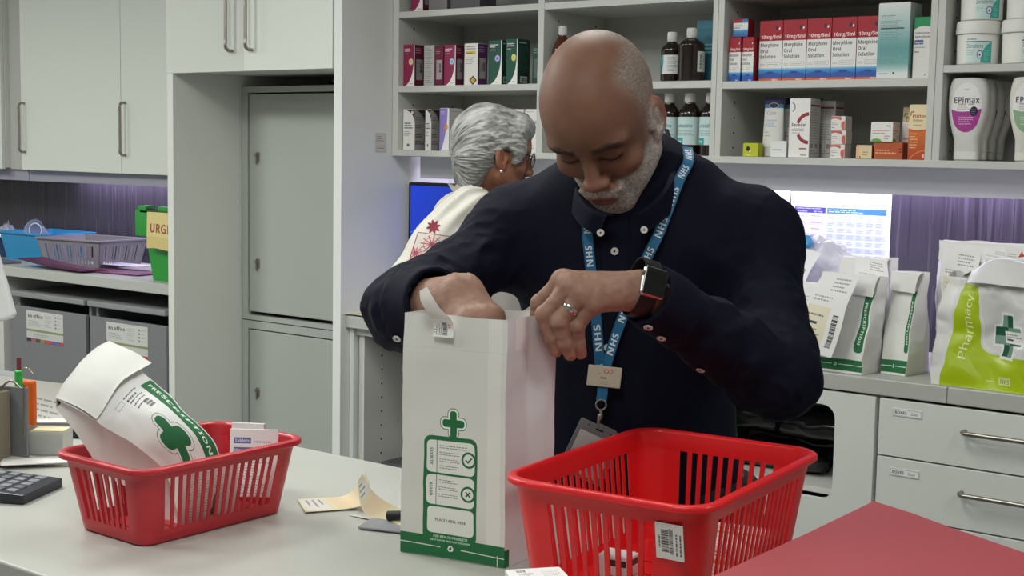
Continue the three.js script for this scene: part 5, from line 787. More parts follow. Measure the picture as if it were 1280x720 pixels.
// ------------------------------------------------------------------ trays and tub on the far left worktop
function tray(name, label, pos, turn, w, d, h, m, slots, holes) {
  const t = thing(name, label, 'tray', pos, turn); const k = 0.86;
  m.side = THREE.DoubleSide;
  const wall = (s) => { const n = s % 2 ? d : w, o = s % 2 ? w : d; return (u, y, off) => { const q = k + (1 - k) * y / h; let x = (u - 0.5) * n * q, z = o / 2 * q + off; for (let i = 0; i < s; i++) [x, z] = [z, -x]; return [x, y, z]; }; };
  const pt = (f, u0, u1, y0, y1) => { const g = [surf((u, v) => f(u0 + (u1 - u0) * u, y0 + (y1 - y0) * v, 0), 2, 2), surf((u, v) => f(u0 + (u1 - u0) * u, y0 + (y1 - y0) * v, -0.003), 2, 2, true), surf((u, v) => f(u0 + (u1 - u0) * u, y1, -0.003 * v), 2, 1), surf((u, v) => f(u0, y0 + (y1 - y0) * u, -0.003 * v), 2, 1), surf((u, v) => f(u1, y0 + (y1 - y0) * u, -0.003 * (1 - v)), 2, 1)]; return join(g); };
  obj('base', rb(w * k, 0.004, d * k, 0.001).translate(0, 0.0025, 0), m, t);
  for (let s = 0; s < 4; s++) {
    const f = wall(s), n = slots; if (!n) { obj('side', pt(f, 0, 1, 0, h), m, t); continue; }
    obj('side', [pt(f, 0, 1, 0, h * 0.16), pt(f, 0, 1, h * 0.8, h), pt(f, 0, 0.1, h * 0.16, h * 0.8), pt(f, 0.9, 1, h * 0.16, h * 0.8)], m, t);
    if (s < 2) for (let i = 1; i < n; i++) obj('slat', pt(f, 0.1 + 0.8 * (i - 0.22) / n, 0.1 + 0.8 * (i + 0.22) / n, h * 0.16, h * 0.8), m, t); else obj('slats', join(Array.from({ length: n - 1 }, (_, i) => pt(f, 0.1 + 0.8 * (i + 0.78) / n, 0.1 + 0.8 * (i + 1.22) / n, h * 0.16, h * 0.8))), m, t);
  }
  const R = rrShape(w + 0.016, d + 0.016, 0.012); R.holes.push(rrShape(w - 0.004, d - 0.004, 0.01, 0, 0, THREE.Path)); obj('rim', new THREE.ExtrudeGeometry(R, { depth: 0.006, bevelEnabled: true, bevelSize: 0.001, bevelThickness: 0.001, curveSegments: 6 }).rotateX(-Math.PI / 2).translate(0, h - 0.004, 0), m, t);
  return t;
}
tray('wire_tray', 'grey slatted plastic tray on the far left worktop', [-5.535, W0 + 0.0006, -3.98], 0.12, 0.42, 0.3, 0.13, std(0x8a868e, 0.5), 14);
tray('blue_tray', 'bright blue plastic tray behind the grey slatted one', [-5.97, W0 + 0.0006, -4.03], -0.02, 0.36, 0.3, 0.135, std(0x2d8fc4, 0.45), 0);
tray('blue_tray', 'slate blue plastic tray cut by the left picture edge', [-6.37, W0 + 0.0006, -4.02], 0, 0.34, 0.3, 0.12, std(0x5b6f9c, 0.45), 0);
{
  const cl = phys(0xdfe3ee, 0.12, { transmission: 0.6, side: THREE.DoubleSide });
  const cup = thing('plastic_cup', 'clear plastic cup lying tilted in the blue tray', 'cup', [-5.95, W0 + 0.12, -4.0], 0.4);
  const g = lathe([[0.022, 0], [0.03, 0.002], [0.04, 0.07], [0.052, 0.1], [0.054, 0.1], [0.042, 0.07], [0.032, 0.004], [0.0, 0.004]], 10); g.rotateX(1.2); obj('cup', g, cl, cup); obj('inner_ring', new THREE.TorusGeometry(0.034, 0.003, 8, 24).translate(0, 0.03, 0.075), std(0xe6e8f2, 0.3), cup);
  const fl = sheet((u, v) => { const a = u * 6.28; return [-6.2 + Math.cos(a) * 0.09 * v + 0.03 * nz(u * 5, v * 3, 1), W0 + 0.16 - v * 0.05 + 0.06 * nz(u * 6, v * 4, 8), -3.95 + Math.sin(a) * 0.07 * v]; }, 36, 12, 0.0008); tag(obj('plastic_wrap', fl, cl), 'crumpled clear plastic wrap on the slate blue tray', 'wrap');
  const card = (n, l, c, pos, t, w, d) => tag(obj(n, rb(w, 0.006, d, 0.0015).rotateY(t).translate(...pos), c), l, 'folder');
  const pm = std(0x5b2347, 0.4);
  tag(obj('folder', sheet((u, v) => [-5.7 + u * 0.48 + v * 0.02, W0 + 0.012 + 0.028 * (1 - u) ** 2, -3.69 - v * 0.125], 14, 4, 0.004), pm), 'dark purple folder curling up in front of the grey tray', 'folder');
  card('folder', 'dark purple folder lying flat against the green tub', std(0x6b2a52, 0.4), [-5.2, W0 + 0.0042, -3.84], 0.1, 0.5, 0.16);
  const sm = canvasMat(128, 64, (g2, w, h) => { fill(g2, '#e0d9ea', 0, 0, w, h); lines(g2, 10, 14, 100, 4, 11, 4, '#9a7fa8'); }); tag(obj('paper_sheet', rb(0.3, 0.002, 0.11, 0.0006).rotateY(0.1).translate(-5.27, W0 + 0.024, -3.95), sm), 'pale lilac printed sheet lying on the dark purple folder', 'paper');
  tag(obj('folder', rb(0.26, 0.01, 0.1, 0.002).rotateY(-0.1).translate(-5.97, W0 + 0.0062, -3.76), std(0x6d6a7c, 0.4)), 'grey folder at the far left front of the left worktop', 'folder');
}
{ // green tub marked urgent
  const t = thing('storage_tub', 'bright green plastic tub with a cream URGENT note by the tall cabinet', 'tub', [-4.6, W0 + 0.0006, -3.83], 0);
  const gm = phys(0x1b9330, 0.35, { clearcoat: 0.2, side: THREE.DoubleSide });
  const wall = (u, v, off) => { const q = 0.8 + 0.2 * v, hw = 0.21 * q + off, hd = 0.12 * q + off; const a = u * 4, s = Math.floor(a) % 4, f = a - Math.floor(a); const c = [[-hw, hd], [hw, hd], [hw, -hd], [-hw, -hd]]; const A = c[s], B = c[(s + 1) % 4]; return [A[0] + (B[0] - A[0]) * f, v * 0.29, A[1] + (B[1] - A[1]) * f]; };
  obj('body', [surf((u, v) => wall(u, v, 0), 32, 8), surf((u, v) => wall(u, v, -0.004), 32, 8, true), rb(0.334, 0.005, 0.19, 0.001).translate(0, 0.003, 0)], gm, t);
  obj('rim', [surf((u, v) => { const p = wall(u, 1, [0.004, 0.02, 0.02, 0.004][Math.round(v * 3)]); p[1] = [0.19, 0.19, 0.3, 0.3][Math.round(v * 3)]; return p; }, 64, 3), bx(-0.215, -0.16, 0.3, 0.318, 0.09, 0.14, 0.003), bx(-0.08, 0.0, 0.3, 0.318, 0.09, 0.14, 0.003), bx(-0.2, 0.2, 0.288, 0.3, 0.122, 0.14, 0.002), bx(-0.2, 0.2, 0.288, 0.3, -0.14, -0.122, 0.002)], gm, t);
  obj('painted_inner_shadow', bx(-0.16, -0.08, 0.3, 0.308, 0.12, 0.135, 0.002), M.black, t);  // black bar put in for the shade in the rim gap
  obj('end_handle', bx(-0.245, -0.205, 0.08, 0.19, -0.05, 0.05, 0.01), M.black, t);
  const nm = canvasMat(320, 192, (g, w, h) => { fill(g, '#dccb8b', 0, 0, w, h); fill(g, '#d3c07d', 0, 130, w, 62); txt(g, 'URGENT', 24, 86, 66, '#8a4630', { sx: 1.0 }); });
  obj('note', sheet((u, v) => [-0.145 + u * 0.26, 0.14 + v * 0.155 + 0.004 * Math.sin(u * 8) * (1 - v), 0.144 + 0.002 * Math.sin(u * 5) + 0.004 * (1 - v)], 10, 6, 0.0008), nm, t);
}
// ------------------------------------------------------------------ people
const frame = (cols, t) => { // local frame <-> world; cols = rows of the rotation matrix
  const R = cols; return {
    toL: (x, y, z) => { const a = x - t[0], b = y - t[1], c = z - t[2]; return [R[0][0] * a + R[1][0] * b + R[2][0] * c, R[0][1] * a + R[1][1] * b + R[2][1] * c, R[0][2] * a + R[1][2] * b + R[2][2] * c]; },
    toW: (p) => [t[0] + R[0][0] * p[0] + R[0][1] * p[1] + R[0][2] * p[2], t[1] + R[1][0] * p[0] + R[1][1] * p[1] + R[1][2] * p[2], t[2] + R[2][0] * p[0] + R[2][1] * p[1] + R[2][2] * p[2]],
    mat: new THREE.Matrix4().set(R[0][0], R[0][1], R[0][2], t[0], R[1][0], R[1][1], R[1][2], t[1], R[2][0], R[2][1], R[2][2], t[2], 0, 0, 0, 1),
  };
};
function ear(x, y, z, s, c) { // s = +1 left, -1 right
  let px = x * s - c[0], py = y - c[1], pz = z - c[2]; const an = 0.42, ca = Math.cos(an), sa = Math.sin(an);
  const n = px * ca - pz * sa * -1 * 1, b = -pz * ca + px * sa; // n outward, b backward
  const tl = 0.16, by = b * Math.cos(tl) - py * Math.sin(tl), uy = py * Math.cos(tl) + b * Math.sin(tl);
  let d = ell(n, by, uy, 0, 0.002, 0.0, 0.0088, 0.02, 0.0345);
  d = smin(d, ell(n, by, uy, 0.0, -0.007, -0.026, 0.0065, 0.009, 0.011), 0.006);
  d = smax(d, -ell(n, by, uy, 0.010, -0.001, 0.004, 0.0085, 0.0115, 0.022), 0.003);
  d = smin(d, ell(n, by, uy, 0.002, 0.001, 0.006, 0.004, 0.005, 0.014), 0.004);
  return smin(d, ell(n, by, uy, 0.003, -0.014, -0.006, 0.005, 0.006, 0.008), 0.005);
}
function headField(o) {
  const { neckA, neckB, neckR, male } = o;
  return (x, y, z) => {
    const ax = Math.abs(x);
    let d = ell(x, y, z, 0, 0.034, -0.008, 0.079, 0.0885, 0.0945);
    d = smin(d, ell(x, y, z, 0, 0.03, 0.03, 0.064, 0.07, 0.07), 0.03);
    d = smin(d, ell(x, y, z, 0, -0.03, 0.025, 0.06, 0.082, 0.062), 0.03);
    d = smin(d, caps(ax, y, z, [0.052, -0.06, 0.01], [0.014, -0.104, 0.068], 0.022, 0.017), 0.028);
    d = smin(d, ell(x, y, z, 0, -0.1, 0.07, 0.026, 0.02, 0.02), 0.018);
    d = smin(d, ell(ax, y, z, 0.028, 0.021, 0.077, 0.03, 0.009, 0.013), 0.016);
    d = smin(d, ell(ax, y, z, 0.043, -0.03, 0.064, 0.021, 0.018, 0.018), 0.018);
    d = smax(d, -ell(ax, y, z, 0.032, -0.001, 0.102, 0.02, 0.0125, 0.021), 0.014);
    d = smin(d, ell(ax, y, z, 0.032, -0.0015, 0.0775, 0.0165, 0.0125, 0.0125), 0.004);
    let n = caps(x, y, z, [0, 0.012, 0.087], [0, -0.034, 0.107], 0.0085, 0.0105);
    n = smin(n, ell(x, y, z, 0, -0.037, 0.107, 0.0125, 0.01, 0.0105), 0.006);
    n = smin(n, ell(ax, y, z, 0.0125, -0.041, 0.098, 0.0078, 0.0078, 0.0105), 0.006);
    d = smin(d, n, 0.009);
    d = smax(d, -ell(ax, y, z, 0.0065, -0.0495, 0.105, 0.0038, 0.004, 0.005), 0.003);
    d = smin(d, ell(x, y, z, 0, -0.066, 0.088, 0.03, 0.013, 0.012), 0.012);
    d = smin(d, ell(ax, y, z, 0.008, -0.068, 0.0975, 0.016, 0.0048, 0.0055), 0.005);
    d = smin(d, ell(x, y, z, 0, -0.079, 0.0955, 0.017, 0.0055, 0.0065), 0.005);
    d = smax(d, -ell(x, y, z, 0, -0.0735, 0.104, 0.027, 0.0016, 0.008), 0.003);
    if (male) { d += -0.0035 * sstep(-0.045, -0.075, y) * sstep(0.0, 0.03, z) * 0.6; d = smin(d, ell(ax, y, z, 0.014, -0.058, 0.095, 0.02, 0.007, 0.007), 0.008); d -= 0.0016 * sstep(0.013, 0.017, y) * sstep(0.029, 0.025, y) * sstep(0.012, 0.02, ax) * sstep(0.055, 0.045, ax) * sstep(0.05, 0.07, z); }
    d = smin(d, caps(x, y, z, neckA, neckB, neckR[0], neckR[1]), 0.025);
    return smin(d, ear(x, y, z, x < 0 ? -1 : 1, [0.0775, -0.012, 0.002]), 0.005);
  };
}
const SK = { base: [0.225, 0.118, 0.076], deep: [0.165, 0.074, 0.05], red: [0.34, 0.155, 0.115], pale: [0.37, 0.22, 0.165] };
const skinMat = (extra = {}) => phys(0xffffff, 0.52, { vertexColors: true, specularIntensity: 0.45, ...extra });
const fbm = (x, y, z) => nz(x, y, z) + 0.5 * nz(x * 2.1, y * 2.1, z * 2.1);
function merged(list) { for (const g of list) for (const k of Object.keys(g.attributes)) if (!['position', 'normal', 'uv', 'color'].includes(k)) g.deleteAttribute(k); return mergeGeometries(list, false); }
// a hand: wrist, knuckle chains and thumb; returns field
function handField(wr, chains, thumb, extra) {
  const R0 = [[0.0145, 0.0105, 0.0092, 0.0078], [0.0145, 0.0108, 0.0095, 0.008], [0.014, 0.0102, 0.009, 0.0076], [0.0125, 0.009, 0.008, 0.0068]];
  return (x, y, z) => {
    let palm = 9; for (let i = 0; i < 4; i++) palm = smin(palm, caps(x, y, z, wr, chains[i][0], 0.0205, R0[i][0]), 0.014);
    for (let i = 0; i < 3; i++) palm = smin(palm, caps(x, y, z, chains[i][0], chains[i + 1][0], R0[i][0] * 0.95, R0[i + 1][0] * 0.95), 0.008);
    palm = smin(palm, caps(x, y, z, thumb[0], thumb[1], 0.017, 0.0145), 0.02);
    let d = palm;
    for (let i = 0; i < 4; i++) { const c = chains[i], r = R0[i]; let f = caps(x, y, z, c[0], c[1], r[0] * 0.86, r[1]); f = smin(f, caps(x, y, z, c[1], c[2], r[1], r[2]), 0.004); f = smin(f, caps(x, y, z, c[2], c[3], r[2], r[3]), 0.004); f = smin(f, ell(x, y, z, c[1][0], c[1][1], c[1][2], r[1] * 1.07, r[1] * 1.07, r[1] * 1.07), 0.003); d = Math.min(d, smin(palm, f, 0.007)) ; d = smin(d, f, 0.0025); }
    let t = caps(x, y, z, thumb[1], thumb[2], 0.0125, 0.0105); t = smin(t, caps(x, y, z, thumb[2], thumb[3], 0.0108, 0.0085), 0.004); d = smin(d, t, 0.005);
    return extra ? smin(d, extra(x, y, z), 0.016) : d;
  };
}
const boundsOf = (pts, pad) => { const lo = [9, 9, 9], hi = [-9, -9, -9]; for (const p of pts) for (let i = 0; i < 3; i++) { lo[i] = Math.min(lo[i], p[i] - pad); hi[i] = Math.max(hi[i], p[i] + pad); } return [lo, hi]; };
const march = (f, p, dir, gap = 0.002) => { let t = 0; for (let i = 0; i < 90; i++) { const d = f(p[0] + dir[0] * t, p[1] + dir[1] * t, p[2] + dir[2] * t); if (d < gap + 0.0003) break; t += Math.max(0.0008, (d - gap) * 0.7); if (t > 0.5) break; } return [p[0] + dir[0] * t, p[1] + dir[1] * t, p[2] + dir[2] * t]; };
const gradOf = (f, p) => { const e = 0.002, n = V(f(p[0] + e, p[1], p[2]) - f(p[0] - e, p[1], p[2]), f(p[0], p[1] + e, p[2]) - f(p[0], p[1] - e, p[2]), f(p[0], p[1], p[2] + e) - f(p[0], p[1], p[2] - e)); return n.normalize(); };
function buttonAt(parent, name, p, n, r, m, hole) {
  const g = [lathe([[0, 0], [r, 0], [r * 1.02, r * 0.25], [r * 0.85, r * 0.36], [r * 0.7, r * 0.24], [0, r * 0.24]], 24)]; const o = obj(name, g, m, parent); o.position.set(...p); o.quaternion.setFromUnitVectors(V(0, 1, 0), n);
  if (hole) { const k = obj('thread', rb(r * 0.5, r * 0.2, r * 0.5, 0.0005).translate(0, r * 0.25, 0), M.black, o); k.name = 'thread'; }
  return o;
}
// ---------------------------------------------------------------- the man at the counter
{
  const man = thing('person', 'bald grey bearded man in dark navy shirt reaching into a paper bag', 'person');
  const shR = [-1.300, 1.350, -1.712], elR = [-1.309, 1.249, -1.475], wrR = [-1.155, 1.287, -1.408], shL = [-0.963, 1.350, -1.870], elL = [-0.855, 1.176, -1.738], wrL = [-0.927, 1.296, -1.515];
  const neck = [-1.141, 1.43, -1.82], chest = [-1.143, 1.300, -1.803], waist = [-1.152, 1.063, -1.86], hip = [-1.158, 0.93, -1.885];
  const H = frame([[0.9726, 0.0887, 0.2148], [0.0897, 0.7093, -0.6991], [-0.2143, 0.6993, 0.682]], [-1.1166, 1.5335, -1.6785]);
  const F = frame([[0.906, 0, 0.423], [0, 1, 0], [-0.423, 0, 0.906]], chest); // torso frame: x to his left, z forward
  const nA = [0, -0.035, -0.04], nB = H.toL(...neck);
  const head = headField({ neckA: nA, neckB: nB, neckR: [0.054, 0.058], male: true });
  const headColor = (x, y, z) => {
    const ax = Math.abs(x), n = fbm(x * 45, y * 45, z * 45), sp = nz(x * 420, y * 420, z * 420), sp2 = nz(x * 260 + 7, y * 260, z * 260);
    let c = mix3(SK.base, SK.deep, Math.min(1, Math.max(0, 0.3 + 0.3 * n - 0.25 * sstep(0.02, -0.05, y))));  // lower face lightened in the colour, in place of light bounced off the counter
    c = mix3(c, SK.red, 0.55 * sstep(0.03, 0, Math.hypot(ax - 0.045, y + 0.03, (z - 0.07) * 0.6)));  // reddish cheeks and nose, tone also raised in place of missing fill light
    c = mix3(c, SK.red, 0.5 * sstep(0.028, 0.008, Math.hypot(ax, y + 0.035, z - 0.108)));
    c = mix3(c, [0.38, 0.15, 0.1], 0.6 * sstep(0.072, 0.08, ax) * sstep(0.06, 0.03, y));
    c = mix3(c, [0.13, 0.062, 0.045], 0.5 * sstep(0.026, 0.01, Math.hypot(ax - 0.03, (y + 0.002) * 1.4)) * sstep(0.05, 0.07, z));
    // shaved hair on sides and back
    const onHead = ax < 0.0795 || y > 0.03 ? 1 : 0;
    const side = sstep(0.042, 0.062, ax) * sstep(0.05, 0.015, z) * sstep(-0.035, -0.01, y) * sstep(0.118, 0.085, y), back = sstep(-0.02, -0.06, z) * sstep(0.135, 0.1, y) * sstep(-0.075, -0.05, y);
    const hair = Math.min(1, Math.max(side, back)) * onHead * (1 - 0.9 * sstep(0.076, 0.08, ax) * (y < 0.02 && y > -0.05 && z > -0.03 && z < 0.015 ? 1 : 0));
    c = mix3(c, mix3([0.17, 0.135, 0.115], [0.46, 0.42, 0.37], Math.min(1, Math.max(0, 0.42 + 0.75 * sp + 0.3 * sp2))), hair * 0.72);
    // beard and moustache
    const line = -0.028 - 0.5 * (z - 0.02) * sstep(0.0, 0.09, z) - 0.0; // cheek line falls towards the mouth
    let beard = sstep(line + 0.008, line - 0.012, y + 0.006 * sp2) * sstep(-0.012, 0.012, z + (y < -0.08 ? 0.02 : 0)) * sstep(-0.155, -0.13, y);
    const burn = sstep(0.052, 0.062, ax) * sstep(0.03, 0.012, z) * sstep(-0.008, 0.004, z) * sstep(-0.06, -0.03, y) * sstep(0.03, 0.0, y); beard = Math.max(beard, burn);
    beard = Math.max(beard, sstep(-0.052, -0.056, y) * sstep(-0.075, -0.069, y) * sstep(0.04, 0.03, ax) * sstep(0.07, 0.08, z));
    const lips = sstep(0.024, 0.018, ax) * sstep(-0.064, -0.067, y) * sstep(-0.0845, -0.081, y) * sstep(0.086, 0.091, z), nose = sstep(-0.056, -0.052, y) * sstep(0.024, 0.02, ax) * sstep(0.085, 0.09, z);
    beard *= (1 - lips) * (1 - nose);
    c = mix3(c, mix3([0.18, 0.155, 0.14], [0.66, 0.62, 0.58], Math.min(1, Math.max(0, 0.5 + 0.85 * sp + 0.35 * sp2 + 0.16 * sstep(0.02, 0.06, ax)))), beard * (0.78 + 0.1 * sp2));
    c = mix3(c, [0.27, 0.1, 0.08], lips * 0.85); c = mix3(c, [0.05, 0.02, 0.02], sstep(-0.0715, -0.0728, y) * sstep(-0.0752, -0.0742, y) * sstep(0.026, 0.02, ax) * sstep(0.085, 0.09, z) * 0.85);
    // brows, lash line
    const by = 0.0195 + 0.004 * sstep(0.012, 0.036, ax) - 0.006 * sstep(0.036, 0.056, ax); const brow = sstep(0.0078, 0.0042, Math.abs(y - by)) * sstep(0.01, 0.015, ax) * sstep(0.057, 0.05, ax) * sstep(0.045, 0.06, z);
    c = mix3(c, [0.028, 0.02, 0.017], brow * (0.82 + 0.3 * sp2));
    const ly = -0.008 + 18 * (ax - 0.031) ** 2; c = mix3(c, [0.02, 0.012, 0.01], 0.92 * sstep(0.0034, 0.0018, Math.abs(y - ly)) * sstep(0.0185, 0.016, Math.abs(ax - 0.031)) * sstep(0.06, 0.07, z));
    return c;
  };
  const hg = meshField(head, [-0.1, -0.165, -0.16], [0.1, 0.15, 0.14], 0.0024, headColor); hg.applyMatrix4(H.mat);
  // right hand inside the bag, left hand on its edge
  const handColor = (tips) => (x, y, z) => { const n = fbm(x * 60, y * 60, z * 60); let c = mix3(SK.pale, SK.base, 0.35 + 0.4 * n); for (const t of tips) { const q = Math.hypot(x - t[0], y - t[1], z - t[2]); c = mix3(c, [0.42, 0.17, 0.12], 0.5 * sstep(0.016, 0.006, q)); } return c; };
  const rCh = [[[-1.113, 1.262, -1.372], [-1.108, 1.228, -1.372], [-1.106, 1.207, -1.376], [-1.106, 1.19, -1.38]], [[-1.104, 1.262, -1.387], [-1.096, 1.222, -1.39], [-1.096, 1.2, -1.394], [-1.097, 1.18, -1.398]], [[-1.103, 1.262, -1.404], [-1.094, 1.226, -1.408], [-1.095, 1.205, -1.412], [-1.097, 1.186, -1.414]], [[-1.108, 1.262, -1.42], [-1.1, 1.234, -1.424], [-1.1, 1.216, -1.427], [-1.102, 1.2, -1.428]]];
  const rF = handField(wrR, rCh, [[-1.148, 1.272, -1.392], [-1.134, 1.248, -1.372], [-1.124, 1.222, -1.366], [-1.117, 1.202, -1.366]], (x, y, z) => caps(x, y, z, elR, wrR, 0.042, 0.0285));
  const lCh = [[[-1.013, 1.314, -1.440], [-1.046, 1.283, -1.436], [-1.055, 1.253, -1.440], [-1.058, 1.232, -1.446]], [[-0.996, 1.309, -1.4355], [-1.024, 1.272, -1.417], [-1.0185, 1.241, -1.426], [-1.016, 1.224, -1.433]], [[-0.981, 1.300, -1.438], [-1.003, 1.264, -1.420], [-1.001, 1.236, -1.431], [-0.999, 1.220, -1.440]], [[-0.969, 1.289, -1.446], [-0.987, 1.259, -1.436], [-0.990, 1.236, -1.445], [-0.990, 1.221, -1.452]]];
  const lF = handField([-0.937, 1.303, -1.504], lCh, [[-0.975, 1.297, -1.492], [-1.012, 1.277, -1.484], [-1.036, 1.258, -1.470], [-1.048, 1.242, -1.459]], (x, y, z) => caps(x, y, z, elL, wrL, 0.04, 0.0245));
  const allR = [...rCh.flat(), wrR, [-1.24, 1.27, -1.434]], allL = [...lCh.flat(), wrL, [-0.9, 1.25, -1.58], [-1.05, 1.24, -1.47]];
  const [rl, rh] = boundsOf(allR, 0.03), [ll, lh] = boundsOf(allL, 0.032);
  const g1 = meshField((x, y, z) => rF(x, y, z) + 0.0004 * nz(x * 150, y * 150, z * 150), rl, rh, 0.0024, handColor(rCh.map((c) => c[3])));
  const tend = (x, y, z) => 0.0007 * nz(x * 120, y * 120, z * 120);
  const g2 = meshField((x, y, z) => lF(x, y, z) + tend(x, y, z), ll, lh, 0.0022, handColor(lCh.map((c) => c[3]).concat(lCh.map((c) => c[0]))));
  // trunk and legs under the clothes
  const torsoF = (g) => (x, y, z) => {
    const [a, b, c] = F.toL(x, y, z);
    let d = ell(a, b, c, 0, -0.01, 0, 0.165 + g, 0.21 + g, 0.112 + g);
    d = smin(d, ell(a, b, c, 0.005, -0.245, -0.045, 0.152 + g, 0.2 + g, 0.118 + g), 0.08);
    d = smin(d, ell(a, b, c, 0.01, -0.38, -0.07, 0.16 + g, 0.14 + g, 0.122 + g), 0.06);
    d = smin(d, caps(x, y, z, shR, shL, 0.05 + g, 0.05 + g), 0.06);
    d = smin(d, caps(x, y, z, neck, [-1.145, 1.36, -1.815], 0.05 + g, 0.07 + g), 0.06);
    d = smin(d, Math.min(caps(x, y, z, neck, [-1.262, 1.368, -1.738], 0.042 + g, 0.045 + g), caps(x, y, z, neck, [-1.0, 1.37, -1.862], 0.042 + g, 0.045 + g)), 0.05);
    return d;
  };
  const legs = (g) => (x, y, z) => { let d = 9; for (const s of [-1, 1]) { const hx = hip[0] + s * 0.09 * 0.906, hz = hip[2] - s * 0.09 * 0.423; d = smin(d, smin(caps(x, y, z, [hx, 0.9, hz], [hx + s * 0.02, 0.5, hz + 0.02], 0.088 + g, 0.062 + g), caps(x, y, z, [hx + s * 0.02, 0.5, hz + 0.02], [hx + s * 0.02, 0.1, hz - 0.02], 0.06 + g, 0.042 + g), 0.03), 0.03); } return smin(d, ell(x, y, z, hip[0], 0.93, hip[2], 0.16 + g, 0.13 + g, 0.125 + g), 0.06); };
  const armsF = (x, y, z) => smin(Math.min(smin(caps(x, y, z, shR, elR, 0.054, 0.046), caps(x, y, z, elR, wrR, 0.043, 0.03), 0.03), smin(caps(x, y, z, shL, elL, 0.054, 0.046), caps(x, y, z, elL, wrL, 0.043, 0.03), 0.03)), torsoF(0)(x, y, z), 0.05);
  const cutB = (x, y, z) => Math.max(Math.min(armsF(x, y, z), legs(0)(x, y, z)), y - 1.44); const bodyFn = (x, y, z) => Math.max(cutB(x, y, z), -caps(x, y, z, wrR, [-1.24, 1.27, -1.434], 0.07, 0.05), -caps(x, y, z, wrL, [-0.915, 1.28, -1.55], 0.07, 0.05));
  const g0 = meshField(bodyFn, [-1.44, 0.08, -2.06], [-0.76, 1.47, -1.36], 0.016, () => SK.base);
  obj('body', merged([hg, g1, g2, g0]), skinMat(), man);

  // shirt
  const dirR = V(wrR[0] - elR[0], wrR[1] - elR[1], wrR[2] - elR[2]), lenR = dirR.length(), dirL = V(wrL[0] - elL[0], wrL[1] - elL[1], wrL[2] - elL[2]), lenL = dirL.length(); dirR.normalize(); dirL.normalize();
  const along = (x, y, z, e, d) => (x - e[0]) * d.x + (y - e[1]) * d.y + (z - e[2]) * d.z;
  const endR = lenR * 0.58, endL = lenL * 1.02;
  const sleeve = (x, y, z, sh, el, wr, d, end, sd) => {
    const wr2 = [wr[0] + d.x * 0.04, wr[1] + d.y * 0.04, wr[2] + d.z * 0.04];
    let q = smin(caps(x, y, z, sh, el, 0.058, 0.055), caps(x, y, z, el, wr2, 0.056, 0.039), 0.04);
    const t = along(x, y, z, el, d), fold = Math.sin((t + 0.4 * nz(x * 9, y * 9, z * 9) * 0.1) * 95 + sd) * 0.0022 * sstep(-0.05, 0.02, t) * sstep(end - 0.05, end - 0.09, t);
    const kf = sstep(end - 0.03, end - 0.075, t); q += fold + kf * 0.010 * (Math.abs(nz(x * 15 + sd, y * 15, z * 15)) - 0.22) + kf * 0.005 * (Math.abs(nz(x * 34 + sd, y * 34, z * 34)) - 0.2) + kf * 0.004 * nz(x * 9 + sd, y * 9, z * 9);
    if (t > end - 0.062) q -= 0.0022 * sstep(end - 0.062, end - 0.059, t);
    q = smax(q, t - end, 0.003);
    return smax(q, -Math.max(caps(x, y, z, el, wr2, 0.05, 0.031), -(t - end + 0.02)), 0.002);
  };
  const tors = torsoF(0.012), nA2 = H.toW(nA);
  const shirt = (x, y, z) => {
    const [a, b, c] = F.toL(x, y, z);
    let d = tors(x, y, z);
    const w = Math.max(0, Math.min(1, (b + 0.45) * 3));
    d += 0.011 * w * (Math.abs(nz(a * 9 + b * 5, b * 5 - a * 4, c * 7)) - 0.22) + 0.003 * nz(a * 20, b * 9, c * 12);
    if (Math.abs(a + 0.005) < 0.018 && c > 0.02) d -= 0.0016;
    const sr = sleeve(x, y, z, shR, elR, wrR, dirR, endR, 2), sl = sleeve(x, y, z, shL, elL, wrL, dirL, endL, 9);
    d = smin(d, Math.min(sr, sl), 0.055);
    if (along(x, y, z, elR, dirR) > endR - 0.02 && sr > -0.004 && Math.hypot(x - wrR[0], y - wrR[1], z - wrR[2]) < 0.14) d = Math.max(d, sr);
    if (along(x, y, z, elL, dirL) > endL - 0.02 && sl > -0.004 && Math.hypot(x - wrL[0], y - wrL[1], z - wrL[2]) < 0.12) d = Math.max(d, sl);
    d = smax(d, -caps(x, y, z, neck, nA2, 0.055, 0.06) - 0.004, 0.004);
    return Math.max(d, 0.88 - y);
  };
  const navy = phys(0x090c1e, 0.82, { specularIntensity: 0.35 });
  const sg = meshField(shirt, [-1.46, 0.86, -2.07], [-0.74, 1.53, -1.36], 0.0058); obj('shirt', sg, navy, man);
  const fwd = [-0.6023, -0.0995, -0.7921];
  // collar leaves
  const coll = (inn, out, o2) => { const A = new THREE.CatmullRomCurve3(inn.map((p) => V(...p)), false, 'centripetal'), B = new THREE.CatmullRomCurve3(out.map((p) => V(...p)), false, 'centripetal'); return sheet((u, v) => { const a = A.getPoint(u), b = B.getPoint(u); const m = a.clone().lerp(b, 0.45).add(V(0.004, 0.012, 0.008)); const q = v < 0.5 ? a.clone().lerp(m, v * 2) : m.clone().lerp(b, v * 2 - 1); return q.toArray(); }, 28, 10, o2); };
  const cM = phys(0x090c1e, 0.82, { specularIntensity: 0.35, side: THREE.DoubleSide });
  const cl = coll([[-1.123, 1.519, -1.862], [-1.092, 1.488, -1.822], [-1.066, 1.464, -1.788], [-1.040, 1.430, -1.728], [-1.044, 1.407, -1.697], [-1.053, 1.394, -1.675]], [[-1.111, 1.488, -1.875], [-1.082, 1.464, -1.851], [-1.057, 1.444, -1.818], [-1.034, 1.414, -1.769], [-1.031, 1.384, -1.716], [-1.046, 1.363, -1.683]], 0.0022);
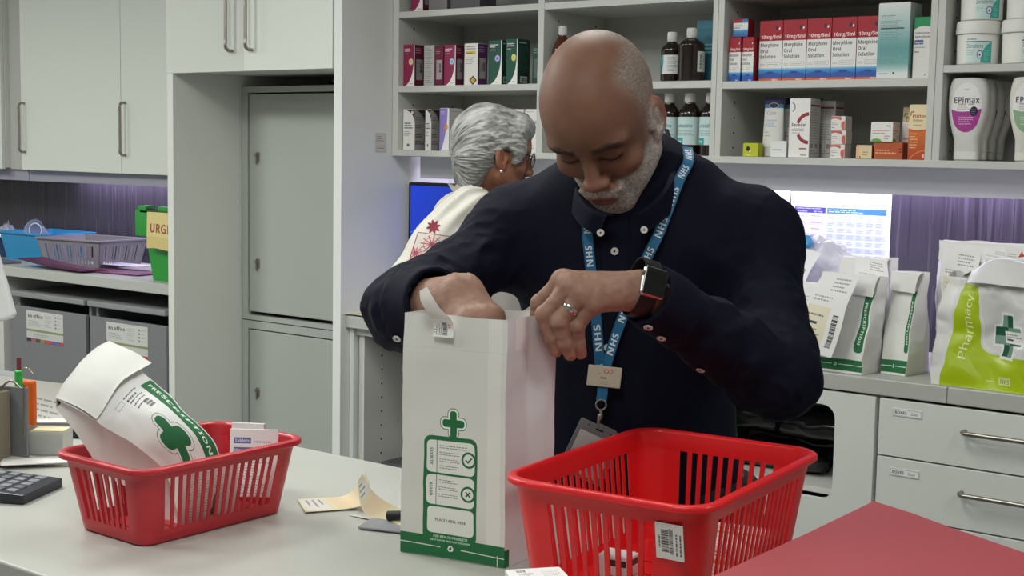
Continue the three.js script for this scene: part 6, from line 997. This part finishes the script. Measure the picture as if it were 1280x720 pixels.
  const cr = coll([[-1.210, 1.468, -1.796], [-1.195, 1.447, -1.750], [-1.168, 1.424, -1.707], [-1.134, 1.405, -1.672], [-1.104, 1.394, -1.660], [-1.083, 1.389, -1.662]], [[-1.226, 1.452, -1.785], [-1.216, 1.434, -1.748], [-1.196, 1.414, -1.712], [-1.162, 1.388, -1.676], [-1.128, 1.370, -1.656], [-1.102, 1.361, -1.656]], 0.0022);
  obj('collar', cl, cM, man); obj('collar', cr, cM, man);
  const bm = std(0xcfcac6, 0.35);
  const put = (p, r) => { const q = march(shirt, p, fwd, 0.001); buttonAt(man, 'button', q, gradOf(shirt, q), r, bm, true); };
  for (const p of [[-1.059, 1.342, -1.639], [-1.056, 1.277, -1.633], [-1.06, 1.2, -1.63]]) put(p, 0.0056);
  buttonAt(man, 'button', [-1.037, 1.3705, -1.672], V(0.55, 0.2, 0.8).normalize(), 0.0052, bm, true); buttonAt(man, 'button', [-1.09, 1.365, -1.64], V(0.55, 0.2, 0.8).normalize(), 0.0052, bm, true);
  for (const p of [[-0.882, 1.264, -1.449], [-0.866, 1.250, -1.459], [-0.847, 1.202, -1.531]]) put(p, 0.0058);
  put([-1.236, 1.223, -1.363], 0.0058);
  // trousers, belt, shoes
  const tg = meshField((x, y, z) => { const d = legs(0.014)(x, y, z) + 0.004 * nz(x * 9, y * 6, z * 9); return Math.max(d, y - 0.97, 0.075 - y); }, [-1.42, 0.05, -2.1], [-0.9, 1.0, -1.66], 0.014); obj('trousers', tg, std(0x17181c, 0.85), man);
  for (const s of [-1, 1]) { const hx = hip[0] + s * 0.102, hz = hip[2] - s * 0.038; const sf = (x, y, z) => Math.max(smin(ell(x, y, z, hx + 0.035, 0.04, hz + 0.06, 0.05, 0.045, 0.135), caps(x, y, z, [hx, 0.05, hz - 0.02], [hx, 0.11, hz - 0.02], 0.05, 0.05), 0.03), 0.004 - y, y - 0.12); obj('shoe', meshField(sf, [hx - 0.1, -0.01, hz - 0.12], [hx + 0.12, 0.15, hz + 0.22], 0.009), std(0x121212, 0.4), man); }

  // lanyard
  const rib = (pts, w, seg, tw = 0) => { const c = new THREE.CatmullRomCurve3(pts.map((p) => V(...p)), false, 'centripetal'); const L = [], n = seg; for (let i = 0; i <= n; i++) { const p = c.getPoint(i / n), t = c.getTangent(i / n), d = V(-fwd[0], -fwd[1], -fwd[2]); const s = new THREE.Vector3().crossVectors(d, t).normalize().applyAxisAngle(t, tw * (i / n) ** 2); L.push([p, s]); } const len = c.getLength(); const g = sheet((u, v) => { const [p, s] = L[Math.round(v * n)]; return [p.x + s.x * (u - 0.5) * w, p.y + s.y * (u - 0.5) * w, p.z + s.z * (u - 0.5) * w]; }, 4, n, 0.0011); const uv = g.attributes.uv; for (let i = 0; i < uv.count; i++) uv.setXY(i, 1 - uv.getX(i), uv.getY(i) * len / 0.048); return g; };
  const drape = (pts, gap) => pts.map((p) => { const q = [p[0] - fwd[0] * 0.3, p[1] - fwd[1] * 0.3, p[2] - fwd[2] * 0.3]; const m = march(tors, q, fwd, gap); return m; });
  const nhs = tex(64, 200, (g, w, h) => { fill(g, '#11628c', 0, 0, w, h); fill(g, '#0e567c', 0, 0, 5, h); fill(g, '#0e567c', w - 5, 0, 5, h); txt(g, 'NHS', w / 2, h / 2, 56, '#d7dee2', { rot: -Math.PI / 2, align: 'center', sx: 1.15 }); }); nhs.wrapS = nhs.wrapT = THREE.RepeatWrapping;
  const nhsB = nhs.clone(); nhsB.center.set(0.5, 0.5); nhsB.rotation = Math.PI; 
  const lm = std(0xffffff, 0.6, { map: nhs, side: THREE.DoubleSide }), lmB = std(0xffffff, 0.6, { map: nhsB, side: THREE.DoubleSide });
  const lan = sub('lanyard', man);
  const p1 = drape([[-1.121, 1.397, -1.649], [-1.118, 1.370, -1.649], [-1.112, 1.330, -1.648], [-1.110, 1.283, -1.656], [-1.107, 1.224, -1.664], [-1.099, 1.172, -1.663], [-1.097, 1.15, -1.663]], 0.009);
  const p2 = [...drape([[-1.083, 1.485, -1.855]], 0.002), ...drape([[-1.062, 1.463, -1.822], [-1.044, 1.441, -1.775], [-1.036, 1.406, -1.739], [-1.041, 1.363, -1.718], [-1.047, 1.326, -1.697], [-1.061, 1.284, -1.693], [-1.071, 1.249, -1.682], [-1.085, 1.207, -1.678], [-1.092, 1.157, -1.666]], 0.009)];
  obj('strap', rib(p1.reverse(), 0.0155, 60), lm, lan); obj('strap', rib(p2, 0.0155, 90, 0.5), lmB, lan);
  const end = p2[p2.length - 1], bpos = [end[0] + 0.004, end[1] - 0.004, end[2] + 0.006];
  const bt = canvasMat(192, 128, (g, w, h) => { fill(g, '#b9ae9c', 0, 0, w, h); g.strokeStyle = '#b35a3c'; g.lineWidth = 5; g.beginPath(); g.arc(104, 30, 12, 0, 7); g.stroke(); g.beginPath(); g.arc(128, 30, 12, -2, 3); g.stroke(); lines(g, 56, 44, 50, 1, 10, 4, '#9b8a78'); lines(g, 74, 68, 54, 1, 10, 10, '#55504a'); lines(g, 78, 96, 60, 2, 12, 4, '#8d8478'); }, 0.4);
  const q0 = new THREE.Quaternion().setFromRotationMatrix(new THREE.Matrix4().makeBasis(V(0.79, -0.09, -0.61).normalize(), V(0.02, 0.99, -0.12).normalize(), V(0.6, 0.1, 0.79).normalize()));
  const badge = obj('badge', [rb(0.05, 0.031, 0.003, 0.003)], [bt, bt, bt, bt, bt, bt][0], lan); badge.position.set(...bpos); badge.quaternion.copy(q0);
  const tail = sub('tail', lan); tail.position.set(bpos[0], bpos[1], bpos[2]); tail.quaternion.copy(q0);
  const tl = obj('strap_end', rb(0.0155, 0.03, 0.002, 0.0008).translate(0, -0.022, -0.003), std(0x11628c, 0.6), tail);
  obj('clip', [new THREE.TorusGeometry(0.0075, 0.0013, 8, 24).translate(0, -0.042, 0), tube([[0, -0.049, 0], [0.002, -0.058, 0.002], [-0.001, -0.066, 0.001], [0, -0.074, 0]], 0.0024, 20, 8), lathe([[0, -0.056], [0.0035, -0.056], [0.0035, -0.064], [0, -0.064]], 12)], M.steel, tail);
  const hold = new THREE.Shape(); [[-0.032, 0.005], [-0.03, 0.006], [-0.008, 0.006], [-0.004, 0.009], [0.022, 0.009], [0.036, 0.0], [0.036, -0.075], [-0.032, -0.075]].forEach(([x, y], i) => i ? hold.lineTo(x, y) : hold.moveTo(x, y)); hold.holes.push(rrShape(0.014, 0.004, 0.0018, 0, 0.0, THREE.Path)); for (const x of [-0.018, 0.018]) { const c = new THREE.Path(); c.absarc(x, 0.001, 0.002, 0, Math.PI * 2); hold.holes.push(c); }
  const ch = obj('card_holder', new THREE.ExtrudeGeometry(hold, { depth: 0.002, bevelEnabled: true, bevelSize: 0.0008, bevelThickness: 0.0006 }).rotateZ(-0.33).translate(0.002, -0.08, -0.001), std(0x6f7073, 0.4), tail); void ch;
  obj('card', rb(0.056, 0.062, 0.0012, 0.001).translate(0.001, -0.04, 0.0032).rotateZ(-0.33).translate(0.002, -0.08, -0.001), std(0xb9b7b3, 0.45), tail); void tl;

  // wrist watch and ring
  const wt = sub('wristwatch', man);
  const ax = V(-0.62, 0.28, 0.73).normalize(); const nrm = V(0.55, 0.36, 0.77); nrm.addScaledVector(ax, -nrm.dot(ax)).normalize(); const sd = new THREE.Vector3().crossVectors(ax, nrm).normalize();
  const wc = V(-0.938, 1.305, -1.511); wt.position.copy(wc); wt.quaternion.setFromRotationMatrix(new THREE.Matrix4().makeBasis(ax, nrm, sd)); // x along the arm, y out of the face
  const ro = 0.037; obj('strap', surf((u, v) => { const a = u * Math.PI * 2, pr = [[-0.0115, 0], [-0.0115, 0.002], [0.0115, 0.002], [0.0115, 0], [-0.0115, 0]][Math.round(v * 4)]; const r = ro + pr[1]; return [pr[0], Math.cos(a) * r * 0.95, Math.sin(a) * r * 1.02]; }, 48, 4), phys(0x0c0c0d, 0.45, { side: THREE.DoubleSide }), wt);
  obj('case', rb(0.034, 0.0105, 0.04, 0.0048, 4).translate(0, ro + 0.003, 0), phys(0xb9b8b6, 0.22, { metalness: 1 }), wt); obj('screen', rb(0.0295, 0.003, 0.0355, 0.0014, 3).translate(0, ro + 0.0078, 0), phys(0x08090b, 0.12, { clearcoat: 1 }), wt); obj('crown', cyl(0.0035, 0.0035, 0.003, 16).rotateZ(Math.PI / 2).translate(0.018, ro + 0.004, 0.009), M.steel, wt);
  const A = V(...lCh[2][0]), B = V(...lCh[2][1]), rp = A.clone().lerp(B, 0.52); const rg = obj('ring', lathe([[0.0118, -0.003], [0.0128, -0.0032], [0.0131, 0], [0.0128, 0.0032], [0.0118, 0.003]], 32), phys(0xc6c4c0, 0.2, { metalness: 1 }), man); rg.position.copy(rp); rg.quaternion.setFromUnitVectors(V(0, 1, 0), B.clone().sub(A).normalize());
}
// ---------------------------------------------------------------- the woman at the desk
{
  const wm = thing('person', 'grey haired woman in white embroidered blouse and glasses, seen from the side', 'person');
  const H = frame([[-0.7828, 0.0239, 0.6218], [-0.0708, 0.9894, -0.1271], [-0.6183, -0.1436, -0.7728]], [-2.305, 1.466, -2.945]);
  const shM = [-2.345, 1.285, -2.93], X = [-0.7828, 0, -0.6183], Fw = [0.62, 0, -0.773];
  const at = (l, u, f) => [shM[0] + X[0] * l + Fw[0] * f, shM[1] + u, shM[2] + X[2] * l + Fw[2] * f];
  const shR = [-2.294, 1.301, -2.835], shL = at(0.165, 0.0, -0.01), elR = [-2.376, 1.134, -2.695], wrR = [-2.184, 1.054, -2.642], elL = at(0.24, -0.24, -0.02), wrL = at(0.17, -0.25, 0.2), neckW = at(0, 0.045, 0.01);
  const head = headField({ neckA: [0, -0.045, -0.035], neckB: H.toL(...neckW), neckR: [0.047, 0.052], male: false });
  const S = 0.95;
  const col = (x, y, z) => { const ax = Math.abs(x), n = fbm(x * 50, y * 50, z * 50); let c = mix3([0.27, 0.125, 0.075], [0.2, 0.08, 0.05], 0.5 + 0.5 * n); c = mix3(c, [0.3, 0.11, 0.075], 0.5 * sstep(0.07, 0.079, ax)); const by = 0.021; c = mix3(c, [0.06, 0.045, 0.04], 0.7 * sstep(0.005, 0.002, Math.abs(y - by)) * sstep(0.012, 0.018, ax) * sstep(0.055, 0.05, ax) * sstep(0.05, 0.06, z)); c = mix3(c, [0.25, 0.07, 0.06], 0.8 * sstep(0.024, 0.018, ax) * sstep(-0.064, -0.068, y) * sstep(-0.085, -0.081, y) * sstep(0.086, 0.09, z)); c = mix3(c, [0.02, 0.014, 0.012], 0.9 * sstep(0.003, 0.0015, Math.abs(y + 0.006)) * sstep(0.018, 0.015, Math.abs(ax - 0.031)) * sstep(0.06, 0.07, z)); return c; };
  const hg = meshField(head, [-0.1, -0.19, -0.15], [0.1, 0.15, 0.14], 0.004, col); hg.scale(S, S, S); hg.applyMatrix4(H.mat);
  const torso = (g) => (x, y, z) => { const dx = x - shM[0], dz = z - shM[2], a = dx * X[0] + dz * X[2], c = dx * Fw[0] + dz * Fw[2], b = y - shM[1]; let d = ell(a, b, c, 0, -0.14, 0, 0.155 + g, 0.2 + g, 0.115 + g); d = smin(d, ell(a, b, c, 0, -0.4, -0.01, 0.15 + g, 0.26 + g, 0.12 + g), 0.08); d = smin(d, ell(a, b, c, 0, -0.56, -0.02, 0.17 + g, 0.16 + g, 0.13 + g), 0.06); d = smin(d, caps(x, y, z, shR, shL, 0.045 + g, 0.045 + g), 0.06); return smin(d, caps(x, y, z, neckW, at(0, -0.03, 0), 0.045 + g, 0.07 + g), 0.05); };
  const arm = (g) => (x, y, z) => Math.min(smin(caps(x, y, z, shR, elR, 0.045 + g, 0.038 + g), caps(x, y, z, elR, wrR, 0.036 + g, 0.025 + g), 0.02), smin(caps(x, y, z, shL, elL, 0.045 + g, 0.038 + g), caps(x, y, z, elL, wrL, 0.036 + g, 0.025 + g), 0.02));
  const legs = (g) => (x, y, z) => { let d = 9; for (const s of [-1, 1]) { const h = at(s * 0.085, -0.6, -0.03), k = at(s * 0.095, -0.88, 0), f = at(s * 0.095, -1.2, -0.04); d = smin(d, smin(caps(x, y, z, h, k, 0.085 + g, 0.058 + g), caps(x, y, z, k, f, 0.056 + g, 0.038 + g), 0.03), 0.02); } return d; };
  const bodyF = (x, y, z) => smin(smin(torso(0)(x, y, z), arm(0)(x, y, z), 0.04), legs(0)(x, y, z), 0.05);
  const bg = meshField((x, y, z) => Math.max(bodyF(x, y, z), y - 1.32), [-2.75, 0.06, -3.3], [-1.95, 1.36, -2.55], 0.018, () => [0.25, 0.11, 0.068]);
  const mkHand = (wr, dir, s) => { const ch = [0, 1, 2, 3].map((i) => { const o = (i - 1.5) * 0.019 * s; const p = (k, dn) => [wr[0] + dir[0] * k + X[0] * o, wr[1] - dn, wr[2] + dir[2] * k + X[2] * o]; return [p(0.085, 0.01), p(0.12, 0.016), p(0.14, 0.03), p(0.152, 0.045)]; }); const th = [0.02, 0.05, 0.08, 0.1].map((k, i) => [wr[0] + dir[0] * k - X[0] * 0.035 * s * Math.min(1, i * 0.6), wr[1] - 0.012 * i, wr[2] + dir[2] * k - X[2] * 0.035 * s * Math.min(1, i * 0.6)]); const f = handField(wr, ch, th); const [lo, hi] = boundsOf([...ch.flat(), ...th, wr], 0.03); return meshField(f, lo, hi, 0.004, () => [0.26, 0.12, 0.075]); };
  obj('body', merged([hg, bg, mkHand(wrR, Fw, 1), mkHand(wrL, Fw, -1)]), skinMat(), wm);
  // blouse with gathered puffed sleeves
  const puff = (x, y, z, sh, el) => { const d = V(el[0] - sh[0], el[1] - sh[1], el[2] - sh[2]), L = d.length(); d.normalize(); const t = (x - sh[0]) * d.x + (y - sh[1]) * d.y + (z - sh[2]) * d.z; const k = Math.min(1, Math.max(0, t / L)), r = 0.058 + 0.03 * Math.sin(Math.PI * Math.min(1, 0.18 + k * 0.8)); let q = caps(x, y, z, sh, el, r, r) ; q = smin(q, ell(x, y, z, sh[0], sh[1] - 0.01, sh[2], 0.07, 0.06, 0.07), 0.03); const px = x - sh[0] - d.x * t, pz = z - sh[2] - d.z * t, an = Math.atan2(pz, px); return q + 0.008 * Math.sin(an * 11 + 2 * nz(x * 8, y * 8, z * 8)) * sstep(0.17, 0.0, t) + 0.012 * nz(x * 13, y * 6, z * 13); };
  const blouse = (x, y, z) => { let d = torso(0.018)(x, y, z) + 0.006 * nz(x * 11, y * 6, z * 11); d = smin(d, Math.min(puff(x, y, z, shR, elR), puff(x, y, z, shL, elL)), 0.03); d = smin(d, Math.min(caps(x, y, z, elR, wrR, 0.055, 0.036), caps(x, y, z, elL, wrL, 0.055, 0.036)), 0.03); const nk = caps(x, y, z, neckW, H.toW([0, -0.06, -0.03]), 0.056, 0.054); d = smax(d, -nk, 0.006); return Math.max(d, 0.62 - y); };
  const bl = phys(0xc9c6bd, 0.75, { sheen: 0.2 }); obj('blouse', meshField(blouse, [-2.8, 0.6, -3.35], [-1.9, 1.42, -2.5], 0.0075), bl, wm);
  // frilled neckline
  obj('frill', sheet((u, v) => { const a = u * Math.PI * 2, r = 0.064 + v * 0.02 + 0.004 * Math.sin(a * 14) * v; const p = at(Math.cos(a) * r * 1.05, 0.058 + v * 0.03 + 0.004 * Math.sin(a * 14) * v - 0.012 * Math.sin(a), Math.sin(a) * r); return p; }, 120, 5, 0.0012), phys(0xc9c6bd, 0.75, { side: THREE.DoubleSide }), wm);
  // embroidery on the right sleeve
  const vd = [-0.6, -0.08, -0.79]; const em = std(0x7d2338, 0.8, { side: THREE.DoubleSide });
  const onto = (p, gap) => march(blouse, [p[0] - vd[0] * 0.3, p[1] - vd[1] * 0.3, p[2] - vd[2] * 0.3], vd, gap);
  const e1 = V(0.795, 0, -0.606), base = [-2.221, 1.293, -2.580], base2 = [-2.221, 1.238, -2.574];
  const petal = (c0, a, l, w, off) => surf((u, v) => { const k = v * l, q = (u - 0.5) * w * Math.sin(Math.PI * (0.08 + 0.84 * v)); const x = Math.cos(a) * k - Math.sin(a) * q, y = Math.sin(a) * k + Math.cos(a) * q; return onto([c0[0] + e1.x * (x + off[0]), c0[1] + y + off[1], c0[2] + e1.z * (x + off[0])], 0.0012); }, 2, 5);
  const fl = []; for (let i = 0; i < 8; i++) fl.push(petal(base, i * Math.PI / 4 + 0.2, 0.019, 0.008, [0, 0])); obj('embroidered_flower', fl, em, wm);
  const fp = canvasMat(320, 288, (g, w, h) => { fill(g, '#c4beb6', 0, 0, w, h); g.strokeStyle = '#7d2338'; g.lineWidth = 7; g.strokeRect(6, 6, w - 12, h - 12); for (const [cx, cy, r] of [[150, 110, 96], [40, 220, 62], [270, 240, 66]]) { for (let i = 0; i < 12; i++) { const a = i * Math.PI / 6; g.strokeStyle = i % 2 ? '#a9465a' : '#8a2338'; g.lineWidth = 9; g.beginPath(); g.moveTo(cx, cy); g.lineTo(cx + Math.cos(a) * r, cy + Math.sin(a) * r); g.stroke(); } g.strokeStyle = '#b5606c'; g.lineWidth = 6; g.beginPath(); g.arc(cx, cy, r * 0.72, 0, 7); g.stroke(); } }, 0.8, { side: THREE.DoubleSide });
  obj('embroidered_panel', surf((u, v) => onto([base2[0] + e1.x * ((u - 0.5) * 0.1 + v * 0.02 - 0.008), base2[1] + (v - 0.5) * 0.072 - (u - 0.5) * 0.012, base2[2] + e1.z * ((u - 0.5) * 0.1 + v * 0.02 - 0.008)], 0.001), 16, 14), fp, wm);
  obj('trousers', meshField((x, y, z) => Math.max(smin(legs(0.016)(x, y, z), torso(0.01)(x, y, z), 0.04), y - 0.7, 0.06 - y), [-2.7, 0.04, -3.25], [-2.0, 0.74, -2.6], 0.018), std(0x23242a, 0.85), wm);
  for (const s of [-1, 1]) { const c = at(s * 0.095, 0, 0.03); const sf = (x, y, z) => Math.max(smin(caps(x, y, z, [c[0] - Fw[0] * 0.06, 0.045, c[2] - Fw[2] * 0.06], [c[0] + Fw[0] * 0.1, 0.03, c[2] + Fw[2] * 0.1], 0.045, 0.035), caps(x, y, z, [c[0] - Fw[0] * 0.06, 0.05, c[2] - Fw[2] * 0.06], [c[0] - Fw[0] * 0.06, 0.1, c[2] - Fw[2] * 0.06], 0.042, 0.042), 0.02), 0.004 - y); obj('shoe', meshField(sf, [c[0] - 0.2, -0.01, c[2] - 0.2], [c[0] + 0.2, 0.15, c[2] + 0.2], 0.01), std(0x141414, 0.5), wm); }
  // hair
  const strand = (x, y, z) => { const a = Math.atan2(x, y + 0.03) * 9, r = Math.hypot(x, y); return nz(a * 1.4 + 4, z * 34 - r * 16, r * 22) + 0.6 * nz(a * 3.1, z * 70 - r * 30, r * 20 + 5); };
  const hair = (x, y, z) => {
    const ax = Math.abs(x);
    let d = ell(x, y, z, 0, 0.045, -0.022, 0.092, 0.1, 0.113);
    d = smin(d, ell(x, y, z, 0, -0.02, -0.062, 0.079, 0.075, 0.062), 0.03);
    d = smin(d, ell(x, y, z, 0, -0.085, -0.07, 0.058, 0.035, 0.03), 0.025);
    d = smin(d, ell(x, y, z, 0, 0.088, 0.055, 0.066, 0.04, 0.05), 0.03);
    d = smin(d, ell(ax, y, z, 0.07, 0.02, 0.035, 0.02, 0.045, 0.04), 0.02);
    d = smax(d, -ell(x, y, z, 0, -0.045, 0.115, 0.1, 0.092, 0.072), 0.012);
    d = smax(d, -ell(ax, y, z, 0.085, -0.03, 0.012, 0.032, 0.042, 0.03), 0.008);
    return d + 0.0042 * strand(x, y, z) + 0.004 * nz(x * 28, y * 28, z * 20);
  };
  const hc = (x, y, z) => { const s = strand(x, y, z), n = nz(x * 20, y * 20, z * 20); return mix3([0.1, 0.1, 0.097], [0.46, 0.46, 0.44], Math.min(1, Math.max(0, 0.5 + 0.6 * s + 0.25 * n - 0.2 * sstep(0.0, -0.07, y)))); };
  const hh = meshField(hair, [-0.13, -0.15, -0.16], [0.13, 0.17, 0.13], 0.003, hc); hh.scale(S, S, S); hh.applyMatrix4(H.mat); obj('hair', hh, phys(0xffffff, 0.5, { vertexColors: true }), wm);
  // glasses, earring
  const gl = sub('glasses', wm); gl.applyMatrix4(H.mat); const gm = std(0x2c1c1c, 0.35);
  const rim = (s) => tube(Array.from({ length: 20 }, (_, i) => { const a = i / 20 * Math.PI * 2; return [s * 0.031 + Math.cos(a) * 0.024, -0.003 + Math.sin(a) * 0.0185, 0.1 - 0.12 * Math.abs(s * 0.031 + Math.cos(a) * 0.024) * 0.35]; }), 0.0016, 60, 8, true);
  obj('frame', [rim(1), rim(-1), tube([[-0.008, 0.002, 0.0995], [0, 0.006, 0.102], [0.008, 0.002, 0.0995]], 0.0015, 12, 8)], gm, gl);
  for (const s of [-1, 1]) { obj('temple_arm', tube([[s * 0.055, 0.004, 0.096], [s * 0.069, 0.006, 0.08], [s * 0.074, 0.008, 0.03], [s * 0.077, 0.004, -0.008], [s * 0.075, -0.012, -0.02]], 0.0015, 30, 8), gm, gl); obj('lens', surf((u, v) => [s * 0.031 + Math.cos(u * 6.2832) * 0.0235 * v, -0.003 + Math.sin(u * 6.2832) * 0.018 * v, 0.1 - 0.12 * Math.abs(s * 0.031 + Math.cos(u * 6.2832) * 0.024 * v) * 0.35], 28, 4), phys(0xffffff, 0.05, { transmission: 0.95, side: THREE.DoubleSide }), gl); }
  const er = obj('earring', new THREE.SphereGeometry(0.0045, 16, 12), phys(0xdad7d0, 0.2, { metalness: 0.6 }), wm); er.position.set(...H.toW([-0.0775, -0.047, 0.004]));
}
renderer.render(scene, camera);
